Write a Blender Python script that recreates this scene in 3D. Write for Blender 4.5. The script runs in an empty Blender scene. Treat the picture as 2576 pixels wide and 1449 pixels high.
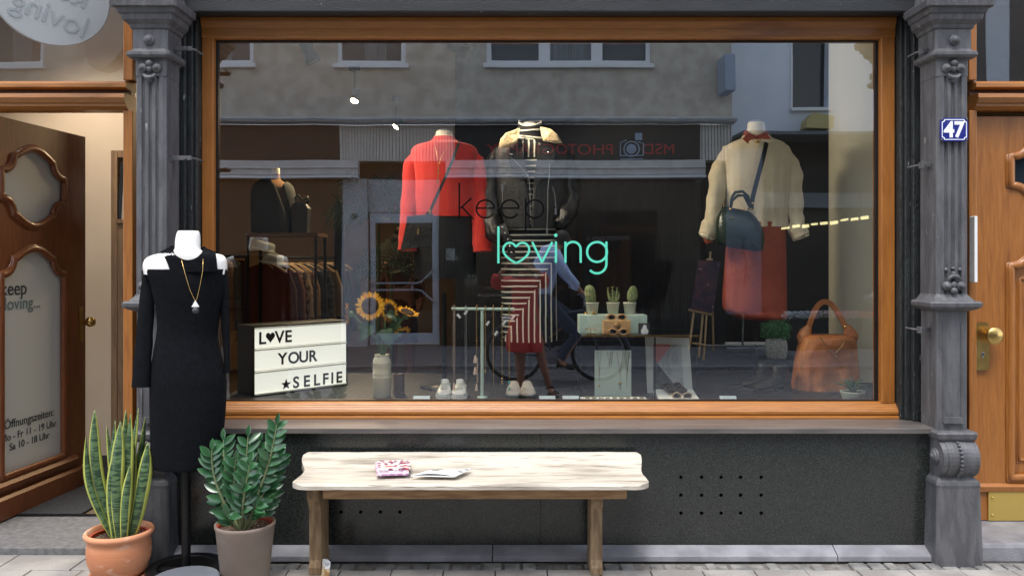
import bpy, math, random
from mathutils import Vector, Matrix, noise
R=math.radians; PI=math.pi; sin=math.sin; cos=math.cos
random.seed(7)
SC=bpy.context.scene
# ---------------------------------------------------------------- camera, sky, sun, exposure
F=2085.0; CX=1288.0; HY=655.0; CAMY=-4.5; CAMZ=1.5
cam=bpy.data.cameras.new('camera'); camo=bpy.data.objects.new('camera',cam); SC.collection.objects.link(camo)
cam.sensor_width=36; cam.lens=36*F/2576; cam.shift_y=-(724.5-HY)/2576; cam.clip_start=0.02; cam.clip_end=500
camo.location=(0,CAMY,CAMZ); camo.rotation_euler=(PI/2,0,0); SC.camera=camo
W=bpy.data.worlds.new("World"); SC.world=W; W.use_nodes=True
wn=W.node_tree.nodes; wl=W.node_tree.links; wn.clear()
sky=wn.new('ShaderNodeTexSky'); sky.sky_type='NISHITA'; sky.sun_disc=False
SUN_EL=R(66); SUN_AZ=R(196)
sky.sun_elevation=SUN_EL; sky.sun_rotation=SUN_AZ
hs=wn.new('ShaderNodeHueSaturation'); hs.inputs['Saturation'].default_value=.42
bg=wn.new('ShaderNodeBackground'); bg.inputs[1].default_value=.15
wo=wn.new('ShaderNodeOutputWorld')
wl.new(sky.outputs[0],hs.inputs['Color']); wl.new(hs.outputs[0],bg.inputs[0]); wl.new(bg.outputs[0],wo.inputs[0])
sl=bpy.data.lights.new('sun','SUN'); sl.energy=1.0; sl.angle=R(22); sl.color=(1,.965,.92)
so=bpy.data.objects.new('sun',sl); SC.collection.objects.link(so)
sd=Vector((sin(SUN_AZ)*cos(SUN_EL),cos(SUN_AZ)*cos(SUN_EL),sin(SUN_EL)))
so.rotation_euler=sd.to_track_quat('Z','Y').to_euler(); so.location=(0,-3,14)
SC.view_settings.view_transform='Standard'; SC.view_settings.look='None'
SC.view_settings.exposure=1.75; SC.view_settings.gamma=1
SC.cycles.use_denoising=True
SC.cycles.max_bounces=8; SC.cycles.transparent_max_bounces=16; SC.cycles.sample_clamp_indirect=6
# ---------------------------------------------------------------- helpers
def D(Y): return Y-CAMY
def X(px,Y): return (px-CX)/F*D(Y)
def Z(py,Y): return CAMZ-(py-HY)/F*D(Y)
def P(px,py,Y): return Vector((X(px,Y),Y,Z(py,Y)))
def RX(px,Y): return (px-CX)/F*(4.5-Y)          # things on the far side of the street, read in the window's reflection
def RZ(py,Y): return CAMZ-(py-HY)/F*(4.5-Y)
def s2l(v):
    v/=255.0
    return v/12.92 if v<=.04045 else ((v+.055)/1.055)**2.4
def C(r,g,b): return (s2l(r),s2l(g),s2l(b),1)
MATS={}
def M(name,col,rough=.5,metal=0,col2=None,ns=12,st=(1,1,1),bump=0,bs=None,coat=0,spec=.5,lo=.4,hi=.62,detail=4,emit=0,fleck=None,fs=150,ft=.72,sheen=0,wave=0,flst=(1,1,1)):
    if name in MATS: return MATS[name]
    m=bpy.data.materials.new(name); m.use_nodes=True; nt=m.node_tree; n=nt.nodes; l=nt.links
    b=n['Principled BSDF']; b.inputs['Roughness'].default_value=rough; b.inputs['Metallic'].default_value=metal
    b.inputs['Base Color'].default_value=col; b.inputs['Coat Weight'].default_value=coat; b.inputs['Coat Roughness'].default_value=.12
    b.inputs['Specular IOR Level'].default_value=spec
    if sheen: b.inputs['Sheen Weight'].default_value=sheen
    if emit: b.inputs['Emission Color'].default_value=col; b.inputs['Emission Strength'].default_value=emit
    if col2 or bump or fleck:
        tc=n.new('ShaderNodeTexCoord'); mp=n.new('ShaderNodeMapping'); mp.inputs['Scale'].default_value=st
        l.new(tc.outputs['Object'],mp.inputs[0])
    last=None
    if col2:
        nz=n.new('ShaderNodeTexNoise'); nz.inputs['Scale'].default_value=ns; nz.inputs['Detail'].default_value=detail
        if wave: nz.inputs['Distortion'].default_value=wave
        l.new(mp.outputs[0],nz.inputs['Vector'])
        rp=n.new('ShaderNodeValToRGB'); rp.color_ramp.elements[0].position=lo; rp.color_ramp.elements[1].position=hi
        rp.color_ramp.elements[0].color=col; rp.color_ramp.elements[1].color=col2
        l.new(nz.outputs['Fac'],rp.inputs[0]); last=rp.outputs[0]
    if fleck:
        mf=n.new('ShaderNodeMapping'); mf.inputs['Scale'].default_value=flst; l.new(tc.outputs['Object'],mf.inputs[0])
        fz=n.new('ShaderNodeTexNoise'); fz.inputs['Scale'].default_value=fs; fz.inputs['Detail'].default_value=2
        l.new(mf.outputs[0],fz.inputs['Vector'])
        fr=n.new('ShaderNodeValToRGB'); fr.color_ramp.elements[0].position=ft; fr.color_ramp.elements[1].position=ft+(.04 if fs>15 else .16)
        l.new(fz.outputs['Fac'],fr.inputs[0])
        mx=n.new('ShaderNodeMix'); mx.data_type='RGBA'; mx.inputs[6].default_value=col; mx.inputs[7].default_value=fleck
        if last: l.new(last,mx.inputs[6])
        l.new(fr.outputs[0],mx.inputs[0]); last=mx.outputs[2]
    if last: l.new(last,b.inputs['Base Color'])
    if bump:
        bz=n.new('ShaderNodeTexNoise'); bz.inputs['Scale'].default_value=bs or ns; bz.inputs['Detail'].default_value=5
        l.new(mp.outputs[0],bz.inputs['Vector'])
        bp=n.new('ShaderNodeBump'); bp.inputs['Strength'].default_value=bump; bp.inputs['Distance'].default_value=.01
        l.new(bz.outputs['Fac'],bp.inputs['Height']); l.new(bp.outputs[0],b.inputs['Normal'])
    MATS[name]=m; return m
def glassmat(name,refl,tint):
    m=bpy.data.materials.new(name); m.use_nodes=True; n=m.node_tree.nodes; l=m.node_tree.links; n.clear()
    o=n.new('ShaderNodeOutputMaterial'); mx=n.new('ShaderNodeMixShader'); t=n.new('ShaderNodeBsdfTransparent'); g=n.new('ShaderNodeBsdfGlossy')
    t.inputs[0].default_value=tint; g.inputs['Roughness'].default_value=0; g.inputs[0].default_value=(.93,.97,1,1)
    tc=n.new('ShaderNodeTexCoord'); mp=n.new('ShaderNodeMapping'); mp.inputs['Scale'].default_value=(1.3,1,.5); nz=n.new('ShaderNodeTexNoise'); nz.inputs['Scale'].default_value=1.6; nz.inputs['Detail'].default_value=1
    bp=n.new('ShaderNodeBump'); bp.inputs['Strength'].default_value=.5; bp.inputs['Distance'].default_value=.0022
    l.new(tc.outputs['Object'],mp.inputs[0]); l.new(mp.outputs[0],nz.inputs[0]); l.new(nz.outputs[0],bp.inputs['Height']); l.new(bp.outputs[0],g.inputs['Normal'])
    lw=n.new('ShaderNodeLayerWeight'); lw.inputs[0].default_value=.25
    ma=n.new('ShaderNodeMath'); ma.operation='MULTIPLY_ADD'; ma.inputs[1].default_value=.6; ma.inputs[2].default_value=refl
    l.new(lw.outputs['Fresnel'],ma.inputs[0]); l.new(ma.outputs[0],mx.inputs[0])
    l.new(t.outputs[0],mx.inputs[1]); l.new(g.outputs[0],mx.inputs[2]); l.new(mx.outputs[0],o.inputs[0])
    return m
def smooth_rows(rows,k):
    "Catmull-Rom through rows of equal-length tuples"
    out=[]
    n=len(rows)
    for i in range(n-1):
        p0=rows[max(i-1,0)];p1=rows[i];p2=rows[i+1];p3=rows[min(i+2,n-1)]
        for j in range(k):
            t=j/k
            out.append(tuple(.5*((2*b)+(-a+c)*t+(2*a-5*b+4*c-d)*t*t+(-a+3*b-3*c+d)*t**3) for a,b,c,d in zip(p0,p1,p2,p3)))
    out.append(tuple(rows[-1])); return out
class MB:
    def __init__(s,M_=None): s.v=[];s.f=[];s.mi=[];s.sm=[];s.M=M_;s.cur=0
    def add(s,vs,fs,sm=False):
        o=len(s.v)
        for p in vs:
            p=Vector(p)
            if s.M: p=s.M@p
            s.v.append(p)
        for f in fs: s.f.append([i+o for i in f]); s.mi.append(s.cur); s.sm.append(sm)
        return s
    def box(s,x0,x1,y0,y1,z0,z1):
        return s.add([(x0,y0,z0),(x1,y0,z0),(x1,y1,z0),(x0,y1,z0),(x0,y0,z1),(x1,y0,z1),(x1,y1,z1),(x0,y1,z1)],
          [(0,3,2,1),(4,5,6,7),(0,1,5,4),(1,2,6,5),(2,3,7,6),(3,0,4,7)])
    def prism(s,poly,ax,a,b,sm=False):
        f={'z':lambda u,v,w:(u,v,w),'x':lambda u,v,w:(w,u,v),'y':lambda u,v,w:(u,w,v)}[ax]
        n=len(poly); vs=[f(u,v,a) for u,v in poly]+[f(u,v,b) for u,v in poly]
        s.add(vs,[(i,(i+1)%n,(i+1)%n+n,i+n) for i in range(n)],sm)
        s.add(vs[:n],[tuple(range(n))[::-1]]); s.add(vs[n:],[tuple(range(n))]); return s
    def loft(s,rings,cap0=True,cap1=True,sm=True,closed=True):
        n=len(rings[0]); vs=[p for r in rings for p in r]; fs=[]
        for k in range(len(rings)-1):
            for i in range(n if closed else n-1):
                fs.append((k*n+i,k*n+(i+1)%n,(k+1)*n+(i+1)%n,(k+1)*n+i))
        s.add(vs,fs,sm)
        if cap0: s.add(rings[0],[tuple(range(n))[::-1]],False)
        if cap1: s.add(rings[-1],[tuple(range(n))],False)
        return s
    def tube(s,pts,r,n=8,closed=False,caps=True,flat=1.0,fold=0,fq=3):
        pts=[Vector(p) for p in pts]; m=len(pts); rr=r if hasattr(r,'__len__') else [r]*m
        rings=[]; up=None
        for i,p in enumerate(pts):
            if closed: t=pts[(i+1)%m]-pts[i-1]
            else: t=pts[min(i+1,m-1)]-pts[max(i-1,0)]
            t=t.normalized() if t.length>1e-9 else Vector((0,0,1))
            if up is None:
                up=Vector((0,1,0)) if abs(t.y)<.9 else Vector((0,0,1))
            a=t.cross(up).normalized(); b=a.cross(t).normalized(); up=b
            ring=[]
            for k in range(n):
                th=2*PI*k/n; q=rr[i]*(1+(fold*sin(fq*th+i*.9+sin(i*.6)*2) if fold else 0))
                ring.append(p+a*cos(th)*q+b*sin(th)*q*flat)
            rings.append(ring)
        if closed: rings.append(rings[0]); caps=False
        return s.loft(rings,caps,caps)
    def lathe(s,prof,c=(0,0,0),n=24,ax='z',cap=True,sx=1,sy=1):
        rings=[]
        for r,h in prof:
            ring=[]
            for k in range(n):
                t=2*PI*k/n
                if ax=='z': ring.append((c[0]+r*cos(t)*sx,c[1]+r*sin(t)*sy,c[2]+h))
                elif ax=='y': ring.append((c[0]+r*cos(t)*sx,c[1]+h,c[2]+r*sin(t)*sy))
                else: ring.append((c[0]+h,c[1]+r*cos(t)*sx,c[2]+r*sin(t)*sy))
            rings.append(ring)
        return s.loft(rings,cap,cap)
    def sphere(s,c,r,n=12,m=8,sq=(1,1,1)):
        rings=[]
        for i in range(m+1):
            a=-PI/2+PI*i/m
            rings.append([(c[0]+r*sq[0]*max(cos(a),.001)*cos(2*PI*k/n),c[1]+r*sq[1]*max(cos(a),.001)*sin(2*PI*k/n),c[2]+r*sq[2]*sin(a)) for k in range(n)])
        return s.loft(rings,False,False)
    def sheet(s,grid,th=None,sm=True):
        n=len(grid[0]);vs=[p for r in grid for p in r]
        return s.add(vs,[(k*n+i,k*n+i+1,(k+1)*n+i+1,(k+1)*n+i) for k in range(len(grid)-1) for i in range(n-1)],sm)
    def build(s,name,mat,parent=None,bevel=0,solid=0,kind=None,sub=0):
        off=origin(parent) if parent else Vector((0,0,0))
        me=bpy.data.meshes.new(name); me.from_pydata([tuple(v-off) for v in s.v],[],s.f)
        ml=mat if isinstance(mat,(list,tuple)) else [mat]
        for m in ml: me.materials.append(m)
        me.polygons.foreach_set('use_smooth',s.sm); me.polygons.foreach_set('material_index',s.mi); me.update()
        o=bpy.data.objects.new(name,me); SC.collection.objects.link(o)
        if parent: o.parent=parent
        if solid:
            md=o.modifiers.new('so','SOLIDIFY'); md.thickness=solid; md.offset=0
        if sub:
            md=o.modifiers.new('ss','SUBSURF'); md.levels=sub; md.render_levels=sub
        if bevel:
            md=o.modifiers.new('bv','BEVEL'); md.width=bevel; md.segments=2; md.limit_method='ANGLE'; md.angle_limit=R(35)
        if kind: o['kind']=kind
        return o
def origin(o):
    v=Vector(o.location)
    while o.parent: o=o.parent; v+=Vector(o.location)
    return v
def T(name,label,cat,loc=(0,0,0),group=None):
    o=bpy.data.objects.new(name,None); SC.collection.objects.link(o); o.location=loc; o.empty_display_size=.1
    o['label']=label; o['category']=cat
    if group: o['group']=group
    return o
def tag(o,label,cat,group=None):
    o['label']=label; o['category']=cat
    if group: o['group']=group
    return o
def dup(root,d,label,group=None):
    r=root.copy(); SC.collection.objects.link(r); r.location=Vector(root.location)+Vector(d); r['label']=label
    def cp(a,b):
        for ch in list(a.children):
            c=ch.copy(); SC.collection.objects.link(c); c.parent=b; cp(ch,c)
    cp(root,r); return r
def text(name,s,size,mat,parent,mtx,ext=.001,align='LEFT',sx=1,bold=0):
    cu=bpy.data.curves.new(name,'FONT'); cu.body=s; cu.size=size; cu.extrude=ext; cu.align_x=align; cu.offset=bold; cu.space_character=1.0
    to=bpy.data.objects.new('tmp_text',cu); me=bpy.data.meshes.new_from_object(to); bpy.data.objects.remove(to)
    me.name=name; off=origin(parent) if parent else Vector((0,0,0))
    me.transform(Matrix.Translation(-off)@mtx@Matrix.Diagonal((sx,1,1,1)))
    me.materials.clear(); me.materials.append(mat)
    o=bpy.data.objects.new(name,me); SC.collection.objects.link(o)
    if parent: o.parent=parent
    return o
def flat_shape(name,outer,holes,ext,mat,parent,mtx,bevel=0,kind=None):
    "filled 2D outline with real holes, extruded; lives in local XY before mtx"
    cu=bpy.data.curves.new(name,'CURVE'); cu.dimensions='2D'; cu.fill_mode='BOTH'; cu.extrude=ext
    if bevel: cu.bevel_depth=bevel; cu.bevel_resolution=1
    for pl in [outer]+holes:
        sp=cu.splines.new('POLY'); sp.points.add(len(pl)-1); sp.use_cyclic_u=True
        for i,(x,y) in enumerate(pl): sp.points[i].co=(x,y,0,1)
    to=bpy.data.objects.new('tmp_curve',cu); me=bpy.data.meshes.new_from_object(to); bpy.data.objects.remove(to)
    me.name=name; off=origin(parent) if parent else Vector((0,0,0))
    me.transform(Matrix.Translation(-off)@mtx); me.materials.clear(); me.materials.append(mat)
    o=bpy.data.objects.new(name,me); SC.collection.objects.link(o)
    if parent: o.parent=parent
    if kind: o['kind']=kind
    return o
FRONT=Matrix.Rotation(PI/2,4,'X')                     # local XY -> XZ, facing -Y (towards the street)
BACK=Matrix.Rotation(PI,4,'Z')@FRONT                  # facing +Y (the other side of the street)
def at(p,m=FRONT): return Matrix.Translation(Vector(p))@m
def arc(cx,cy,r,a0,a1,n=24,ry=None):
    return [(cx+r*cos(R(a0+(a1-a0)*i/n)),cy-(ry or r)*sin(R(a0+(a1-a0)*i/n))) for i in range(n+1)]   # pixel y points down
def ribbon(mb,pts,w,Y,Yt=.002,conv=None):
    "a flat stroke of width w (pixels) through pixel points, as a thin plate at depth Y"
    n=len(pts); L=[];Rr=[]
    for i,(x,y) in enumerate(pts):
        a=pts[max(i-1,0)]; b=pts[min(i+1,n-1)]
        tx,ty=b[0]-a[0],b[1]-a[1]; q=math.hypot(tx,ty) or 1; nx,ny=-ty/q*w/2,tx/q*w/2
        L.append((x+nx,y+ny)); Rr.append((x-nx,y-ny))
    cv=conv or (lambda x,y,Y:P(x,y,Y))
    D0=D(Y)
    def q(pt,dy):
        v=cv(pt[0],pt[1],Y); return Vector((v.x,Y+dy,v.z))
    rings=[[q(L[i],0),q(Rr[i],0),q(Rr[i],Yt),q(L[i],Yt)] for i in range(n)]
    mb.loft(rings,sm=False)
def bodyloft(mb,rows,Yc,depth,seg=56,k=6,fold=0,fq=7,seed=0,ex=2.3,caps=(True,True),squash=None,sag=0):
    """rows of (py, left px, right px[, y offset, depth factor]); rings are superellipses read at depth Yc"""
    rr=[tuple(r)+((0,1) if len(r)==3 else (1,) if len(r)==4 else ()) for r in rows]
    rr=smooth_rows(rr,k); rings=[]; n=len(rr)
    for i,(py,l,r,yo,df) in enumerate(rr):
        cx=(X(l,Yc)+X(r,Yc))/2; hx=abs(X(r,Yc)-X(l,Yc))/2; hy=min(hx*.78,depth*.5)*df; z=Z(py,Yc); ring=[]
        u=i/(n-1)
        for j in range(seg):
            t=2*PI*j/seg; c,s_=cos(t),sin(t)
            q=1+fold*(u**1.3)*(noise.noise(Vector((cos(t)*fq*.5,sin(t)*fq*.5,u*1.4+seed)))*1.6) if fold else 1
            q2=1+ (fold*.35*noise.noise(Vector((cos(t)*3+seed,sin(t)*3,u*9))) if fold else 0)
            ring.append(Vector((cx+hx*(abs(c)**(2/ex))*(1 if c>0 else -1)*(1+(q-1)*.4),Yc+yo+hy*(abs(s_)**(2/ex))*(1 if s_>0 else -1)*q*q2,z+sag*s_*0)))
        rings.append(ring)
    mb.loft(rings,*caps); return rings
def limb(mb,pts,seg=20,k=5,fold=0,fq=3,flat=.8,caps=(True,True),seed=0):
    "pts of (px,py,Y,radius in px)"
    w=[tuple(P(a,b,y))+(r/F*D(y),) for a,b,y,r in pts]; w=smooth_rows(w,k)
    pp=[Vector(q[:3]) for q in w]; rings=[]; up=Vector((0,1,0)); m=len(pp)
    for i,p in enumerate(pp):
        t=(pp[min(i+1,m-1)]-pp[max(i-1,0)]).normalized(); a=t.cross(up).normalized(); b=a.cross(t).normalized()
        ring=[]
        for j in range(seg):
            th=2*PI*j/seg; q=w[i][3]*(1+(fold*2*noise.noise(Vector((cos(th)*fq*.5,sin(th)*fq*.5,i*.42+seed))) if fold else 0))
            ring.append(p+a*cos(th)*q+b*sin(th)*q*flat)
        rings.append(ring)
    mb.loft(rings,*caps)
# ---------------------------------------------------------------- materials
wood_h=M('varnished_wood_h',C(138,84,30),.42,col2=C(160,104,44),ns=5,st=(1.5,22,22),coat=.2,bump=.06,lo=.3,hi=.7,wave=.6,fleck=C(112,64,24),fs=2.4,ft=.58,flst=(.7,5,5))
wood_v=M('varnished_wood_v',C(136,82,30),.42,col2=C(160,102,44),ns=5,st=(22,22,1.5),coat=.2,bump=.06,lo=.3,hi=.7,wave=.6,fleck=C(108,60,22),fs=2.4,ft=.58,flst=(5,5,.7))
wood_dk=M('brown_door_wood',C(108,60,34),.4,col2=C(126,74,42),ns=5,st=(20,20,1.6),coat=.3,bump=.05)
greyp=M('grey_iron_paint',C(73,73,76),.5,col2=C(90,90,93),ns=9,st=(3,3,.7),bump=.35,bs=55,fleck=C(130,128,128),fs=38,ft=.72,flst=(1,1,.28))
blackp=M('black_flaking_paint',C(28,31,32),.5,col2=C(38,42,43),ns=14,st=(2,2,.6),bump=.7,bs=60,fleck=C(150,150,148),fs=45,ft=.73,flst=(2,2,.4))
lintelm=M('lintel_paint',C(26,28,31),.5,col2=C(34,36,39),ns=8,st=(.5,2,3),bump=.2,bs=60,fleck=C(190,190,190),fs=60,ft=.75)
granite=M('speckled_granite',C(30,33,32),.2,col2=C(45,49,47),ns=175,lo=.42,hi=.64,detail=2,fleck=C(120,122,118),fs=170,ft=.70,spec=.6)
sillm=M('sill_stone',C(82,78,76),.3,col2=C(100,95,92),ns=6,st=(.5,6,6),spec=.5)
slatem=M('plinth_stone',C(112,112,117),.45,col2=C(134,134,139),ns=7,bump=.2,bs=80)
slabm=M('pavement_slab',C(128,124,120),.75,col2=C(150,146,141),ns=5,bump=.25,bs=70,fleck=C(110,108,106),fs=90,ft=.66)
cobm=M('cobble_stone',C(100,99,97),.7,col2=C(134,132,128),ns=9,bump=.5,bs=60)
jointm=M('joint_sand',C(95,91,86),.95,col2=C(120,115,108),ns=40)
floorst=M('threshold_stone',C(92,91,91),.65,col2=C(110,109,109),ns=30,bump=.2,bs=130,fleck=C(170,170,170),fs=170,ft=.68)
matm=M('door_mat',C(36,37,40),.95,col2=C(46,47,50),ns=60,bump=.5,bs=200)
beige=M('beige_plaster',C(205,184,158),.8,col2=C(212,192,166),ns=2)
white=M('white_paint',C(228,230,224),.45)
blackf=M('black_knit',C(16,17,20),.95,bump=.35,bs=300,col2=C(20,21,25),ns=60,spec=.08)
blackpl=M('black_plastic',C(20,20,22),.35)
blackmt=M('black_metal',C(18,18,20),.4,metal=.3)
dark=M('dark_interior',C(38,40,42),.7)
brass=M('brass',C(178,146,86),.28,metal=.95,col2=C(200,170,105),ns=12)
gold=M('gold_chain',C(215,178,110),.25,metal=.9)
silver=M('silver_metal',C(200,202,205),.22,metal=.9)
mint=M('mint_paint',C(196,218,206),.4)
leather=M('black_leather',C(17,17,18),.5,bump=.5,bs=45,spec=.6)
frostm=M('frosted_glass',C(205,210,204),.28,spec=.5)
mann=M('mannequin_white',C(240,238,232),.35)
cream=M('cream_body',C(226,216,190),.5)
paper=M('paper',C(235,236,235),.6)
tealm=M('teal_vinyl',C(85,200,172),.5)
blackv=M('black_vinyl',C(6,7,8),.9,spec=.08)
# ================================================================ ground
mb=MB(); mb.box(-60,60,-60,60,-.4,-.03); mb.build('ground',jointm,kind='structure')
rd=M('road_setts',C(104,104,106),.7); nt=rd.node_tree; b_=nt.nodes['Principled BSDF']
def brickmat(m,sc,c1,c2,mortar,bw,rh,ms=.012,bump=.4):
    nt=m.node_tree; n=nt.nodes; l=nt.links; b=n['Principled BSDF']
    tc=n.new('ShaderNodeTexCoord'); br=n.new('ShaderNodeTexBrick'); l.new(tc.outputs['Object'],br.inputs['Vector'])
    br.inputs['Scale'].default_value=sc; br.inputs['Color1'].default_value=c1; br.inputs['Color2'].default_value=c2; br.inputs['Mortar'].default_value=mortar
    br.inputs['Brick Width'].default_value=bw; br.inputs['Row Height'].default_value=rh; br.inputs['Mortar Size'].default_value=ms
    nz=n.new('ShaderNodeTexNoise'); nz.inputs['Scale'].default_value=3; l.new(tc.outputs['Object'],nz.inputs['Vector'])
    mx=n.new('ShaderNodeMix'); mx.data_type='RGBA'; mx.blend_type='MULTIPLY'; mx.inputs[0].default_value=.35
    l.new(br.outputs[0],mx.inputs[6]); l.new(nz.outputs[0],mx.inputs[7]); l.new(mx.outputs[2],b.inputs['Base Color'])
    bp=n.new('ShaderNodeBump'); bp.inputs['Strength'].default_value=bump; bp.inputs['Distance'].default_value=.01; bp.invert=True
    l.new(br.outputs['Fac'],bp.inputs['Height']); l.new(bp.outputs[0],b.inputs['Normal'])
brickmat(rd,1,C(120,120,122),C(98,98,102),C(70,70,72),.16,.11)
MB().box(-40,40,-6.9,-2.36,-.03,-.004).build('road',rd,kind='structure')
opp=M('far_slabs',C(120,120,124),.7); brickmat(opp,1,C(130,130,134),C(112,112,117),C(70,70,74),.5,.34,.01)
MB().box(-40,40,-9.9,-7.02,-.03,.03).build('far_pavement',opp,kind='structure')
mb=MB()
for i in range(60): mb.box(-30+i,-30+i+.992,-7.02,-6.9,-.03,.05)
mb.build('far_kerb',slatem,bevel=.01,kind='structure')
mb=MB(); random.seed(3)
y=-2.3; row=0
for row,(ya,yb) in enumerate([(-2.3,-1.86),(-1.855,-1.46),(-1.455,-1.06),(-1.055,-.70),(-.695,-.478)]):
    x=-8+random.random()*.2
    while x<8:
        w=random.choice([.26,.24,.28]) if row<4 else .25
        dz=random.uniform(-.003,.003); mb.box(x,x+w-.005,ya,yb,-.03,dz); x+=w
x=-8
while x<-2.0: mb.box(x,x+.36,-.474,-.272,-.03,.0); x+=.366
mb.build('pavement',slabm,bevel=.004,kind='structure')
mb=MB()
for row in range(1):
    x=-1.9; y0=-.474
    while x<8:
        w=random.uniform(.06,.11)
        if random.random()>.04: mb.box(x,x+w-.012,y0+random.uniform(0,.006),y0+.088,-.03,random.uniform(-.012,.004))
        x+=w
mb.build('cobble_strip',cobm,bevel=.008,kind='structure')
MB().box(-40,40,-.46,.2,-.03,-.012).build('pavement_edge',jointm,kind='structure')
# ================================================================ the shop building (window bay between two iron pilasters)
SB=T('shop_building','shop front with orange wood framed display window between grey fluted pilasters','building',(0,0,0))
GY=-.30
# granite base with real vent holes
gx0,gx1=-1.80,2.16; gz0,gz1=.03,.628
holes=[]
def circ(cx,cz,r,n=12): return [(cx+r*cos(2*PI*i/n),cz+r*sin(2*PI*i/n)) for i in range(n)]
for py in (1200,1245,1290):
    for px in (1713,1765,1814,1863,1915): holes.append(circ(X(px,GY),Z(py,GY),.0095))
for px in (858,907,957,1006): holes.append(circ(X(px,GY),Z(1287,GY),.009))
seam=X(1360,GY)
flat_shape('granite_panel',[(gx0,gz0),(seam-.001,gz0),(seam-.001,gz1),(gx0,gz1)],[h for h in holes if h[0][0]<seam],.012,granite,SB,at((0,GY+.012,0)))
flat_shape('granite_panel',[(seam+.001,gz0),(gx1,gz0),(gx1,gz1),(seam+.001,gz1)],[h for h in holes if h[0][0]>seam],.012,granite,SB,at((0,GY+.012,0)))
MB().box(seam-.02,seam+.02,GY+.02,GY+.03,gz0,gz1).box(gx0,gx1,GY+.06,GY+.08,gz0,gz1).build('granite_backing',M('vent_dark',C(12,12,12),.9),SB)
mb=MB(); mb.prism([(GY-.075,.0),(GY-.072,.028),(GY,.062),(GY,.0)],'x',-1.84,-.1); mb.prism([(GY-.075,.0),(GY-.072,.028),(GY,.062),(GY,.0)],'x',-.095,1.62)
mb.prism([(GY-.075,.0),(GY-.072,.028),(GY,.062),(GY,.0)],'x',1.625,2.2); mb.build('plinth_slab',slatem,SB,bevel=.004)
MB().box(-1.76,2.13,GY-.03,-.04,.628,.655).build('window_sill',sillm,SB,bevel=.003)
# frame  (front of timber at Y=-.05, glass at Y=0)
wz0,wz1=Z(1008,0),Z(104,0); wx0,wx1=X(547,0),X(2205,0)
fx0,fx1=X(507,-.05),X(2252,-.05); fz1=2.80
FR=MB()
FR.box(fx0,wx0-.004,-.05,.06,.66,fz1); FR.build('window_frame',wood_v,SB,bevel=.006)
fr=FR_R=MB().box(wx1+.004,fx1,-.05,.06,.73,fz1).build('window_frame',wood_v,SB,bevel=.006)
# top rail moulded
mb=MB(); zt=wz1
mb.prism([(.06,zt),(-.045,zt),(-.055,zt+.012),(-.055,zt+.055),(-.07,zt+.085),(-.072,zt+.1),(-.072,2.7995),(.06,2.7995)],'x',fx0+.002,fx1-.002)
mb.build('window_frame',wood_h,SB,bevel=.003)
# bottom rail moulded
zb=wz0; mb=MB()
mb.prism([(.06,zb),(-.03,zb),(-.05,zb-.008),(-.055,zb-.018),(-.062,zb-.02),(-.066,zb-.028),(-.072,zb-.03),(-.08,zb-.045),(-.08,zb-.058),(-.072,zb-.066),(-.086,zb-.07),(-.088,zb-.082),(-.082,zb-.0895),(.06,zb-.0895)],'x',fx0-.01,fx1+.012,sm=False)
mb.build('window_frame',wood_h,SB,bevel=.002)
# black gasket round the pane
mb=MB(); g=.008
for a in ((wx0-.004,wx0+g,wz0,wz1),(wx1-g,wx1+.004,wz0,wz1),(wx0+g,wx1-g,wz0,wz0+.006),(wx0+g,wx1-g,wz1-g,wz1)): mb.box(a[0],a[1],-.012,.012,a[2],a[3])
mb.build('gasket',blackpl,SB)
winglass=glassmat('window_glass',.205,(.95,.98,.96,1))
GL=MB().add([(wx0,0,wz0),(wx1,0,wz0),(wx1,0,wz1),(wx0,0,wz1)],[(0,1,2,3)]).build('window_glass',winglass,SB)
# lettering on the pane
def K(x,y): return (960+x*.17665,448+y*.17665)
def L5(x,y): return (857.6+x/2.98,480+y/2.98)
mb=MB(); w=4.3; Yl=-.0035
ribbon(mb,[(1155.5,460),(1155.5,552)],w,Yl); ribbon(mb,[(1186,499),(1158,524.5)],w,Yl+.0002); ribbon(mb,[(1162,521),(1191,552)],w,Yl+.0004)
for cx,cy in ((1221,526),(1283,526)):
    ribbon(mb,arc(cx,cy,22.5,6,326,30),w,Yl); ribbon(mb,[(cx-20.5,cy-2),(cx+24,cy-2)],w*.9,Yl+.0003)
ribbon(mb,[(1322.5,500),(1322.5,581)],w,Yl); ribbon(mb,arc(1345,526,22.5,-180,180,36),w,Yl+.0003)
mb.build('keep_lettering',blackv,GL)
mb=MB(); w=5.6
ribbon(mb,[(1253.8,570),(1253.8,662.6)],w,Yl)
hp=[L5(*q) for q in [(1315,542),(1275,520),(1235,485),(1218,450),(1222,420),(1240,398),(1268,390),(1295,400),(1312,418),(1332,400),(1360,390),(1388,398),(1408,422),(1411,450),(1395,485),(1355,520),(1315,542)]]
ribbon(mb,smooth_rows(hp,3),w*.95,Yl)
ribbon(mb,[(1339,609),(1364,661)],w,Yl+.0002); ribbon(mb,[(1363,661),(1389.5,609)],w,Yl+.0004)
ribbon(mb,[(1398.5,607.5),(1398.5,661)],w,Yl+.0002)
d_=P(1398,592,Yl); mb.lathe([(.0095,0),(.0095,.002)],tuple(d_),16,ax='y')
ribbon(mb,[(1422.4,608),(1422.4,661)],w,Yl+.0002); ribbon(mb,[(1422.4,628)]+arc(1441.5,628,19.3,180,0,20)+[(1460.8,661)],w,Yl+.0004)
ribbon(mb,arc(1502,634,25,0,360,36),w,Yl+.0002); ribbon(mb,[(1525.6,608),(1525.6,664)]+arc(1502,664,23.6,0,-138,20),w,Yl+.0005)
mb.build('loving_lettering',tealm,GL)
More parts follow.
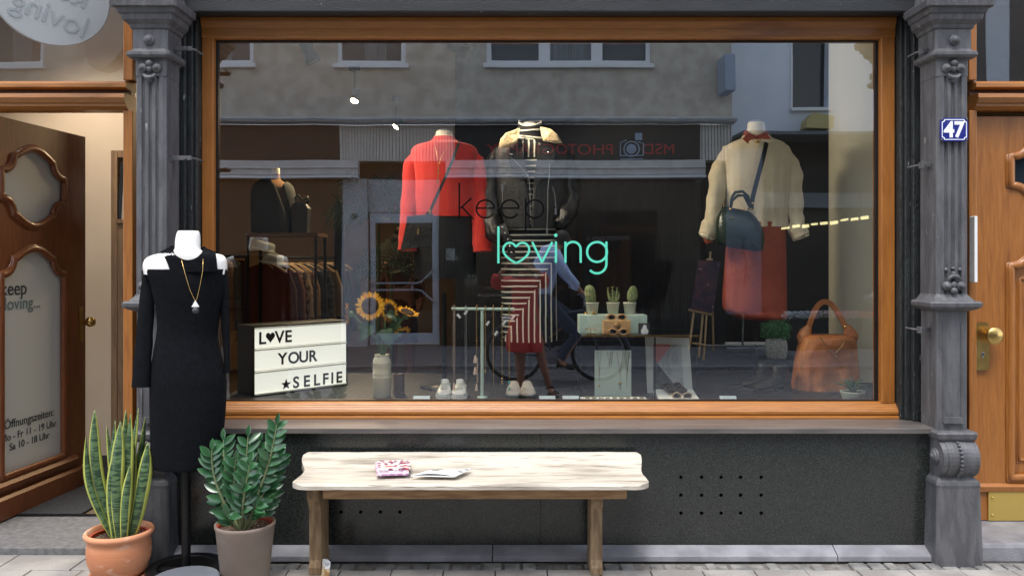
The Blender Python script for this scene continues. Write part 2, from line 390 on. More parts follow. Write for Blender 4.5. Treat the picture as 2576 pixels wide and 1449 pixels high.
# lintel
mb=MB(); mb.prism([(.05,2.8005),(-.12,2.8005),(-.12,2.786),(-.19,2.784),(-.2,2.79),(-.2,2.858),(-.17,2.862),(.05,2.862)],'x',-1.70,2.09); LT=mb.build('lintel',lintelm,SB,bevel=.004)
mb=MB(); random.seed(5); x=-1.69
while x<2.08:
    w=random.uniform(.12,.2); mb.box(x,x+w-.006,-.18,.05,2.867,3.0); x+=w
mb.build('lintel_stones',M('lintel_stone',C(90,84,72),.8,col2=C(120,112,98),ns=20,bump=.4),SB,bevel=.006)
# side strips (black iron box columns behind the pilasters)
for x0,x1,xo in ((-1.84,fx0-.004,1),(fx1+.004,2.25,-1)):
    mb=MB(); 
    if xo==1: mb.box(x0,x1-.10,-.18,.06,.657,2.9); mb.box(x1-.10,x1-.045,-.15,.06,.657,2.8); mb.box(x1-.045,x1-.018,-.12,.06,.657,2.79); mb.box(x1-.018,x1,-.10,.06,.657,2.79)
    else: mb.box(x0+.10,x1,-.18,.06,.657,2.9); mb.box(x0+.045,x0+.10,-.15,.06,.657,2.8); mb.box(x0+.018,x0+.045,-.12,.06,.657,2.79); mb.box(x0,x0+.018,-.10,.06,.657,2.79)
    mb.build('black_column',blackp,SB,bevel=.005)
# ---- pilasters
def ringprof(mb,x0,x1,y0,y1,prof,ch=.012):
    rings=[]
    for z,o in prof:
        a,b,c=x0-o,x1+o,y0-o
        rings.append([Vector(p) for p in ((a,y1,z),(a,c+ch,z),(a+ch,c,z),(b-ch,c,z),(b,c+ch,z),(b,y1,z))])
    mb.loft(rings,sm=False)
def flower(mb,cx,cz,y,up=1,s=1):
    for sx in (-1,1):
        c=(cx+sx*.033*s,y,cz); mb.lathe([(.021*s,.0),(.021*s,-.012),(.013*s,-.016),(.012*s,-.022),(.005*s,-.03)],c,16,ax='y')
    mb.sphere((cx,y-.008,cz+.022*up*s),.017*s,12,8)
    mb.sphere((cx,y-.006,cz-.004*up*s),.016*s,12,8,(1,.8,1.1))
    mb.tube([(cx+.026*s*cos(R(a)),y-.012,cz-.026*up*s+.02*s*up*sin(R(a))) for a in range(180,361,20)],[.003,.006,.009,.011,.012,.012,.011,.009,.006,.003][:10],8)
    mb.lathe([(.012*s,0),(.009*s,-.01),(.001,-.02)],(cx,y,cz-.058*up*s),8,ax='y')
def pilaster(x0,x1,sc):
    yf,yb=-.45,-.28; MB=lambda:globals()['MB'](Matrix.Translation((0,.09,-.033))@Matrix.Diagonal((1.022,1,1.022,1)))
    cx=(x0+x1)/2; w=x1-x0; g=[]
    # shaft cross-section with three flutes
    pts=[(x0,yb),(x0,yf+.014),(x0+.014,yf)]
    for k in (-1,0,1):
        fx=cx+k*.034
        pts+=[(fx-.009,yf),(fx-.006,yf+.007),(fx,yf+.010),(fx+.006,yf+.007),(fx+.009,yf)]
    pts+=[(x1-.014,yf),(x1,yf+.014),(x1,yb)]
    mb=MB(); mb.prism(pts,'z',1.33,2.40); PL=mb.build('pilaster',greyp,SB)
    mb=MB(); ringprof(mb,x0-.002,x1+.002,yf-.002,yb,[(2.40,0),(2.475,0),(2.482,.008),(2.487,.024),(2.497,.032),(2.512,.032),(2.52,.018),(2.53,.01),(2.625,.01),(2.63,.018),(2.645,.022),(2.665,.045),(2.69,.05),(2.695,.06),(2.715,.066),(2.72,.082),(2.752,.086),(2.757,.08),(2.762,.05)])
    ringprof(mb,x0-.002,x1+.002,yf-.002,yb,[(2.76,.04),(2.82,.03),(2.95,.02)])
    mb.lathe([(.026,0),(.027,-.008),(.018,-.014),(.016,-.022),(.006,-.026)],(cx,yf-.012,2.572),18,ax='y')
    flower(mb,cx,2.437,yf-.001,1,1.05)
    mb.build('capital',greyp,PL,bevel=.003)
    mb=MB()
    for k in (-1,0,1):
        mb.sphere((cx+k*.034,yf,1.455+(.006 if k==0 else 0)),.009)
    flower(mb,cx,1.375,yf-.002,-1,1.05)
    ringprof(mb,x0-.002,x1+.002,yf-.002,yb,[(1.25,0),(1.262,.03),(1.275,.046),(1.292,.048),(1.30,.04),(1.303,.024),(1.325,.004),(1.335,-.001)])
    mb.build('band_moulding',greyp,PL,bevel=.003)
    mb=MB(); ringprof(mb,x0+.002,x1-.002,yf+.004,yb,[(.66,0),(1.255,0)],.008)
    mb.box(x0+.03,x0+.036,yf-.001,yf+.01,.72,1.2); mb.box(x1-.036,x1-.03,yf-.001,yf+.01,.72,1.2)
    mb.prism([(x0+.028,.705),(x1-.028,.705),(x1-.036,.735),(x0+.036,.735)],'y',yf-.010,yf+.01)
    mb.build('lower_shaft',greyp,PL,bevel=.003)
    mb=MB(); ringprof(mb,x0-.002,x1+.008,yf-.03,GY+.05,[(.0,.034),(.40,.024),(.415,.026),(.43,.022),(.445,.008),(.452,.004),(.62,.004),(.636,.014),(.66,.018),(.668,.010),(.67,0)],.01)
    mb.build('pedestal',greyp,PL,bevel=.003)
    # scroll console
    prof=[]
    for i in range(15):
        a=R(90+ (270-90)*i/14); prof.append((yf-.006+.075*cos(a),.538+.088*sin(a)))
    prof.append((yf+.02,.45)); prof.append((yf+.02,.626))
    mb=MB(); mb.prism(prof,'x',x0-.008,x1+.014,sm=False)
    prof2=[(yf-.006+(p[0]-yf+.006)*1.05,.538+(p[1]-.538)*1.03) for p in prof]
    for a,b in ((x0+.034,x0+.058),(x1-.055,x1-.028)):
        mb.prism(prof2,'x',a-.016,b-.016+.008)
    for i in range(1,14):
        a=R(92+176*i/14); mb.sphere((cx,yf-.006+.082*cos(a),.538+.09*sin(a)),.0085,8,6)
    for sx,xx in ((-1,x0-.008),(1,x1+.014)):
        mb.lathe([(.04,0),(.04,sx*.008),(.03,sx*.010),(.028,sx*.016),(.014,sx*.018),(.011,sx*.024),(.003,sx*.026)],(xx,yf+.0,.545),20,ax='x')
    mb.build('scroll_console',greyp,PL,bevel=.002)
    return PL
pilaster(-1.842,-1.694,1); pilaster(2.078,2.232,-1)
# small wrought holders between pilaster and strip
for px,py,s in ((455,122,1),(455,398,1),(2345,128,-1),(2345,415,-1),(2340,830,-1)):
    x=X(px,-.30); z=Z(py,-.30); mb=MB()
    mb.box(x-.05,x+.05,-.292,-.28,z-.010,z+.012); mb.box(x-.055,x-.045,-.31,-.27,z-.018,z+.016); mb.lathe([(.007,0),(.007,-.012)],(x+.02,-.292,z),8,ax='y'); mb.tube([(x+.045*s,-.285,z),(x+.06*s,-.26,z),(x+.06*s,-.17,z)],.006,6)
    mb.build('iron_bracket',greyp,SB,bevel=.002)
# ---- entrance side walls, transoms, doors
def cart(w,h,top=.5,straight=None):
    "panel outline centred on 0,0: arched top, concave corners with small ears"
    W2,H2=w/2,h/2; yb=H2-.15; r=.088; q=[(W2,0),(W2,yb),(W2-.018,yb)]
    cx=W2-.018; cy=yb+r
    for i in range(1,10):
        a=R(-90-10*i); q.append((cx+r*cos(a),cy+r*sin(a)))
    x1=cx-r-.014; y1=cy; q.append((x1,y1))
    for i in range(1,9):
        t=i/8; q.append((x1*(1-t),y1+(H2-y1)*sin(t*PI/2)))
    return q
def cart_full(w,h,bottom='same'):
    q=cart(w,h); up=q+[(-x,y) for x,y in q[::-1][1:]]
    if bottom=='same': dn=[(x,-y) for x,y in up[::-1][1:-1]]
    else: dn=[(-w/2,-h/2),(w/2,-h/2)]
    return up+dn
def panel_moulding(mb,out,r,yy=0):
    pts=[]
    n=len(out)
    for i in range(n):
        a=out[i];b=out[(i+1)%n]; k=max(1,int(math.hypot(b[0]-a[0],b[1]-a[1])/.03))
        for j in range(k): pts.append((a[0]+(b[0]-a[0])*j/k,yy,a[1]+(b[1]-a[1])*j/k))
    mb.tube(pts,r*.85,10,closed=True,flat=.75)
    cx=sum(p[0] for p in pts)/len(pts); cz=sum(p[2] for p in pts)/len(pts)
    mb.tube([(cx+(p[0]-cx)*1.06,yy+.004,cz+(p[2]-cz)*(1.06 if r>.02 and max(q[2] for q in pts)-cz<.4 else 1.025)) for p in pts],r*.45,8,closed=True)
# open door leaf, hinged at the far left, swung inwards
def door_leaf(name,label_part,Mx,wood,wd,ht,z0,par,glassy):
    DL=MB(Mx); up_c=(wd/2,1.935-z0); lo_c=(wd/2,.92-z0)
    U=[(x+up_c[0],y+up_c[1]) for x,y in cart_full(.56,.46)]
    Lo=[(x+lo_c[0],y+lo_c[1]) for x,y in cart_full(.56,1.30,'flat')]
    o=flat_shape(name,[(0,0),(wd,0),(wd,ht),(0,ht)],[U,Lo],.024,wood,par,Mx@FRONT)
    mb=MB(Mx); panel_moulding(mb,U,.026,-.026); panel_moulding(mb,Lo,.026,-.026); mb.build('panel_moulding',wood,o)
    return o,U,Lo
hx,hy=-2.927,-.05
ML=Matrix.Translation((hx,hy,.04))@Matrix.Rotation(math.atan2(1,.0961),4,'Z')
o,U,Lo=door_leaf('entrance_door','',ML,wood_dk,1.01,2.27,.04,SB,True)
mb=MB(ML)
for pl in (U,Lo): mb.prism([(x,y) for x,y in pl],'y',.0,.006)
GD=mb.build('frosted_pane',frostm,o)
mb=MB(ML); mb.prism([(-.03,.0),(-.06,.004),(-.06,.115),(-.045,.13),(-.026,.135),(-.026,.0)],'x',.0,1.0); mb.prism([(-.026,.16),(-.05,.165),(-.055,.19),(-.026,.215)],'x',.12,.9); mb.build('kick_rail',wood_dk,o)
mb=MB(ML); kz=Z(810,.88)-.04; mb.box(.935,.975,-.034,-.026,kz-.13,kz+.10); mb.lathe([(.012,-.034),(.012,-.07),(.028,-.075),(.034,-.095),(.026,-.115),(.005,-.12)],(.955,0,kz),14,ax='y'); mb.build('door_knob',brass,o)
# lettering on frosted pane
def dt(s,size,u,v,mat,al='LEFT'): return text('door_lettering',s,size,mat,GD,ML@Matrix.Translation((u,-.003,v-.04))@FRONT,.0008,al)
gv=M('grey_vinyl',C(50,54,56),.5); gv2=M('pale_vinyl',C(112,132,130),.5)
dt('keep',.115,.25,1.30,gv); dt('loving...',.105,.28,1.215,gv2)
dt('Öffnungszeiten:',.070,.50,.535,gv,'CENTER'); dt('Mo - Fr 11 - 19 Uhr',.060,.50,.465,gv,'CENTER'); dt('Sa 10 - 18 Uhr',.060,.50,.405,gv,'CENTER')
# right-hand closed house door
MR=Matrix.Translation((X(2437,.0),.03,.09))
o2,U2,Lo2=door_leaf('house_door','',MR,wood_v,1.02,2.19,.04,SB,True)
mb=MB(MR)
mb.prism(U2,'y',.0,.006)
mb.build('dark_pane',M('dark_pane',C(34,42,50),.05,spec=.8),o2)
mb=MB(MR); mb.prism([(x,y) for x,y in Lo2],'y',-.002,.01); sub_=[(x*.78+.51*.22,(y-.88)*.86+.88) for x,y in Lo2]; panel_moulding(mb,sub_,.012,-.004); mb.build('raised_panel',wood_v,o2)
mb=MB(MR); a=X(2495,0)-X(2437,0); mb.box(a-.02,1.0,-.034,-.026,.0,.155); 
for zz in (.03,.125): mb.sphere((a,-.036,zz),.006,8,6)
mb.build('kick_plate',M('brass_sheet',C(196,168,92),.35,metal=.6),o2)
mb=MB(MR); mb.prism([(-.026,.155),(-.04,.158),(-.045,.185),(-.026,.20)],'x',.02,1.0); mb.build('kick_rail',wood_v,o2)
mb=MB(); hxx=X(2469,-.0); hzz=Z(868,0)
mb.prism([(hxx-.031+.0,hzz-.135),(hxx+.031,hzz-.135),(hxx+.035,hzz-.12),(hxx+.035,hzz+.10),(hxx+.031,hzz+.118),(hxx+.012,hzz+.125),(hxx-.012,hzz+.125),(hxx-.031,hzz+.118),(hxx-.035,hzz+.10),(hxx-.035,hzz-.12)],'y',-.012,-.002)
mb.lathe([(.014,-.012),(.014,-.03),(.03,-.038),(.046,-.055),(.046,-.07),(.03,-.08),(.003,-.082)],(hxx+.035,0,hzz+.055),16,ax='y'); mb.build('door_handle',brass,o2,bevel=.001)
mb=MB(); mb.lathe([(.009,-.0125),(.009,-.015)],(hxx,0,hzz-.045),12,ax='y'); mb.box(hxx-.004,hxx+.004,-.015,-.0125,hzz-.07,hzz-.045); mb.build('keyhole',silver,o2)
# transoms over both doors: moulded bars, jamb, pane
def transom(xa,xb,xj0,xj1,ybar,pyT,kt):
    zt0=Z(207,0); mb=MB()
    zz=zt0
    mb.prism([(.06,zz),(-.02,zz),(-.03,zz-.012),(-.06,zz-.018),(-.062,zz-.04),(-.04,zz-.048),(.06,zz-.048)],'x',xa,xb)
    mb.prism([(.06,zz-.072),(-.05,zz-.072),(-.08,zz-.078),(-.085,zz-.10),(-.07,zz-.125),(-.06,zz-.128),(-.06,zz-.142),(-.045,zz-.15),(-.03,zz-.158),(.06,zz-.158)],'x',xa,xb)
    t=mb.build('transom_bar',wood_h,SB,bevel=.002)
    MB().box(xa,xb,.0,.05,zz-.0715,zz-.0485).build('transom_groove',wood_dk,t)  # recessed strip between the bars, in darker door wood
    MB().box(xj0,xj1,-.04,.06,.0 if kt else .1,zz-.16).box(xj0,xj1,-.04,.06,zz+.002,2.95).build('door_jamb',wood_v,SB,bevel=.004)
    MB().add([(xa,.02,zz-.01),(xb,.02,zz-.01),(xb,.02,3.0),(xa,.02,3.0)],[(0,1,2,3)]).build('transom_glass',glassmat('transom_glass',.16,(.9,.9,.88,1)),SB)
transom(-4.2,X(330,0),X(318,0),X(342,0),0,0,True)
transom(X(2440,0),4.2,X(2428,0),X(2447,0),0,0,False)
# threshold slabs and mat
MB().box(-4.5,-1.72,-.27,.26,-.02,.035).build('threshold_slab',floorst,SB,bevel=.004)
MB().box(2.24,4.5,-.36,.06,-.02,.085).build('stone_step',slatem,SB,bevel=.02)
# upper wall of the building above the frame and side wings far out of frame
wallm=M('shop_wall_plaster',C(150,145,135),.8,col2=C(165,160,150),ns=3)
MB().box(-9,9,-.1,.3,2.96,5.0).build('upper_wall',wallm,SB)
MB().box(-9,-4.2,-.1,.3,0,2.96).build('side_wall',wallm,SB); MB().box(4.2,9,-.1,.3,0,2.96).build('side_wall',wallm,SB)
# ---- interior shell
INT=MB(); ye=6.6
INT.box(-5.2,4.4,ye,ye+.1,0,3.3); INT.box(-5.3,-5.2,.06,ye,0,3.3); INT.box(4.4,4.5,.06,ye,0,3.3)
INT.build('interior_wall',beige,SB)
MB().box(-5.3,4.5,.31,ye+.1,3.3,3.4).build('ceiling',M('ceiling_paint',C(190,175,155),.8),SB)
MB().box(-5.3,4.5,.26,ye,-.02,.03).build('interior_floor',M('interior_floor',C(84,72,60),.5,col2=C(100,86,70),ns=5,st=(1,9,1)),SB)
MB().box(-5.2,-2.42,1.42,1.5,0.03,3.3).build('vestibule_wall',beige,SB)
MB().box(-5.2,-2.50,1.405,1.418,.03,.11).build('skirting_board',M('dark_skirt',C(60,56,54),.5),SB)
MB().box(2.5,2.56,.07,1.3,.03,3.3).build('display_side_wall',M('display_white',C(222,220,205),.7),SB)
MB().lathe([(.235,.0),(.235,2.575)],(X(2180,1.0),1.0,.722),48).build('round_column',M('column_cream',C(226,222,200),.75),SB)
MB().box(wx0-.05,2.49,.08,1.25,.60,.72).box(wx0-.05,2.34,1.1,1.15,.03,.6).build('display_floor',M('display_floor',C(22,25,31),.5),SB)
MB().box(X(1145,1.3),2.34,1.3,1.36,.03,3.3).build('display_backdrop',M('backdrop',C(24,24,28),.85,col2=C(32,32,36),ns=3),SB)
# ================================================================ things on the pavement
# house number plate
NP=T('house_number_sign','blue enamel plate with white number 47 on the grey pilaster','sign',(X(2399,-.37),-.372,Z(327,-.37)))
pw,ph=.069,.058; c=NP.location
mb=MB(); mb.prism([(c.x-pw+.012,c.z-ph),(c.x+pw-.012,c.z-ph),(c.x+pw,c.z-ph+.012),(c.x+pw,c.z+ph-.012),(c.x+pw-.012,c.z+ph),(c.x-pw+.012,c.z+ph),(c.x-pw,c.z+ph-.012),(c.x-pw,c.z-ph+.012)],'y',c.y-.004,c.y+.004)
ble=M('blue_enamel',C(34,40,120),.15,coat=.5); mb.build('plate',ble,NP,bevel=.002)
wen=M('white_enamel',C(235,238,245),.2)
def ringoutline(k): 
    a,b=pw-k,ph-k; q=.010
    pts=[]
    for sx,sz,a0 in ((1,1,270),(-1,1,0),(-1,-1,90),(1,-1,180)):
        for i in range(5):
            t=R(a0-i*22.5+ (0)); pts.append((sx*a+ .012*cos(R({(1,1):270,(-1,1):0,(-1,-1):90,(1,-1):180}[(sx,sz)]-i*22.5)),sz*b+.012*sin(R({(1,1):270,(-1,1):0,(-1,-1):90,(1,-1):180}[(sx,sz)]-i*22.5))))
    return pts
flat_shape('border',ringoutline(.007),[ringoutline(.0105)],.0008,wen,NP,at((c.x,c.y-.0045,c.z)))
text('digits','47',.108,wen,NP,at((c.x-.001,c.y-.0045,c.z-.036)),.0009,'CENTER',.92,.0035)
for sx in (-1,1):
    for sz in (-1,1): MB().sphere((c.x+sx*(pw-.007),c.y-.005,c.z+sz*(ph-.007)),.0055,8,6).build('screw',M('old_screw',C(90,90,92),.5,metal=.5),NP)
# white notice on right door edge
NB=MB().box(X(2441,-.06),X(2449,-.06),-.1,-.05,Z(710,-.06),Z(545,-.06)).build('notice_board',paper,bevel=.003)
tag(NB,'narrow white notice board fixed beside the orange house door','notice')
# solid disc standing in for a sign's reflection in the left transom
RS=T('sign_reflection','round disc with mirrored lettering standing in for a sign reflected in the pane above the open door','sign',(X(128,-.32),-.32,Z(-12,-.32)))
c=RS.location; Mr=Matrix.Translation(c)@Matrix.Rotation(R(20),4,'Y')@Matrix.Rotation(R(38),4,'Z')
mb=MB(Mr); mb.lathe([(.295,.04),(.30,.02),(.30,-.02),(.295,-.03)],(0,0,0),48,ax='y',sx=.9,sy=.82); mb.build('disc',M('reflected_white',C(182,184,185),.5),RS)
sg=M('reflected_grey',C(162,168,170),.6)
text('lettering','keep',.15,sg,RS,Mr@Matrix.Translation((.16,-.032,.0))@FRONT@Matrix.Diagonal((-1,1,1,1)),.001)
text('lettering','loving',.15,sg,RS,Mr@Matrix.Translation((.20,-.032,-.14))@FRONT@Matrix.Diagonal((-1,1,1,1)),.001)
mb=MB(); mb.tube([(c.x,c.y,c.z+.24),(c.x,c.y,c.z+.5),(c.x,-.1,c.z+.5)],.010,8); mb.build('hanging_rod',blackmt,RS)  # rod added to hold the stand-in disc
# ---- dress mannequin on the pavement
Ym=-.55
DM=T('mannequin','white mannequin in a black cold shoulder knit dress on a black pole outdoors','mannequin',(X(468,Ym),Ym,0))
mb=MB()
bodyloft(mb,[(581,449,499),(590,445,502),(606,442,503),(622,441,503),(630,438,506),(635,424,518),(639,400,548),(645,380,561),(654,368,567),(668,363,569),(690,366,568)],Ym,.24,ex=2.1)

mb.build('body',mann,DM)
mb=MB()
bodyloft(mb,[(677,373,568),(690,374,567),(712,384,566),(740,390,563),(780,397,555),(815,400,548),(845,397,545),(880,391,551),(920,386,560),(955,383,566),(1000,382,566),(1060,383,562),(1120,384,556),(1160,386,552),(1172,389,549)],Ym,.27,fold=.015,fq=5,ex=2.2,caps=(True,False),seg=64)
# collar yoke of the dress: front panel and back panel up to the neck
def yoke(x0l,x0r,x1l,x1r,y0,y1,Yo,bow):
    g=[]
    for i in range(9):
        t=i/8; row=[]
        a=x0l+(x1l-x0l)*t**.8; b=x0r+(x1r-x0r)*t**.8; yy=y0+(y1-y0)*t
        for j in range(15):
            u=j/14; px=a+(b-a)*u; dip=bow*(1-t)*sin(PI*u)
            dep=Yo*(sin(PI*(px-372)/(566-372))**.6 if 372<px<566 else 0)*(.55+.45*t)
            row.append(P(px,yy+dip,Ym+dep))
        g.append(row)
    return g
mb.build('dress',blackf,DM)
HW=[(600,31),(617,33),(630,34),(635,47),(639,74),(645,90.5),(654,99.5),(668,103),(700,103)]
def hwf(y):
    for (y0,w0),(y1,w1) in zip(HW,HW[1:]):
        if y<=y1: return w0+(w1-w0)*max(0,(y-y0))/(y1-y0)
    return 103
def neckline(px,fr):
    if px<433: return 617+(433-px)*.6
    if px>512: return 622+(px-512)*.46
    return 618+(36 if fr else 6)*max(0,1-((px-472.5)/40)**2)**.5
mb=MB()
for fr in (1,0):
    g=[]
    for i in range(33):
        px=401+(542-401)*i/32; y0=neckline(px,fr); xx=px; row=[]
        for j in range(13):
            t=j/12; y=y0+(686-y0)*t; xs=px+ (7 if px>500 else 0)*t*(px-500)/48+ (29*t**.5*max(0,(433-px)/32)); w=hwf(y); c0=472 if y<636 else 472-(6*min(1,(y-636)/10)); q=min(.985,abs(xs-c0)/(w+4))
            hy=min(w/F*D(Ym)*.78,.12)+.010; row.append(P(xs,y,Ym+(-1 if fr else 1)*hy*(1-q**2.1)**(1/2.1)) if fr else P(xs,y,Ym)+Vector((0,hy*(1-q**2.1)**(1/2.1),0)))
        g.append(row)
    mb.sheet(g)
mb.build('dress_collar',blackf,DM,solid=.006)
mb=MB(); limb(mb,[(386,684,Ym,7),(377,692,Ym,15),(373,730,Ym-.01,19),(368,780,Ym-.03,19.5),(363,850,Ym-.05,20.5),(358,915,Ym-.07,22),(355.5,974,Ym-.08,23)],fold=.04,flat=.75); mb.build('sleeve',blackf,DM); mb=MB()
limb(mb,[(556,668,Ym,9),(561,690,Ym,11),(565,740,Ym,11),(567,800,Ym,11),(569,860,Ym,9),(571,900,Ym,8),(571,938,Ym,8)],fold=.04,flat=.9)
mb.build('sleeve',blackf,DM)
mb=MB(); x=DM.location.x; mb.tube([(x,Ym,.03),(x,Ym,.9)],.0215,16); mb.build('pole',blackmt,DM)
mb=MB(); mb.lathe([(.13,.02),(.13,.05),(.175,.05),(.18,.045),(.18,.0),(.13,.0),(.13,.02)],(x,Ym,0),40,cap=False); mb.box(x-.13,x+.13,Ym-.02,Ym+.02,.01,.035); mb.build('base_ring',blackmt,DM,bevel=.003)
BP=MB(); bx=X(468,-.76); BP.lathe([(.145,.0),(.15,.01),(.15,.066),(.146,.074),(.14,.076)],(bx,-.77,0),48)
tag(BP.build('base_weight',M('worn_steel',C(118,122,130),.42,metal=.4,col2=C(142,146,154),ns=6,bump=.08,fleck=C(190,190,195),fs=40,ft=.7),None),'round grey steel weight lying in front of the black mannequin base','weight')
NK=T('necklace','long thin necklace with white triangle and dark bead on the black dress','necklace',(x,Ym-.14,1.2))
mb=MB(); Yn=-.705
mb.tube([P(452,632,Ym-.06),P(457,656,Ym-.137),P(466,690,Yn),P(478,730,Yn-.003),P(489,753,Yn-.003),P(492,756,Yn-.003),P(495,753,Yn-.003),P(503,720,Yn),P(510,680,Yn),P(511,655,Ym-.137),P(509,636,Ym-.06)],.0011,6); mb.build('chain',gold,NK)
mb=MB(); a,b,c_=P(492,756,Yn-.005),P(483,772,Yn-.005),P(501,772,Yn-.005); mb.prism([(a.x,a.z),(b.x,b.z),(c_.x,c_.z)],'y',Yn-.012,Yn-.004); mb.build('triangle',white,NK)
mb=MB(); mb.sphere(P(492,781,Yn-.008),.0155,16,12); mb.build('bead',M('dark_bead',C(50,52,58),.5),NK)
# ---- snake plant
Yp=-.60
pc=Vector((X(300,Yp),Yp,0))
PT=T('potted_snake_plant','yellow edged snake plant in a terracotta pot with saucer left of the mannequin','plant',tuple(pc))
terra=M('terracotta',C(182,118,82),.8,col2=C(200,138,102),ns=4,st=(.6,.6,2.5),bump=.15,bs=50,fleck=C(205,172,148),fs=11,ft=.58,flst=(1,1,1.6))
mb=MB(); mb.lathe([(.09,.02),(.105,.03),(.120,.05),(.138,.10),(.142,.14),(.140,.175),(.136,.195),(.140,.205),(.150,.212),(.154,.224),(.150,.234),(.142,.238),(.136,.234),(.130,.20),(.128,.17)],pc,48,cap=False); mb.build('pot',terra,PT)
mb=MB(); mb.lathe([(.09,.004),(.118,.004),(.13,.02),(.134,.03),(.130,.034),(.122,.03),(.112,.016),(.0,.014)],pc,40,cap=False); mb.build('saucer',terra,PT)
mb=MB(); mb.lathe([(.1215,.212),(.128,.214),(.124,.19)],pc,40,cap=False); mb.build('inner_pot',M('inner_pot',C(172,72,48),.6),PT)
soil=M('potting_soil',C(58,42,34),1,col2=C(96,76,60),ns=60,bump=1,bs=80,fleck=C(205,190,165),fs=70,ft=.64)
def soil_(par,c,r,z):
    mb=MB(); rings=[]
    for k in range(9):
        q=r*k/8+.0005; rings.append([(c[0]+q*cos(2*PI*j/28),c[1]+q*sin(2*PI*j/28),z+.012*noise.noise(Vector((q*30,j*.7,z)))) for j in range(28)])
    mb.loft(rings,False,False); mb.build('soil',soil,par)
soil_(PT,pc,.126,.196)
def leafmat():
    m=bpy.data.materials.new('snake_leaf'); m.use_nodes=True; n=m.node_tree.nodes; l=m.node_tree.links; b=n['Principled BSDF']; b.inputs['Roughness'].default_value=.45
    uv=n.new('ShaderNodeUVMap'); sp=n.new('ShaderNodeSeparateXYZ'); l.new(uv.outputs[0],sp.inputs[0])
    tc=n.new('ShaderNodeTexCoord'); nz=n.new('ShaderNodeTexNoise'); nz.inputs['Scale'].default_value=14; mp=n.new('ShaderNodeMapping'); mp.inputs['Scale'].default_value=(1.2,1.2,6)
    l.new(tc.outputs['Object'],mp.inputs[0]); l.new(mp.outputs[0],nz.inputs[0]); nz.inputs['Detail'].default_value=3; nz.inputs['Distortion'].default_value=.8
    rp=n.new('ShaderNodeValToRGB'); rp.color_ramp.elements[0].position=.44; rp.color_ramp.elements[1].position=.54; rp.color_ramp.elements[0].color=C(34,58,38); rp.color_ramp.elements[1].color=C(80,104,66)
    l.new(nz.outputs[0],rp.inputs[0])
    e=n.new('ShaderNodeMath'); e.operation='ABSOLUTE'; s_=n.new('ShaderNodeMath'); s_.operation='SUBTRACT'; s_.inputs[1].default_value=.5; l.new(sp.outputs[0],s_.inputs[0]); l.new(s_.outputs[0],e.inputs[0])
    g=n.new('ShaderNodeMath'); g.operation='GREATER_THAN'; g.inputs[1].default_value=.34; l.new(e.outputs[0],g.inputs[0])
    mx=n.new('ShaderNodeMix'); mx.data_type='RGBA'; mx.inputs[7].default_value=C(166,172,80); l.new(g.outputs[0],mx.inputs[0]); l.new(rp.outputs[0],mx.inputs[6]); l.new(mx.outputs[2],b.inputs['Base Color'])
    return m
SL=leafmat()
def sword(base,tip,wd,tw,bend,par,wav=.0):
    base=Vector(base);tip=Vector(tip);n=26;w=8;vs=[];uvs=[]
    ax=(tip-base); L_=ax.length; mid=Vector(bend)
    for i in range(n+1):
        t=i/n; p=base.lerp(tip,t)+mid*sin(PI*t)*1.0
        prof=(.55+.45*sin(min(t/.55,1)*PI/2)) if t<.55 else (1-((t-.55)/.45)**2.2)
        ww=wd*max(prof,.02); ang=tw[0]+(tw[1]-tw[0])*t+wav*sin(t*9)
        for j in range(w+1):
            u=j/w-.5; cup=.35*ww*(4*u*u-1)
            vs.append(p+Vector((cos(ang)*u*ww-sin(ang)*cup,sin(ang)*u*ww+cos(ang)*cup,0))); uvs.append((j/w,t))
    me=bpy.data.meshes.new('leaf'); fs=[(i*(w+1)+j,i*(w+1)+j+1,(i+1)*(w+1)+j+1,(i+1)*(w+1)+j) for i in range(n) for j in range(w)]
    off=origin(par); me.from_pydata([tuple(v-off) for v in vs],[],fs); ul=me.uv_layers.new(name='UVMap')
    for lp in me.loops: ul.data[lp.index].uv=uvs[lp.vertex_index]
    me.polygons.foreach_set('use_smooth',[True]*len(fs)); me.materials.append(SL)
    o=bpy.data.objects.new('leaf',me); SC.collection.objects.link(o); o.parent=par
    md=o.modifiers.new('so','SOLIDIFY'); md.thickness=.003; md.offset=0
B=lambda px,Yo: (X(px,Yp+Yo),Yp+Yo,.19)
for bx_,bY,tx,ty,tY,wd,tw,bd in [
    (292,.0,238,1030,.03,.062,(.3,.1),(-.035,0,0)),(288,-.02,216,1097,-.03,.040,(.4,1.2),(-.045,0,0)),
    (305,.04,317,1030,.08,.045,(0,.4),(0,0,0)),(303,-.05,303,1060,-.03,.072,(.0,.1),(-.01,-.01,0)),
    (296,-.01,290,1058,.02,.05,(-.7,-.5),(-.015,0,0)),(318,.0,329,1040,-.02,.058,(.15,-.5),(.0,0,0)),
    (326,.03,349,1025,.05,.05,(-.2,-.9),(-.008,0,0)),(328,.05,366,1048,.07,.036,(.0,.7),(0,0,0)),
    (330,-.02,372,1112,-.03,.075,(-.3,.2),(.018,-.01,0)),(300,.02,268,1070,.03,.03,(.5,.8),(0,0,0)),
    (312,-.07,327,1171,-.07,.048,(.1,.4),(-.006,0,0)),(290,-.04,296,1110,-.05,.05,(.6,.2),(-.022,0,0)),(322,.02,338,1110,.02,.05,(.3,.0),(0,0,0))]:
    sword(B(bx_,bY),P(tx,ty,Yp+tY),wd*.92,tw,bd,PT,.12)
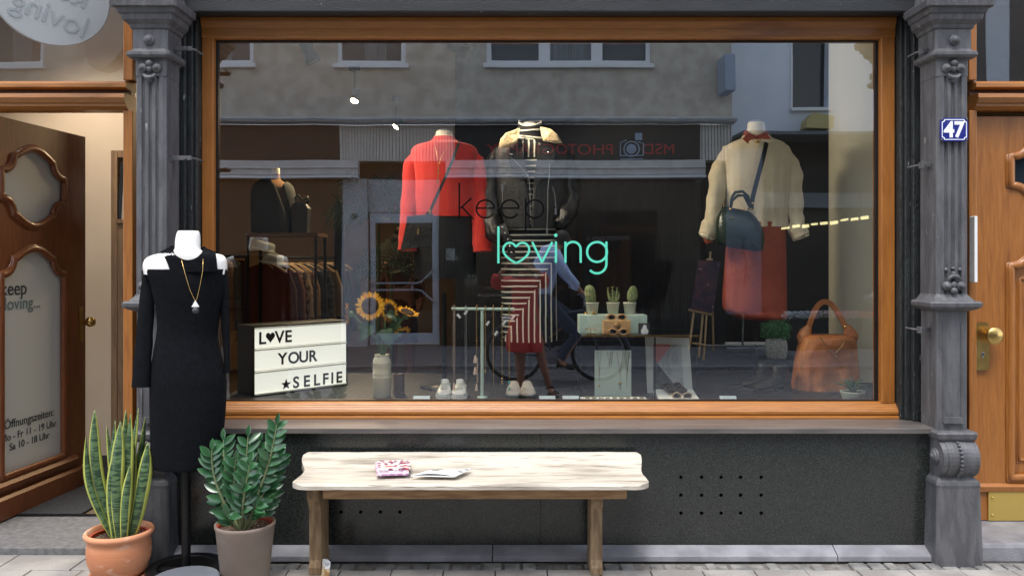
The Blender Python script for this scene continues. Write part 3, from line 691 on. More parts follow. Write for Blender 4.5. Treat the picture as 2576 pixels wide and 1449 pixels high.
# ---- ZZ plant
Yz=-.66
zc=Vector((X(617,Yz),Yz,0))
ZP=T('potted_zz_plant','glossy dark green feathered leaf plant in a taupe pot between mannequin and bench','plant',tuple(zc))
taupe=M('taupe_pot',C(112,98,88),.55,col2=C(120,107,97),ns=6,fleck=C(138,126,116),fs=8,ft=.62); mb=MB()
mb.lathe([(.100,.0),(.104,.005),(.131,.262),(.136,.275),(.1365,.287),(.131,.29),(.126,.286),(.122,.25)],zc,48,cap=False); mb.build('pot',taupe,ZP)
mb=MB(); mb.lathe([(.1235,.270),(.1265,.281),(.122,.283),(.119,.27),(.117,.25)],zc,40,cap=False); mb.build('inner_pot',M('inner_pot',C(172,72,48),.6),ZP)
soil_(ZP,zc,.119,.262)
zl=M('zz_leaf',C(30,66,38),.25,col2=C(52,96,56),ns=9,lo=.35,hi=.7,spec=.6); zs=M('zz_stem',C(110,120,84),.5)
LV=MB();ST=MB(); random.seed(11)
def leafy(p,d,L_,w,roll,nrm):
    d=d.normalized(); s_=d.cross(nrm).normalized(); nn=s_.cross(d).normalized(); g=[]
    for i in range(7):
        t=i/6; ww=w*sin(PI*min(t*.92+.06,1))**.8; c_=p+d*L_*t-nn*.12*L_*t*t
        g.append([c_-s_*ww*.5+nn*ww*.18,c_,c_+s_*ww*.5+nn*ww*.18])
    LV.sheet(g)
for bx_,bY,tx,ty,tY,bnd,n_ in [(612,.0,712,1062,-.05,(.03,0,.03),13),(606,.0,626,1092,.02,(0,0,0),11),(600,-.02,552,1100,.05,(-.02,0,.02),10),(598,.0,518,1126,-.04,(-.04,0,.03),10),
   (616,-.02,722,1144,.03,(.02,-.02,.03),12),(608,-.04,632,1158,-.12,(0,-.03,0),11),(614,.04,660,1110,.06,(0,0,0),10),(620,.0,698,1222,.09,(.02,0,.0),7),(600,-.03,543,1248,.06,(-.02,0,.02),6),
   (612,-.05,652,1262,-.10,(.01,0,.02),8),(604,-.05,566,1290,-.11,(-.02,0,.02),5),(610,.02,600,1180,.05,(0,0,0),8),(612,-.03,610,1215,-.12,(0,0,.01),7),(610,0,590,1150,-.1,(-.02,0,.02),9)]:
    a=Vector((X(bx_,Yz+bY*.5),Yz+bY*.5,.255)); b=P(614+(tx-614)*.84,ty+6,Yz+tY); m=Vector(bnd)
    pp=[a.lerp(b,i/12)+m*sin(PI*i/12) for i in range(13)]
    ST.tube(pp,[.0085-.006*i/12 for i in range(13)],7)
    n_=int(n_*.72)
    for k in range(n_*2):
        t=.30+.70*(k//2+ (k%2)*.3)/n_; 
        if t>1: t=1
        i=min(int(t*12),11); q=pp[i].lerp(pp[i+1],t*12-i); tn=(pp[i+1]-pp[i]).normalized()
        side=tn.cross(Vector((random.uniform(-.5,.5),-1,random.uniform(-.3,.3)))).normalized()*(1 if k%2 else -1)
        d=side*.8+tn*.75+Vector((0,random.uniform(-.35,.1),random.uniform(-.1,.1)))
        leafy(q,d,random.uniform(.062,.082)*(1.05-.25*abs(t-.6)),.035,0,Vector((random.uniform(-.3,.3),-1,.55)))
    leafy(b,tn,.055,.024,0,Vector((0,-1,.5)))
ST.build('stem',zs,ZP); LV.build('foliage',zl,ZP)
# ---- bench
woodb=M('weathered_bench_top',C(132,124,111),.65,col2=C(184,176,163),ns=3,st=(.9,6,6),bump=.3,bs=20,lo=.30,hi=.52,fleck=C(104,94,80),fs=6,ft=.58,flst=(1.0,16,16))
woodl=M('weathered_bench_wood',C(112,90,64),.65,col2=C(146,122,92),ns=5,st=(9,9,1.4),bump=.3,bs=30,fleck=C(100,80,60),fs=8,ft=.68,flst=(8,8,1))
woodr=M('weathered_rail_wood',C(134,100,68),.65,col2=C(166,132,94),ns=5,st=(1.4,12,12),bump=.3,bs=30)
yf,yb=-.78,-.35; xl,xr=X(726,yf),X(1639,yf); xbl,xbr=X(766,yb),X(1610,yb)
BN=T('bench','weathered pale wooden bench with rounded seat corners against the granite base','bench',((xl+xr)/2,-.55,0))
def seatout():
    pts=[]; r=.075
    for i in range(9):
        a=R(180+90*i/8); pts.append((xl+r+r*cos(a),yf+r+r*sin(a)*1.0))
    for i in range(9):
        a=R(270+90*i/8); pts.append((xr-r+r*cos(a),yf+r+r*sin(a)))
    pts+=[(xr,yf+.16),(xr-.006,yf+.22),(xr-.004,yf+.28),(xbr,yb-.06),(xbr,yb-.02),(xbr-.02,yb),(xbl+.02,yb),(xbl,yb-.02),(xbl,yb-.06),(xl+.004,yf+.28),(xl+.006,yf+.22),(xl,yf+.16)]
    return pts
rows=[];so_=seatout()
# seat as a sampled slab with a dished top and raised back lip
import bisect
def seat_z(y): 
    t=(y-yf)/(yb-yf); return .497-.012*sin(PI*min(t*1.25,1))+ (.045*max(0,(t-.72)/.28)**1.0 if t>.72 else 0) - (.012*max(0,1-t/.05)**2)
def halfx(y):
    xs=[]
    n=len(so_)
    for i in range(n):
        (x1,y1),(x2,y2)=so_[i],so_[(i+1)%n]
        if (y1-y)*(y2-y)<=0 and y1!=y2: xs.append(x1+(x2-x1)*(y-y1)/(y2-y1))
    return min(xs),max(xs)
ys=[yf+.0006,yf+.003,yf+.008,yf+.018,yf+.035,yf+.055,yf+.075,yf+.1]+[yf+.1+(yb-yf-.1)*i/14 for i in range(1,14)]+[yb-.012,yb-.004,yb-.0006]
top=[];bot=[]
for y in ys:
    a,b=halfx(y); top.append([Vector((a+(b-a)*j/40,y,seat_z(y)+.0015*noise.noise(Vector((j*.4,y*9,0))))) for j in range(41)]); bot.append([Vector((a+(b-a)*j/40,y,.470)) for j in range(41)])
mb=MB(); mb.sheet(top); mb.sheet([r[::-1] for r in bot])
rim=[r for r in [top[0]]]; 
loopT=top[0]+[r[-1] for r in top[1:-1]]+top[-1][::-1]+[r[0] for r in top[1:-1]][::-1]
loopB=bot[0]+[r[-1] for r in bot[1:-1]]+bot[-1][::-1]+[r[0] for r in bot[1:-1]][::-1]
mb.loft([loopB,loopT],False,False,sm=False); mb.build('seat',woodb,BN)
mb=MB(); ry=-.65; mb.box(X(812,ry),X(1577,ry),ry,ry+.035,.392,.4695); mb.build('rail',woodr,BN,bevel=.003)
for lx in (796,1499):
    xc=X(lx,-.52)-.0; w=.028; mb=MB()
    prof=[(-.625,.4695),(-.625,.40),(-.615,.385),(-.590,.365),(-.575,.34),(-.555,.27),(-.55,.10),(-.56,.075),(-.60,.05),(-.615,.03),(-.615,.002),(-.42,.002),(-.42,.05),(-.44,.08),(-.44,.32),(-.42,.37),(-.39,.39),(-.39,.4695)]
    prof=[(-.585,.4695),(-.585,.385),(-.565,.36),(-.555,.35),(-.535,.30),(-.53,.07),(-.54,.045),(-.545,.04),(-.545,.002),(-.35,.002),(-.35,.05),(-.37,.08),(-.37,.32),(-.35,.37),(-.36,.4695)]
    if lx==796: prof=prof
    mb.prism([(a-.012,b) for a,b in prof],'x',xc-w,xc+w); mb.build('leg',woodl,BN,bevel=.004)
# ---- papers on the bench
def sz(px,py):
    # point on seat top seen at (px,py)
    Y=-.5
    for _ in range(20):
        z=seat_z(Y); Y=(CAMZ-z)*F/(py-HY)-4.5
    return Vector((X(px,Y),Y,z))
MG=T('magazine','small stack of colourful booklets lying on the bench','magazine',tuple(sz(985,1160)))
cm=M('magazine_cover',C(214,210,206),.35,col2=C(130,60,90),ns=38,lo=.46,hi=.56,detail=2,fleck=C(190,70,50),fs=30,ft=.62)
a,b,c_,d_=sz(944,1180),sz(1026,1176),sz(1027,1152),sz(948,1148)
for k in range(4):
    mb=MB(); o_=.003*k; zz=.503+.0075*k
    mb.loft([[(p[0]+o_*(k%2),p[1]+o_*.5,h) for p in (a,b,c_,d_)] for h in (zz-.0,zz+.0068)],sm=False); mb.build('booklet',[cm,M('pink_cover',C(176,120,168),.4,col2=C(225,215,222),ns=50),M('pages',C(226,218,224),.6)][0 if k==3 else 1+(k%2)],MG,bevel=.001)
MZ=T('magazine','open white newspaper with dark print spread on the bench','newspaper',tuple(sz(1110,1165)))
npm=M('newsprint',C(232,232,230),.6,col2=C(120,120,122),ns=13,lo=.55,hi=.60,detail=3)
a,b,c_,d_=sz(1082,1194),sz(1186,1189),sz(1144,1142),sz(1032,1146)
for k in range(2):
    g=[]
    for i in range(9):
        t=i/8; l=a.lerp(d_,t); r=b.lerp(c_,t); row=[]
        for j in range(9):
            u=j/8; q=l.lerp(r,u); row.append(Vector((q.x+.004*k,q.y+.003*k,.505+.003*k+.010*k*sin(PI*u)*t+ (.045*max(0,t-.8)*5*max(0,u-.5) if k==2 else 0))))
        g.append(row)
    mb=MB(); mb.sheet(g); mb.build('sheet',npm if k==1 else paper,MZ,solid=.0015)
# cigarette packet
cgx=X(817,-.60); CG=T('cigarette_packet','small cream and white cigarette packet standing by the foot of the bench','packet',(cgx,-.58,0))
Mg=Matrix.Translation((cgx,-.60,0))@Matrix.Rotation(R(28),4,'Z')@Matrix.Rotation(R(6),4,'Y')
MB(Mg).box(-.011,.011,-.028,.028,0,.058).build('packet_body',M('packet_cream',C(205,190,150),.5,col2=C(150,110,70),ns=30),CG,bevel=.001)
MB(Mg).box(-.0115,.0115,-.0285,.0285,.058,.088).build('packet_lid',M('packet_grey',C(150,152,156),.4,col2=C(225,226,228),ns=60),CG,bevel=.001)
# ================================================================ display behind the glass
DZ=.72
def fl(px,Y): return (X(px,Y),Y,DZ)
# light box
u0=Vector((.70,.714,0)).normalized(); ang=math.atan2(u0.y,u0.x)
MLB=Matrix.Translation((-1.476,.25,.7205))@Matrix.Rotation(ang,4,'Z')
LB=T('letter_light_box','white cinema letter box in a black case with black letters LOVE YOUR SELFIE','sign',(-1.476,.25,.72))
MB(MLB).box(-.012,.632,.004,.18,0,.405).box(-.012,.632,-.004,.004,.393,.405).box(-.012,.632,-.004,.004,0,.006).box(-.012,0,-.004,.004,.006,.393).box(.62,.632,-.004,.004,.006,.393).build('case',blackpl,LB,bevel=.002)
MB(MLB).box(0,.62,-.003,.003,.006,.393).build('panel',M('lightbox_panel',C(235,234,224),.45,emit=.3),LB)  # small glow added to make the panel whiter
mb=MB(MLB)
for k in range(1,3): mb.box(.0,.62,-.012,-.003,.006+.129*k-.004,.006+.129*k+.004); mb.box(0,.62,-.007,-.003,.006+.129*k+.008,.006+.129*k+.012)
mb.box(0,.62,-.012,-.003,.385,.393); mb.box(0,.62,-.012,-.003,.006,.014); mb.build('letter_rail',white,LB)
pm=M('letter_black',C(22,22,24),.5)
def lb(s,u,v,sz_): text('letter',s,sz_,pm,LB,MLB@Matrix.Translation((u,-.0045,v))@FRONT,.0008,'LEFT',1,.0022)
for s,u in (('L',.022),('V',.128),('E',.19)): lb(s,u,.298,.098)
mb=MB(MLB); hh=[]
for i in range(32):
    t=2*PI*i/32; hh.append((.098+.0018*16*sin(t)**3,.335+.0021*(13*cos(t)-5*cos(2*t)-2*cos(3*t)-cos(4*t))))
mb.prism(hh,'y',-.006,-.004); 
st_=[]
for i in range(10):
    r=.034 if i%2==0 else .014; st_.append((.20+r*sin(PI*i/5),.048+r*cos(PI*i/5)))
mb.prism(st_,'y',-.006,-.004); mb.build('letter',pm,LB)
for s,u in zip('YOUR',(.148,.212,.285,.352)): lb(s,u,.170,.094)
for s,u in zip('SELFIE',(.245,.315,.385,.448,.507,.545)): lb(s,u,.022,.094)
# vase and sunflowers
Yv=.24; vx=X(961,Yv)
VS=T('vase','tall cream stoneware vase holding the sunflowers','vase',(vx,Yv,DZ))
k_=D(Yv)/F; mb=MB(); mb.lathe([(.047,.0),(.052,.006),(.0525,.11),(.0535,.113),(.0525,.116),(.0525,.132),(.0535,.135),(.0525,.138),(.052,.19),(.0535,.193),(.052,.197),(.050,.215),(.042,.23),(.0405,.234),(.044,.238),(.044,.243),(.040,.243),(.038,.23)],(vx,Yv,DZ),40,cap=False); mb.build('vase_body',M('cream_glaze',C(222,217,192),.25,coat=.5),VS)
pet=M('sunflower_petal',C(238,160,26),.55,col2=C(250,192,50),ns=30); petd=M('sunflower_disc',C(52,38,34),.9,bump=1,bs=140,col2=C(86,62,44),ns=90); grn=M('sunflower_green',C(70,98,50),.6,col2=C(92,120,66),ns=14); grl=M('sunflower_leaf',C(34,62,34),.5,col2=C(52,84,46),ns=14,bump=.2)
def sunflower(px,py,Yh,rad,facing,label,cpl,leaf=(),droop=0,np_=34,disc=.56):
    h=P(px,py,Yh); s=T('sunflower',label,'flower',(vx,Yv,DZ+.2),'sunflowers in the cream vase'); f=Vector(facing).normalized()
    rot=Matrix.Translation(h)@f.to_track_quat('Z','Y').to_matrix().to_4x4()
    r=rad*1.16*D(Yh)/F; mb=MB(rot); random.seed(int(px))
    mb.lathe([(r*disc*1.02,-.004),(r*disc,.004),(r*disc*.8,.009),(r*disc*.45,.006),(.001,.003)],(0,0,0),24,cap=False); mb.build('disc',petd,s)
    mb=MB(rot)
    for lay in range(2):
        for k in range(np_//2):
            a=2*PI*(k+.5*lay)/(np_//2)+random.uniform(-.07,.07); l=r*(1-disc*.9)*random.uniform(.85,1.15); w=r*.17; z0=-.002-.003*lay; cu=random.uniform(-.2,.25)+droop
            g=[]
            for i in range(6):
                t=i/5; q=r*disc*.88+l*t; ww=w*sin(PI*min(.15+t*.85,1))**.7; z=z0+cu*l*t*t
                c_=Vector((cos(a)*q,sin(a)*q,z)); sd_=Vector((-sin(a),cos(a),0))*ww*.5
                g.append([c_-sd_+Vector((0,0,.002)),c_,c_+sd_+Vector((0,0,.002))])
            mb.sheet(g)
    mb.build('petals',pet,s)
    mb=MB(); mb.sphere(h-f*(r*disc*.62),r*disc*.55,14,8); 
    b0=Vector((vx+random.uniform(-.02,.02),Yv,DZ+.22))
    pts=[b0]+[P(*q) for q in cpl]+[h-f*.03]; pts=[Vector(q) for q in smooth_rows([tuple(p) for p in pts],6)]
    mb.tube(pts,.0055,8)
    for k in range(14):
        a=2*PI*k/14; g=[]
        for i in range(4):
            t=i/3; q=r*disc*.6+r*.55*t; c_=rot@Vector((cos(a)*q,sin(a)*q,-.012+.01*t)); sd_=(rot.to_3x3()@Vector((-sin(a),cos(a),0)))*r*.11*(1-t)
            g.append([c_-sd_,c_+sd_])
        mb.sheet(g)
    mb.build('stem',grn,s)
    for k,(bx,by,tx,ty,w,Yl_) in enumerate(leaf):
        a=P(bx,by,Yl_);b=P(tx,ty,Yl_-.04); mb=MB(); g=[]; ax=(b-a); sd_=ax.cross(Vector((0,-1,.25))).normalized()
        for i in range(11):
            t=i/10; ww=w/F*D(Yl_)*sin(PI*t**.75)**.9; c_=a+ax*t+Vector((0,0,.025*sin(PI*t)))
            g.append([c_+sd_*ww*u*.5+Vector((0,-abs(u)*ww*.15+.004*sin(t*14+u*3),0)) for u in (-1,-.5,0,.5,1)])
        mb.sheet(g); mb.build('leaf',grl,s)
    return s
sunflower(931,769,.16,33,(-.05,-1,.12),'large sunflower facing the street, fullest head in the vase',[(958,880,.24),(945,820,.22)],[(945,815,905,860,38,.22)],0)
sunflower(873,790,.2,24,(-1,-.28,.0),'sunflower seen from its side beside the letter box',[(950,860,.24),(915,820,.22),(892,796,.2)],[(930,830,898,828,16,.22)],.1)
sunflower(979,780,.26,27,(.75,-.62,.2),'small sunflower half turned, just behind the large head',[(962,880,.24),(968,830,.24)],[(962,825,985,880,36,.2),(968,790,1000,812,22,.24)],.1)
sunflower(1025,785,.24,26,(.35,-.25,.95),'sunflower tilted skyward on the far side of the bunch',[(968,870,.24),(992,835,.26),(1010,808,.25)],[(985,830,1012,800,20,.25)],.25)
sunflower(1013,838,.2,19,(.45,-.5,-.75),'small drooping sunflower hanging lowest in the bunch',[(975,872,.24),(992,838,.22),(1006,822,.21)],[(980,860,1016,838,24,.2),(975,850,1000,815,18,.22)],-.3,26,.5)
BB=MB(); BB.lathe([(.034,0),(.034,.118),(.031,.12),(.031,.10)],fl(1003,.34),28,cap=False); tag(BB.build('candle_jar',M('brown_jar',C(66,40,34),.4),None),'dark brown cylinder jar beside the cream vase','jar')
# T-shaped necklace stand with necklaces
Yt=.22
TS=T('necklace_stand','mint white T shaped jewellery stand with long necklaces','stand',fl(1213,Yt))
a,b=P(1137,777,Yt),P(1293,778,Yt); mb=MB(); mb.tube([(a.x,Yt,a.z),(b.x,Yt,b.z)],.0085,16); mb.lathe([(.0105,0),(.0105,.004)],(a.x-.002,Yt,a.z),16,ax='x'); mb.lathe([(.0105,0),(.0105,.004)],(b.x-.002,Yt,b.z),16,ax='x'); mb.build('bar',mint,TS)
p_=P(1213,781,Yt); mb=MB(); mb.tube([(p_.x,Yt,DZ+.006),(p_.x,Yt,p_.z)],.0095,16); mb.build('post',mint,TS)
mb=MB(); mb.lathe([(.03,0),(.03,.005),(.02,.007)],(p_.x,Yt,DZ),32); mb.build('foot',mint,TS)
tm=M('tassel',C(226,196,176),.8); turq=M('turquoise',C(60,160,160),.4); prl=M('pearl',C(225,215,200),.3)
NKS=[(1143,962,'taupe multi strand necklace at the bar end near the flowers',4,M('taupe_thread',C(150,130,112),.7),'tassel',tm),(1172,968,'thin silver necklace with an oval pearl drop',3,silver,'drop',prl),(1199,965,'gold necklace with peach tassels',1.2,gold,'tassels',tm),
 (1221,930,'gold necklace with small leaf charm and white tag, right of the post',1.4,gold,'charm',gold),(1241,975,'gold chain with long dark bar pendant and white tag',.8,gold,'bar',M('darkbar',C(60,50,48),.4)),(1263,952,'gold chain ending in two gold beads',1.4,gold,'beads',gold),(1281,958,'gold chain with turquoise drop hanging near the bar end',1.2,gold,'stone',turq)]
for i,(px,py,lab,gap,mt,kind,pmm) in enumerate(NKS):
    tp=P(px,772,Yt); bt=P(px+ (0 if i else -1),py,Yt-.014)
    n=T('necklace',lab,'necklace',(tp.x,Yt,tp.z),'necklaces on the T shaped stand'); g=gap*D(Yt)/F*.9
    mb=MB(); pts=[(tp.x-g*.3,Yt+.011,tp.z-.02),(tp.x-g*.3,Yt,tp.z+.003),(tp.x-g*.5,Yt-.012,tp.z-.01),(bt.x-g*.7,Yt-.013,(tp.z+bt.z)/2),(bt.x,Yt-.014,bt.z),(bt.x+g*.7,Yt-.013,(tp.z+bt.z)/2),(tp.x+g*.5,Yt-.012,tp.z-.01),(tp.x+g*.3,Yt,tp.z+.003),(tp.x+g*.3,Yt+.011,tp.z-.02)]
    mb.tube([Vector(q) for q in smooth_rows(pts,4)],.0013,5)
    if i==0:
        for q in (-.004,.003,.006,-.007): mb.tube([(tp.x+q*.4,Yt-.012,tp.z-.01),(bt.x+q,Yt-.014,(tp.z+bt.z)/2-.05),(bt.x+q*.3,Yt-.014,bt.z+.02)],.0013,5)
    mb.build('chain',mt,n)
    mb=MB()
    if kind in('drop','stone'): mb.sphere((bt.x,Yt-.014,bt.z-.008),.009,10,8,(.7,.4,1.4)); 
    if kind=='stone': mb.sphere((bt.x,Yt-.014,bt.z-.045),.008,10,8,(.7,.5,1.5)); mb.tube([(bt.x,Yt-.014,bt.z),(bt.x,Yt-.014,bt.z-.05)],.001,5)
    if kind in('tassel','tassels'):
        mb.lathe([(.002,.0),(.004,-.006),(.008,-.035),(.007,-.04)],(bt.x,Yt-.014,bt.z),8)
        if kind=='tassels':
            for q in (60,120): mb.lathe([(.002,.03),(.006,.02),(.011,-.012),(.01,-.014)],(bt.x-.008,Yt-.014,bt.z+q*.0011),8)
            for q in range(12): mb.sphere((bt.x+.005,Yt-.014,bt.z+.01+q*.012),.004,6,4)
    if kind=='charm': mb.sphere((bt.x,Yt-.014,bt.z-.01),.009,8,6,(.5,.3,1.6))
    if kind=='bar': mb.box(bt.x-.004,bt.x+.004,Yt-.016,Yt-.012,bt.z-.05,bt.z)
    if kind=='beads':
        for q in(0,.035,.06): mb.sphere((bt.x,Yt-.014,bt.z-q*.5),.006,8,6)
    mb.build('pendant',pmm,n)
    tg={0:(1154,795),1:(1172,786),3:(1227,813),4:(1248,838),5:(1268,812),6:(1290,799)}.get(i)
    if tg:
        q=P(tg[0],tg[1],Yt-.02); mm=Matrix.Translation(q)@Matrix.Rotation(R(35 if i else -40),4,'Y'); MB(mm).box(-.0065,.0065,-.0004,.0004,-.014,.014).build('price_tag',paper,n)
# ---------------------------------------------------------------- dressed mannequins in the window
def stand(m,px,Y,zt):
    x=X(px,Y); mb=MB(); mb.tube([(x,Y,DZ+.01),(x,Y,zt)],.014,12); mb.lathe([(.15,0),(.15,.008),(.02,.014)],(x,Y,DZ+.001),32); mb.build('stand',blackmt,m)
def bust(m,px,Y,top,sh,wn_,ws,bot):
    mb=MB(); h=sh-top
    bodyloft(mb,[(top,px-wn_*.82,px+wn_*.82),(top+h*.10,px-wn_*.95,px+wn_*.95),(top+h*.4,px-wn_,px+wn_),(top+h*.7,px-wn_*1.15,px+wn_*1.15),(sh,px-wn_*1.35,px+wn_*1.35),(sh+14,px-ws*.55,px+ws*.55),(sh+40,px-ws*.85,px+ws*.85),(sh+110,px-ws*.85,px+ws*.85),(bot,px-ws*.8,px+ws*.8)],Y,.2,ex=2.1)
    mb.build('body',cream,m); 
    mb=MB(); k=D(Y)/F; mb.lathe([(wn_*.84*k,0),(wn_*.86*k,.006),(wn_*.5*k,.012)],(X(px,Y),Y,Z(top,Y)),24,sy=.75); mb.build('neck_cap',M('grey_cap',C(110,112,118),.4),m)
# red outfit
Ym2=.60
RM=T('mannequin','cream mannequin in a coral red high neck sweater and black shorts in the window','mannequin',(X(1118,Ym2),Ym2,DZ))
stand(RM,1118,Ym2,1.3); bust(RM,1117,Ym2,331,352,21,66,560)
redk=M('coral_knit',C(196,34,24),.85,col2=C(206,46,32),ns=3,bump=.2,bs=160,sheen=.2)
mb=MB(); bodyloft(mb,[(344,1092,1142),(350,1089,1147),(356,1082,1154),(362,1066,1172),(369,1044,1192),(384,1034,1202),(415,1040,1198),(455,1044,1192),(500,1042,1194),(540,1040,1200),(546,1042,1198)],Ym2,.24,fold=.045,fq=6,caps=(True,True),seg=72)
limb(mb,[(1072,372,Ym2,6),(1056,386,Ym2,15),(1044,402,Ym2,18),(1036,420,Ym2,22),(1032,480,Ym2-.02,22),(1029,540,Ym2-.05,23),(1027,600,Ym2-.07,24),(1026,630,Ym2-.08,24)],fold=.07,flat=.75)
limb(mb,[(1166,372,Ym2,6),(1182,386,Ym2,15),(1194,402,Ym2,18),(1201,420,Ym2,21),(1206,480,Ym2-.02,21),(1209,540,Ym2-.05,22),(1212,600,Ym2-.07,24),(1214,633,Ym2-.08,24)],fold=.07,flat=.75,seed=4)
mb.build('sweater',redk,RM)
blsh=M('black_cloth',C(24,25,27),.85,bump=.2,bs=80,col2=C(34,35,37),ns=6)
mb=MB(); bodyloft(mb,[(535,1046,1192),(580,1044,1194),(640,1042,1198),(700,1046,1196)],Ym2,.24,fold=.04,fq=5,seed=2); mb.build('shorts',blsh,RM)
HB=T('handbag','small black crossbody bag worn on the red sweater','bag',(X(1070,Ym2-.2),Ym2-.2,1.4))
Yb=Ym2-.21; mb=MB(); q=[P(1027,548,Yb),P(1088,540,Yb),P(1092,618,Yb),P(1010,628,Yb)]
mb.prism([(p.x,p.z) for p in (q[3],q[2],q[1],q[0])],'y',Yb-.035,Yb+.035); mb.build('bag_body',leather,HB,bevel=.012)
mb=MB(); q=[P(1024,545,Yb-.04),P(1090,538,Yb-.04),P(1082,585,Yb-.045),P(1050,600,Yb-.045),P(1020,592,Yb-.045)]; mb.prism([(p.x,p.z) for p in q[::-1]],'y',Yb-.044,Yb-.036); mb.build('flap',leather,HB,bevel=.002)
mb=MB()
def strap(mb,pts,w,th=.002):
    pts=[Vector(p) for p in smooth_rows([tuple(p) for p in pts],5)]
    rings=[]
    for i,p in enumerate(pts):
        t=(pts[min(i+1,len(pts)-1)]-pts[max(i-1,0)]).normalized(); a=t.cross(Vector((0,1,0))).normalized()*w*.5; n_=a.cross(t).normalized()*th
        rings.append([p-a-n_,p+a-n_,p+a+n_,p-a+n_])
    mb.loft(rings,sm=False)
strap(mb,[P(1156,352,Ym2+.03),P(1154,360,Ym2-.10),P(1147,380,Ym2-.155),P(1130,425,Ym2-.175),P(1105,480,Ym2-.185),P(1085,525,Ym2-.2),P(1080,545,Ym2-.2)],.018); mb.build('strap',leather,HB)
mb=MB(); a=P(1081,530,Ym2-.205); mb.box(a.x-.005,a.x+.007,a.y-.004,a.y+.004,a.z-.03,a.z+.012); a=P(1052,582,Yb-.05); mb.box(a.x-.004,a.x+.004,a.y-.003,a.y+.003,a.z-.02,a.z+.014)
a=P(1129,428,Ym2-.17); mb.box(a.x-.012,a.x+.012,a.y-.004,a.y+.003,a.z-.011,a.z+.011); mb.build('buckle',gold,HB)
NR=T('necklace','fine double chain necklace with gold tubes on the red sweater','necklace',(X(1105,Ym2-.16),Ym2-.16,2))
Yq=Ym2-.155; mb=MB(); mb.tube([P(1094,350,Ym2-.08),P(1095,372,Yq+.02),P(1101,400,Yq-.005),P(1103,448,Yq-.015),P(1101,462,Yq-.015),P(1103,420,Yq-.01),P(1110,395,Yq),P(1130,362,Yq+.03),P(1140,350,Ym2-.07)],.0012,5)
for px,py in ((1103,430),(1101,456)): a=P(px,py,Yq-.017); mb.box(a.x-.004,a.x+.004,a.y-.003,a.y+.003,a.z-.015,a.z+.008)
mb.build('chain',gold,NR)
# striped dress and leather jacket
Ym3=.62
JM=T('mannequin','mannequin in a black leather biker jacket over a black and white striped dress','mannequin',(X(1332,Ym3),Ym3,DZ))
stand(JM,1332,Ym3,1.2); bust(JM,1332,Ym3,312,352,20,60,560)
def stripes():
    m=bpy.data.materials.new('striped_knit'); m.use_nodes=True; n=m.node_tree.nodes; l=m.node_tree.links; b=n['Principled BSDF']; b.inputs['Roughness'].default_value=.8
    tc=n.new('ShaderNodeTexCoord'); sp=n.new('ShaderNodeSeparateXYZ'); l.new(tc.outputs['Object'],sp.inputs[0])
    k=F/D(Ym3-.12)
    def mth(op,a,b_=None,c=None):
        q=n.new('ShaderNodeMath'); q.operation=op
        for i,v in enumerate((a,b_,c)):
            if v is None: continue
            if isinstance(v,(int,float)): q.inputs[i].default_value=v
            else: l.new(v,q.inputs[i])
        return q.outputs[0]
    # knit pattern coordinates, metres from the mannequin's axis
    nz=n.new('ShaderNodeTexNoise'); nz.inputs['Scale'].default_value=5; l.new(tc.outputs['Object'],nz.inputs[0]); wob=mth('MULTIPLY_ADD',nz.outputs[0],.012,-.006)
    xm=mth('ADD',sp.outputs[0],wob); zm=mth('ADD',sp.outputs[2],wob)
    per=14.45/k
    def st(v,off): 
        f=mth('FRACT',mth('MULTIPLY_ADD',v,1/per,off)); return mth('LESS_THAN',f,.25)
    hz=st(zm,.15); vt=st(xm,.35)
    # diagonal: vertical stripes below the line running down to the left
    x0,z0=(1392-1332)/k,Z(655,Ym3-.12)-DZ; x1,z1=(1292-1332)/k,Z(812,Ym3-.12)-DZ
    sl_=(z1-z0)/(x1-x0)
    isv=mth('GREATER_THAN',mth('SUBTRACT',mth('MULTIPLY_ADD',xm,sl_,z0-sl_*x0),zm),0)
    low=mth('LESS_THAN',sp.outputs[2],z0+.01); isv=mth('MULTIPLY',isv,low)
    up=mth('GREATER_THAN',sp.outputs[2],Z(395,Ym3-.12)-DZ); isv=mth('MAXIMUM',isv,up)
    mx=n.new('ShaderNodeMix'); mx.data_type='FLOAT'; l.new(isv,mx.inputs[0]); l.new(hz,mx.inputs[2]); l.new(vt,mx.inputs[3])
    mc=n.new('ShaderNodeMix'); mc.data_type='RGBA'; mc.inputs[6].default_value=C(18,18,20); mc.inputs[7].default_value=C(226,222,205)
    l.new(mx.outputs[0],mc.inputs[0]); l.new(mc.outputs[2],b.inputs['Base Color']); return m
strm=stripes()
mb=MB(); bodyloft(mb,[(350,1300,1364),(362,1285,1380),(380,1275,1392),(480,1276,1390),(560,1262,1396),(600,1259,1398),(660,1260,1399),(740,1261,1400),(800,1262,1401),(850,1264,1402),(857,1266,1400)],Ym3,.25,fold=.012,fq=4,seed=5,seg=80); mb.build('dress',strm,JM)
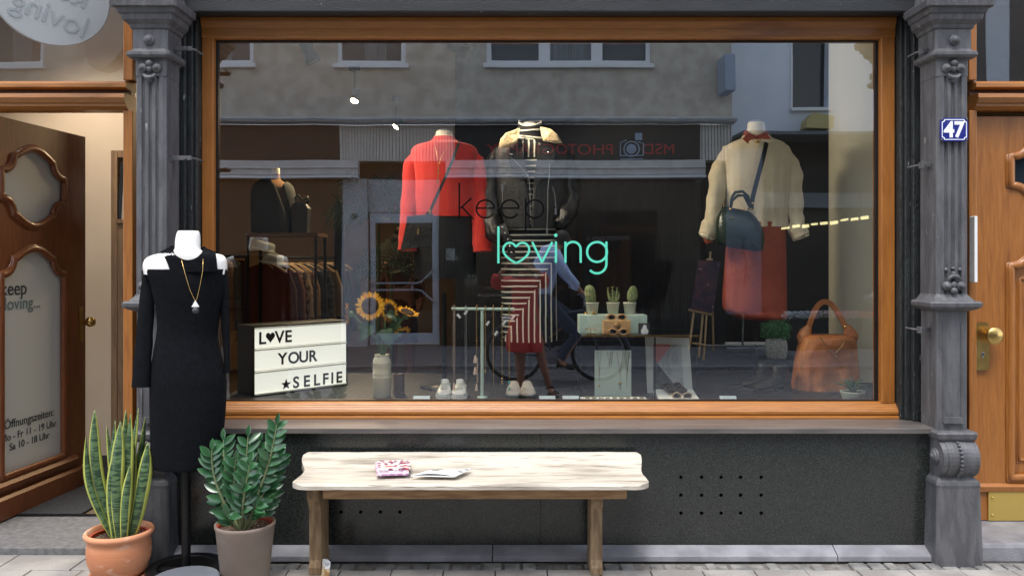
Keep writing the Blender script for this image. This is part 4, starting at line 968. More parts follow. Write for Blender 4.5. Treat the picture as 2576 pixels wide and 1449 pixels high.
# rolled collar of the dress
mb=MB(); wt=M('collar_white',C(225,222,208),.8); bl=M('collar_black',C(18,18,20),.85)
rr=[]
mb.cur=0
prev=None
for i,(py,l_,r_,tl) in enumerate([(307,1309,1357,8),(312,1305,1362,10),(320,1303,1364,11),(330,1302,1364,9),(340,1300,1364,6),(346,1298,1365,4),(352,1296,1366,2)]):
    cx=(X(l_,Ym3)+X(r_,Ym3))/2; hx_=(X(r_,Ym3)-X(l_,Ym3))/2; z=Z(py,Ym3)
    rr.append([Vector((cx+hx_*cos(2*PI*j/40),Ym3+hx_*.85*sin(2*PI*j/40),z+(.022*sin(2*PI*j/40) if i<5 else .01*sin(2*PI*j/40))+.006*cos(4*PI*j/40+i))) for j in range(40)])
mb.loft(rr,False,False); mb.build('roll_collar',bl,JM,solid=.004)
mb=MB()
for i in (0,2,4,5):
    a,b=rr[i],rr[i+1]; m_=[a[j].lerp(b[j],.5)+ (a[j]-Vector((rr[0][0].x-(rr[0][0]-rr[0][20]).x/2,Ym3,a[j].z))).normalized()*.006 for j in range(40)]
    ringA=[p+Vector((0,0,.005)) for p in m_]; ringB=[p-Vector((0,0,.005)) for p in m_]
    mb.loft([ringA,ringB],False,False)
mb.build('collar_stripe',wt,JM,solid=.002)
# jacket: open front shell with lapels
def shell(rows,Y,dep,gap,mb,seg=60,fold=.05,seed=3):
    "body shell open at the front between gap px values per row"
    rr=smooth_rows(rows,5); rings=[]
    for i,(py,l_,r_,gl,gr) in enumerate(rr):
        cx=(X(l_,Y)+X(r_,Y))/2; hx_=(X(r_,Y)-X(l_,Y))/2; hy_=dep/2; z=Z(py,Y); Yf=Y-hy_
        tl=math.acos(max(-1,min(1,((X(gl,Yf)-cx)/hx_)))); tr=math.acos(max(-1,min(1,((X(gr,Yf)-cx)/hx_))))
        a0=-tr; a1=-(2*PI-tl) ; ring=[]
        # go from right gap edge, round the back, to left gap edge
        A0=2*PI-tr; A1=2*PI-tl
        for j in range(seg+1):
            t=A0+(A1-2*PI-A0)*-1*0 + (j/seg)*((2*PI-(tl-tr)))
            th=-tr+ (j/seg)*(2*PI-(tl-tr))
            c,s_=cos(th),sin(th); q=1+fold*noise.noise(Vector((c*3,s_*3,i*.12+seed)))
            ring.append(Vector((cx+hx_*c*(1+(q-1)*.3),Y+hy_*(abs(s_)**.85)*(1 if s_>0 else -1)*q,z)))
        rings.append(ring)
    mb.sheet(rings); return rings
mb=MB(); shell([(358,1290,1376,1322,1342),(366,1262,1404,1312,1352),(378,1244,1428,1310,1355),(400,1240,1432,1314,1352),(440,1244,1430,1322,1346),(480,1246,1428,1328,1342),(520,1250,1424,1333,1338),(560,1254,1420,1333.5,1336),(577,1258,1416,1333.5,1336)],Ym3,.31,None,mb)
mb.build('jacket',leather,JM,solid=.006)
mb=MB()
limb(mb,[(1268,372,Ym3,6),(1258,386,Ym3,16),(1247,404,Ym3,20),(1240,430,Ym3,20),(1235,490,Ym3-.03,20),(1238,550,Ym3-.08,19),(1244,585,Ym3-.13,22),(1262,600,Ym3-.16,16)],fold=.22,fq=5,flat=.85)
limb(mb,[(1400,372,Ym3,6),(1412,386,Ym3,16),(1424,402,Ym3,20),(1430,420,Ym3,22),(1438,470,Ym3-.02,22),(1438,510,Ym3-.06,20),(1424,545,Ym3-.12,20),(1408,566,Ym3-.15,15)],fold=.22,fq=5,flat=.85,seed=7)
mb.build('jacket_sleeve',leather,JM)
shr=M('shearling',C(216,188,142),.95,bump=.8,bs=90,col2=C(226,202,160),ns=30,sheen=.4)
def plate(mb,pts,Y,th,bulge=.0): mb.prism([(P(x,y,Y).x,P(x,y,Y).z) for x,y in pts][::-1],'y',Y-th,Y)
mb=MB()
for pts,sgn in (([(1308,317),(1272,336),(1259,352),(1253,375),(1283,370),(1301,360),(1306,342)],1),([(1360,314),(1385,326),(1402,340),(1414,361),(1396,362),(1366,355),(1362,340)],-1)):
    cx=sum(p[0] for p in pts)/7; cy=sum(p[1] for p in pts)/7; rings=[]
    for k,(s_,dy) in enumerate(((.9,.0),(1,-.006),(1,-.016),(.9,-.024),(.6,-.028))): rings.append([P(cx+(x-cx)*s_,cy+(y-cy)*s_,Ym3-.178)+Vector((0,dy+(.09 if abs(x-1334)<32 else .0)*(1 if y<330 else .3),0)) for x,y in pts])
    mb.loft(rings[::1],True,True)
mb.build('shearling_collar',shr,JM)
mb=MB(); Yj=Ym3-.165
plate(mb,[(1283,373),(1301,368),(1312,372),(1320,410),(1331,452),(1334,470),(1322,448),(1306,432),(1283,418),(1279,392)],Yj,.012)
plate(mb,[(1354,366),(1380,366),(1396,380),(1392,410),(1372,440),(1344,474),(1344,450),(1350,410)],Yj,.012)
mb.build('lapel',leather,JM,bevel=.004)
mb=MB(); zp=lambda pts,r=.0022:mb.tube([P(x,y,Yj-.015) for x,y in pts],r,6)
zp([(1282,395),(1296,406),(1314,424),(1328,442),(1332,456),(1334,500),(1334,556)]); zp([(1382,412),(1382,440),(1378,480),(1378,530),(1376,572)]); zp([(1390,470),(1396,490),(1398,520)],.0018); zp([(1264,465),(1264,510)],.0018)
for px,py in ((1283,388),(1288,389),(1379,384)): mb.sphere(P(px,py,Yj-.016),.0065,8,6)
for px,py in ((1376,576),(1398,528),(1264,468)): a=P(px,py,Yj-.018); mb.box(a.x-.006,a.x+.006,a.y-.003,a.y+.003,a.z-.03,a.z+.01)
mb.build('zip',silver,JM)
mb=MB(); strap(mb,[P(1262,565,Yj),P(1272,590,Yj-.02),P(1284,620,Yj-.02),P(1288,650,Yj-.02)],.045,.003); mb.build('belt',leather,JM)
mb=MB()
for px,py in ((1265,572),(1271,587),(1278,603),(1284,620),(1287,636)): mb.lathe([(.0065,0),(.0065,-.003),(.003,-.003)],tuple(P(px,py,Yj-.026)),10,ax='y',cap=False)
mb.build('eyelet',silver,JM)
# cream sweater over red shirt dress
Ym4=.62
CM=T('mannequin','mannequin in a cream wool sweater over a rust red shirt dress','mannequin',(X(1900,Ym4),Ym4,DZ))
stand(CM,1900,Ym4,1.2); bust(CM,1902,Ym4,308,345,22,66,560)
crk=M('cream_wool',C(206,192,160),.95,col2=C(220,208,180),ns=6,bump=.5,bs=120,sheen=.3); rust=M('rust_cloth',C(150,64,44),.8,col2=C(164,78,54),ns=6,bump=.15,bs=120)
mb=MB(); bodyloft(mb,[(342,1868,1936),(350,1862,1944),(360,1838,1966),(375,1822,1982),(400,1818,1986),(450,1820,1984),(500,1822,1982),(540,1824,1980),(566,1828,1980),(572,1830,1976)],Ym4,.25,fold=.10,fq=11,seg=72,seed=9)
limb(mb,[(1850,362,Ym4,6),(1838,378,Ym4,17),(1824,400,Ym4,21),(1812,430,Ym4,24),(1802,480,Ym4-.03,22),(1795,530,Ym4-.07,20),(1788,570,Ym4-.09,19)],fold=.15,flat=.75); limb(mb,[(1954,362,Ym4,6),(1966,378,Ym4,17),(1980,400,Ym4,21),(1990,430,Ym4,24),(1997,480,Ym4-.03,22),(2001,530,Ym4-.06,20),(2007,576,Ym4-.08,18)],fold=.15,flat=.75,seed=2)
mb.build('sweater',crk,CM)
mb=MB(); limb(mb,[(1788,560,Ym4-.09,17),(1787,563,Ym4-.09,22),(1783,580,Ym4-.095,23),(1779,593,Ym4-.1,22),(1780,590,Ym4-.1,15)],fold=.03,flat=.8); limb(mb,[(2004,568,Ym4-.08,15),(2003,572,Ym4-.08,22),(2010,585,Ym4-.085,23),(2016,597,Ym4-.09,22),(2014,592,Ym4-.09,15)],fold=.03,flat=.8); mb.build('cuff',crk,CM)
mb=MB(); bodyloft(mb,[(560,1832,1974),(620,1828,1975),(680,1824,1976),(740,1820,1977),(775,1822,1977),(790,1838,1977),(800,1858,1975),(804,1880,1968)],Ym4,.25,fold=.13,fq=8,seg=72,seed=1); limb(mb,[(1780,590,Ym4-.09,12),(1782,604,Ym4-.09,11),(1784,612,Ym4-.09,8)])
mb.build('shirt_dress',rust,CM)
mb=MB(); a=[(1868,334),(1876,330),(1902,346),(1926,332),(1934,334),(1940,350),(1920,362),(1903,350),(1882,364),(1866,350)]
rings=[]
mb.tube([P(x,y,Ym4+dy) for x,y,dy in ((1902,349,-.10),(1886,342,-.08),(1876,336,-.02),(1880,332,.05),(1902,330,.09),(1924,332,.05),(1928,336,-.02),(1918,342,-.08),(1902,349,-.10))],.016,8)
plate(mb,[(1903,350),(1880,336),(1868,350),(1884,366)],Ym4-.105,.008); plate(mb,[(1903,350),(1928,336),(1938,350),(1921,362)],Ym4-.105,.008)
mb.build('shirt_collar',rust,CM,bevel=.002)
NC=T('necklace','fine gold y shaped necklace at the collar of the cream sweater','necklace',(X(1903,.4),.4,2))
mb=MB(); mb.tube([P(1890,346,Ym4-.12),P(1896,356,Ym4-.13),P(1906,362,Ym4-.145),P(1912,354,Ym4-.13),P(1916,346,Ym4-.12)],.0015,6); mb.tube([P(1905,362,Ym4-.15),P(1905,378,Ym4-.155)],.0012,6); mb.sphere(P(1906,356,Ym4-.13),.011,10,8,(1,.4,1)); mb.build('chain',gold,NC)
GB=T('handbag','dark green leather handbag hanging across the cream sweater','bag',(X(1865,.4),.4,1.5))
grb=M('dark_green_leather',C(24,42,30),.28,bump=.3,bs=50,spec=.6); Yg=Ym4-.22
mb=MB(); rings=[]
for t,(py,l_,r_) in enumerate([(527,1822,1890),(540,1812,1902),(555,1804,1912),(575,1800,1920),(600,1800,1922),(622,1806,1918),(626,1820,1900)]):
    cx=(X(l_,Yg)+X(r_,Yg))/2; hx_=(X(r_,Yg)-X(l_,Yg))/2; th=[.02,.045,.06,.07,.075,.07,.04][t]
    rings.append([Vector((cx+hx_*(abs(cos(2*PI*j/32))**.6)*(1 if cos(2*PI*j/32)>0 else -1),Yg+th*(abs(sin(2*PI*j/32))**.8)*(1 if sin(2*PI*j/32)>0 else -1),Z(py,Yg)+.02*cos(2*PI*j/32)*(-1))) for j in range(32)])
mb.loft(rings); mb.build('bag_body',grb,GB)
mb=MB(); mb.tube([P(1836,528,Yg-.03),P(1838,500,Yg-.035),P(1850,484,Yg-.035),P(1868,482,Yg-.035),P(1882,494,Yg-.035),P(1888,524,Yg-.03)],.009,10); mb.tube([P(1838,524,Yg+.03),P(1842,505,Yg+.03),P(1856,492,Yg+.03),P(1872,492,Yg+.03),P(1886,520,Yg+.03)],.009,10); mb.build('handle',grb,GB)
mb=MB(); strap(mb,[P(1930,344,Ym4+.03),P(1929,354,Ym4-.10),P(1922,388,Ym4-.165),P(1908,440,Ym4-.185),P(1893,500,Yg+.0),P(1890,528,Yg-.01)],.026,.003); mb.build('strap',blackmt,GB)
mb=MB(); a=P(1888,527,Yg-.04); mb.box(a.x-.018,a.x+.012,a.y-.006,a.y+.006,a.z-.006,a.z+.006)
for px,py in ((1838,526),(1872,528),(1893,512)): mb.sphere(P(px,py,Yg-.04),.009,8,6)
a=P(1842,548,Yg-.065); mb.box(a.x-.016,a.x+.012,a.y-.004,a.y+.002,a.z-.003,a.z+.003); mb.build('hardware',gold,GB)
# ---------------------------------------------------------------- shoes
def sneaker(px,Y,mat,label,group,wd=.048,ln=.25,sole=None,lace=True,up=.088,tone=None,yaw=0,cat='shoe',name='sneaker'):
    x=X(px,Y); s=T(name,label,cat,(x,Y,DZ),group); Ms=Matrix.Translation((x,Y,DZ))@Matrix.Rotation(yaw,4,'Z')@Matrix.Diagonal((1,.72,.74,1))
    mb=MB(Ms)
    def ring(y,w,z0,z1,n=20,flat=1.0):
        return [Vector((w*(abs(cos(2*PI*j/n))**.75)*(1 if cos(2*PI*j/n)>0 else -1),y,(z0+z1)/2+(z1-z0)/2*(abs(sin(2*PI*j/n))**.75)*(1 if sin(2*PI*j/n)>0 else -1))) for j in range(n)]
    a=[(-.002,wd*.35,.022,.034),(.006,wd*.68,.020,.045),(.025,wd*.92,.018,.053),(.05,wd,.018,.060),(.085,wd*.98,.018,.070),(.13,wd*.85,.018,.088),(.16,wd*.75,.018,.100),(.20,wd*.7,.018,.104),(.24,wd*.68,.018,.108),(.262,wd*.5,.018,.105)]
    a=smooth_rows(a,3); mb.loft([ring(*q) for q in a]); mb.build('upper',mat,s)
    mb=MB(Ms); out=[]
    for t,w in ((-.006,.3),(.0,.62),(.012,.86),(.03,1.0),(.06,1.06),(.1,1.0),(.15,.86),(.2,.78),(.24,.74),(.262,.6),(.27,.3)): out.append((w*wd*1.04,t))
    pl=out+[(-a_,b_) for a_,b_ in out[::-1]]; mb.prism(pl,'z',.001,.026); mb.build('sole',sole or white,s,bevel=.004)
    if lace:
        mb=MB(Ms)
        for k in range(6):
            t=k/5; y=.07+.075*t; z=.067+.030*t; w=wd*(.46-.05*t)
            mb.tube([(-w,y+.004,z-.003),(-w*.5,y-.003,z+.007),(0,y-.003,z+.009),(w*.5,y-.003,z+.007),(w,y+.004,z-.003)],.0033,6)
            if k<5: mb.tube([(-w,y+.004,z),(w*.9,y+.017,z+.009)],.0028,6)
        mb.build('lace',white if tone is None else tone,s)
        mb=MB(Ms); g=[]
        for i in range(6):
            t=i/5; g.append([Vector((u*wd*.5,.145+.02*t,.096+.035*t-.006*u*u)) for u in (-1,-.5,0,.5,1)])
        mb.sheet(g); mb.build('tongue',mat,s,solid=.006)
    return s
whl=M('white_leather',C(206,209,210),.35)
sneaker(1115,.16,whl,'white lace up sneaker, the one beside the price card','white sneakers in the window',wd=.043)
sneaker(1154,.16,whl,'white lace up sneaker, the one beside the necklace stand','white sneakers in the window',wd=.043)
tp=M('grey_suede',C(158,152,144),.8,col2=C(172,166,158),ns=20); ds=M('dark_lining',C(40,48,46),.6)
sneaker(1293,.16,tp,'grey flat slip-on with dark trim, nearer the necklace stand','grey slip-on shoes in the window',wd=.046,lace=False,sole=ds)
sneaker(1328,.16,tp,'grey flat slip-on with dark trim, nearer the price cards','grey slip-on shoes in the window',wd=.046,lace=False,sole=ds)
# price cards
for px,w,lab in ((1060,21,'white price card left of the white sneakers'),(1377,20.5,'white price card right of the grey slip-ons'),(1436,20.5,'white price card below the glass table'),(1833,21,'white price card by the black boots')):
    Yc=.1; x=X(px,Yc); k=w/F*D(Yc); z=Z(995,Yc)
    c_=T('price_card',lab,'card',(x,Yc,DZ),'price cards along the window'); mb=MB(); mb.add([(x-k,Yc,DZ),(x+k,Yc,DZ),(x+k,Yc+.02,DZ+.026),(x-k,Yc+.02,DZ+.026)],[(0,1,2,3)]); mb.add([(x-k,Yc+.04,DZ),(x+k,Yc+.04,DZ),(x+k,Yc+.02,DZ+.026),(x-k,Yc+.02,DZ+.026)],[(3,2,1,0)]); mb.build('card',M('card_blue_white',C(206,222,232),.5),c_,solid=.0008)
# ---------------------------------------------------------------- glass table group
Yg0,Yg1=.2,.52
TB=T('display_table','black framed display table with dark glass top carrying the mint box','table',(X(1550,.35),.35,DZ))
tz=Z(842,Yg0); xa,xb=X(1462,Yg0),X(1758,Yg0)
mb=MB(); mb.box(xa,xb,Yg0,Yg1,tz-.008,tz-.002); mb.build('table_top',M('dark_glass',C(20,26,26),.08,spec=.8),TB)
mb=MB()
for x in (X(1462,Yg0),X(1648,Yg0),X(1755,Yg0)):
    for y in (Yg0+.006,Yg1-.006): mb.box(x-.004,x+.004,y-.004,y+.004,DZ,tz-.009)
mb.build('table_frame',blackmt,TB)
mb=MB(); mb.box(xa,xb,Yg0-.003,Yg0+.001,tz-.012,tz-.001); mb.build('table_edge',M('bronze_edge',C(120,92,50),.4,metal=.6),TB)
Yx=.30; bx0,bx1=X(1457,Yx),X(1628,Yx); bz=Z(793,Yx)
MB_=MB().box(bx0,bx1,Yx,Yx+.13,tz-.001,bz).build('mint_box',mint,bevel=.002); tag(MB_,'long mint green box carrying three cactus pots on the glass table','box')
potm=M('cactus_pot',C(190,190,178),.5); cac=M('cactus_skin',C(104,122,76),.6,col2=C(140,150,104),ns=60,bump=.5,bs=120)
def cactus(px,kind,label):
    Y=Yx+.055; x=X(px,Y); k=D(Y)/F; c_=T('potted_cactus',label,'plant',(x,Y,bz),'potted cacti on the mint box')
    mb=MB(); mb.lathe([(.028,0),(.030,.001),(.037,.064),(.039,.065),(.039,.072),(.036,.072),(.034,.06)],(x,Y,bz),28,cap=False); mb.build('pot',potm,c_)
    MB().lathe([(.035,.058),(.001,.062)],(x,Y,bz),20,cap=False).build('soil',soil,c_)
    mb=MB()
    if kind=='rib':
        rings=[]
        for i in range(17):
            t=i/16; r=.028*(sin(PI*min(.28+t*.5,.5)) if t<.5 else (1-((t-.5)/.5)**2.6)**.5)+.0005; h=.06+.115*t
            rings.append([Vector((x-.006-.012*t+r*(1+.13*cos(10*2*PI*j/60))*cos(2*PI*j/60),Y+r*(1+.13*cos(10*2*PI*j/60))*sin(2*PI*j/60),bz+h)) for j in range(60)])
        mb.loft(rings,False,True)
    elif kind=='aloe':
        for tx,tz_,b_ in ((-.030,.155,-.01),(-.004,.16,.0),(.024,.155,.008),(.034,.125,.012),(-.022,.12,-.01),(.008,.13,.0),(.0,.11,-.01)):
            pts=[Vector((x+tx*t+b_*sin(PI*t),Y+.01*sin(tx*90)*t,bz+.06+(tz_-.06)*t)) for t in (0,.2,.4,.6,.8,1)]; mb.tube(pts,[.008,.0085,.0075,.006,.004,.001],7)
            for q in range(1,6):
                for s_ in (-1,1): mb.tube([pts[q-0]-Vector((0,0,.0)),pts[q]+Vector((s_*.010,0,.004))],[.0028,.0004],5)
    else:
        rings=[]
        for i in range(15):
            t=i/14; r=.031*sin(PI*min(max(t*.9+.06,.02),1))**.75+.0005; h=.062+.105*t
            rings.append([Vector((x+.012+.008*t+r*cos(2*PI*j/30),Y+r*.5*sin(2*PI*j/30),bz+h)) for j in range(30)])
        mb.loft(rings)
    mb.build('cactus',cac,c_)
    if kind!='aloe':
        mb=MB(); random.seed(4)
        for _ in range(140):
            t=random.random(); a=random.uniform(PI,2*PI); r=.027*sin(PI*min(max(t*.85+.12,0),1))**.6; ox=-.006-.012*t if kind=='rib' else .012+.008*t
            p=Vector((x+ox+r*cos(a),Y+r*(.5 if kind!='rib' else 1)*sin(a),bz+.068+.1*t)); d=Vector((cos(a),sin(a),.4)).normalized()*.006; mb.tube([p,p+d],.0005,3)
        mb.build('spines',M('spine',C(200,196,160),.6),c_)
cactus(1490,'rib','tall ribbed column cactus in a grey pot, nearest the cyclist reflection'); cactus(1542,'aloe','spiky branching aloe in a grey pot between the two cacti'); cactus(1584,'pad','flat oval pad cactus in a grey pot at the sunglasses end')
# wooden sunglasses box + sunglasses
Yw=.235; a,b=X(1518,Yw),X(1587,Yw); zb_=Z(806,Yw); oak=M('light_oak',C(196,152,98),.5,col2=C(212,170,116),ns=6,st=(1,8,8))
WB=T('wooden_box','small light wooden box with round mark standing before the mint box','box',((a+b)/2,Yw,tz)); MB().box(a,b,Yw,Yw+.055,tz-.001,zb_).build('box_body',oak,WB,bevel=.003)
MB().lathe([(.021,0),(.021,-.0015),(.001,-.0015)],((a+b)/2-.0,Yw,(tz+zb_)/2+.008),28,ax='y').build('round_mark',M('dark_oak',C(150,112,68),.5),WB)
lens=M('dark_lens',C(26,26,30),.1,coat=.5)
def glasses(c_,label,fm,w=.062,name='sunglasses',grp=None,yaw=0):
    g=T(name,label,'sunglasses',c_,grp); Mg=Matrix.Translation(c_)@Matrix.Rotation(yaw,4,'Z'); mb=MB(Mg); ml=MB(Mg)
    for s_ in (-1,1):
        o_=[(s_*(w*.53)+w*.42*cos(t),-.0005,w*.30*sin(t)*(1+.12*s_*cos(t))) for t in [2*PI*i/24 for i in range(24)]]
        mb.tube(o_,.0042,8,closed=True); ml.prism([(p[0],p[2]) for p in o_],'y',-.001,.001)
        mb.tube([(s_*w*.95,0,.004),(s_*w*1.03,.006,.005),(s_*w*1.0,.05,.002),(s_*w*.9,.075,-.012)],.003,6)
    mb.tube([(-w*.13,0,.004),(0,-.002,.009),(w*.13,0,.004)],.004,8); mb.build('frame',fm,g); ml.build('lens',lens,g); return g
oakf=M('oak_frame',C(190,146,96),.4)
glasses(((a+b)/2-.0,Yw+.02,zb_+.017),'wood framed sunglasses resting on top of the wooden box',oakf,w=.055)
glasses(((a+b)/2+.002,Yw-.03,tz+.017),'wood framed sunglasses lying before the wooden box',oakf,w=.055)
PC=T('picture_card','small dark card with a white figure print on the glass table','card',(X(1621,.22),.22,tz)); a,b=X(1606,.22),X(1634,.22)
MB().box(a,b,.22,.226,tz,Z(813,.22)).build('card',M('dark_card',C(62,60,62),.6),PC)
mb=MB(); mb.prism([(a+.018,tz+.003),(b-.012,tz+.003),(b-.006,tz+.02),(b-.016,tz+.034),(b-.018,tz+.05),(b-.024,tz+.056),(a+.028,tz+.052),(a+.022,tz+.035),(a+.014,tz+.02)],'y',.2165,.219); mb.build('white_print',paper,PC)
BR=T('bracelet','thin gold bangle on a small gold stand at the end of the glass table','bracelet',(X(1486,.23),.23,tz)); mb=MB(); x=X(1486,.23)
mb.tube([(x+.028*cos(t),.23+.02*sin(t),tz+.03+.002*sin(t)) for t in [2*PI*i/28 for i in range(28)]],.0015,6,closed=True); mb.tube([(x,.23,tz),(x,.23,tz+.03)],.002,6); mb.box(x-.022,x+.026,.215,.245,tz,tz+.006); mb.build('bangle',gold,BR)
for i,(px,k,lab) in enumerate(((1475,'c','small gold cuff ring left of the ribbed cactus'),(1487,'s','stacked gold spiral ring before the ribbed cactus'),(1500,'r','thin gold ring between ribbed cactus and aloe'),(1597,'r','thin silver ring beyond the pad cactus'))):
    Y=Yx+.012; x=X(px if px!=1487 else 1493,Y); r=T('ring',lab,'ring',(x,Y,bz),'rings on the mint box'); mb=MB()
    for q in range(3 if k!='r' else 1):
        cz=bz+.008+.005*q if k!='r' else bz+.010
        if k=='r': mb.tube([(x+.008*cos(t),Y,cz+.008*sin(t)) for t in [2*PI*j/18 for j in range(18)]],.0014,5,closed=True)
        else: mb.tube([(x+.009*cos(t),Y+.006*sin(t),cz) for t in [2*PI*j/18 for j in range(18)]],.002,5,closed=True)
    mb.build('band',gold if i<3 else silver,r)
# necklace board
Yn2=.26; NBd=T('necklace_board','pale scalloped board with fine necklaces under the glass table','board',fl(1542,Yn2)); a,b=X(1496,Yn2),X(1588,Yn2); zt_=Z(883,Yn2); mb=MB()
sc=[]; n_=18
for i in range(n_):
    for q in range(4): sc.append((b+(a-b)*(i+q/4)/n_,zt_+.006*sin(PI*q/4)))
mb.prism([(a,DZ),(b,DZ)]+sc+[(a,zt_)],'y',Yn2,Yn2+.006); mb.build('board',M('pale_board',C(190,206,196),.5),NBd)
mb=MB(); chm=M('dull_chain',C(140,124,90),.4,metal=.6)
for xa_,xb_,yb_ in ((1503,1512,968),(1528,1538,930),(1534,1542,925),(1552,1568,962),(1570,1584,975),(1574,1582,950)):
    mb.tube([P(xa_,884,Yn2-.003),P((xa_*2+xb_)/3+1,(884+yb_)/2+8,Yn2-.003),P((xa_+xb_)/2,yb_,Yn2-.003),P((xa_+2*xb_)/3-1,(884+yb_)/2+8,Yn2-.003),P(xb_,884,Yn2-.003)],.0010,5)
mb.build('chain',chm,NBd)
mb=MB(); mb.sphere(P(1508,970,Yn2-.005),.006,8,6); mb.sphere(P(1560,964,Yn2-.005),.009,8,6); a_=P(1561,972,Yn2-.005); mb.box(a_.x-.0015,a_.x+.0015,a_.y-.001,a_.y+.001,a_.z-.02,a_.z+.005); mb.build('pendant',brass,NBd)
TY=T('jewellery_tray','low white tray of small rings in front of the necklace board','tray',fl(1540,.13)); MB().box(X(1462,.1),X(1628,.1),.10,.17,DZ,DZ+.012).build('tray',white,TY,bevel=.001)
mb=MB(); random.seed(2)
for i in range(9): x=X(1478+i*17,.12); mb.box(x-.012,x+.010,.105,.125,DZ+.012,DZ+.012+random.uniform(.004,.010))
mb.build('ring_holder',M('ring_holder',C(150,140,110),.5,col2=C(190,180,150),ns=30),TY)
# geometric print
Yo=.42; PR=T('framed_print','white geometric print with pink triangle and marble pattern leaning by the table','picture',fl(1680,Yo))
lo_l,lo_r=P(1629,1004,Yo-.05),P(1744,1004,Yo-.05); up_l,up_r=P(1623,847,Yo+.02),P(1733,850,Yo+.02)
def quad(u,v,off=0): 
    p=lo_l.lerp(lo_r,u).lerp(up_l.lerp(up_r,u),v); return p+Vector((0,-off,off*.3))
def qplate(pts,o0,o1): 
    mb=MB(); mb.loft([[quad(u,v,o0) for u,v in pts],[quad(u,v,o1) for u,v in pts]],sm=False); return mb
qplate([(0,0),(1,0),(1,1),(0,1)],-.008,0).build('board',white,PR)
mar=M('marble',C(196,200,200),.4,col2=C(150,155,156),ns=5,wave=2.2,lo=.46,hi=.62,detail=7); dmar=M('dark_marble',C(78,82,80),.4,col2=C(105,110,108),ns=8,wave=2,lo=.5,hi=.6)
qplate([(.13,.14),(.81,.14),(.81,.88),(.17,.88)],.0,.0015).build('marble_field',mar,PR)
qplate([(.17,.88),(.60,.88),(.27,.58),(.17,.62)],.0015,.003).build('pink_triangle',M('coral_print',C(214,132,124),.6),PR)
qplate([(.13,.14),(.70,.14),(.20,.62),(.17,.62)],.0015,.003).build('dark_triangle',dmar,PR)
SGB=T('sunglasses_tray','white slanted tray holding the pile of sunglasses','tray',fl(1690,.2)); mb=MB(); x0,x1=X(1652,.2),X(1752,.2); mb.prism([(.13,DZ),(.30,DZ),(.30,DZ+.035),(.13,DZ+.006)],'x',x0,x1); mb.build('tray',white,SGB,bevel=.002)
tort=M('tortoise_frame',C(40,26,24),.3,col2=C(86,56,40),ns=40); beigef=M('beige_frame',C(190,168,140),.4)
for i,(px,Y,z,fm,lab) in enumerate(((1690,.27,.060,tort,'dark sunglasses at the back of the pile'),(1697,.235,.048,tort,'tortoise sunglasses in the middle of the pile'),(1704,.2,.040,tort,'dark brown sunglasses second from the front of the pile'),(1716,.145,.022,beigef,'beige framed sunglasses at the front of the pile'))):
    glasses((X(px,Y),Y,DZ+z),lab,fm,w=.055,grp='sunglasses on the slanted tray')
# brown bag
Yr=.55; BG=T('handbag','large tan leather hobo bag with zips standing by the pale side wall','bag',(X(2072,Yr),Yr,DZ))
tan=M('tan_leather',C(172,104,58),.5,col2=C(196,128,78),ns=5,bump=.45,bs=16)
mb=MB(); bodyloft(mb,[(842,2030,2122),(848,2018,2142),(858,2013,2148),(885,2005,2151),(915,1999,2154),(950,1995,2157),(975,1993,2158),(984,1998,2152),(987,2010,2140)],Yr,.26,fold=.22,fq=7,seg=72,seed=6,ex=2.6); 
limb(mb,[(2020,872,Yr,10),(2022,850,Yr,17),(2028,835,Yr,15),(2034,820,Yr,8)],fold=.1); limb(mb,[(2140,872,Yr,10),(2141,850,Yr,17),(2137,835,Yr,16),(2128,820,Yr,8)],fold=.1)
mb.build('bag_body',tan,BG)
mb=MB(); strap(mb,[P(2033,826,Yr),P(2044,795,Yr),P(2058,768,Yr),P(2076,759,Yr),P(2094,768,Yr),P(2112,795,Yr),P(2127,822,Yr)],.032,.005); mb.build('handle',tan,BG)
mb=MB(); mb.tube([P(2062,848,Yr-.13),P(2080,872,Yr-.135),P(2106,900,Yr-.135)],.003,6); mb.tube([P(2125,858,Yr-.12),P(2118,870,Yr-.13),P(2103,888,Yr-.135)],.003,6); mb.tube([P(2018,880,Yr-.11),P(2014,930,Yr-.13)],.002,6)
for px,py in ((2033,826),(2127,822)): mb.sphere(P(px,py,Yr-.005),.014,10,8)
mb.build('zip',gold,BG)
# succulent
Ys=.14; SP=T('potted_succulent','small agave like succulent in a white pot in the right window corner','plant',fl(2145,Ys)); c_=Vector(fl(2145,Ys)); mb=MB(); mb.lathe([(.050,0),(.054,.003),(.0665,.046),(.068,.05),(.064,.05),(.06,.04)],c_,36,cap=False); mb.build('pot',M('white_pot',C(206,222,212),.35),SP); MB().lathe([(.062,.042),(.001,.046)],c_,20,cap=False).build('soil',soil,SP)
suc=M('succulent_leaf',C(72,104,84),.5,col2=C(110,140,112),ns=14,lo=.35,hi=.7); mb=MB(); random.seed(8)
for k in range(22):
    a=k*2.4; el=R(20+62*(k/22)); L_=random.uniform(.085,.12)*(1.05-.3*k/22); d=Vector((cos(a)*cos(el),sin(a)*cos(el),sin(el))); b0=c_+Vector((0,0,.04)); g=[]
    sd_=d.cross(Vector((0,0,1))).normalized(); up_=sd_.cross(d)
    for i in range(7):
        t=i/6; w=.022*sin(PI*min(.25+t*.75,1)); q=b0+d*L_*t+up_*.01*sin(PI*t); g.append([q-sd_*w*.5+up_*w*.3,q-up_*.001,q+sd_*w*.5+up_*w*.3])
    mb.sheet(g)
mb.build('leaves',suc,SP,solid=.002)
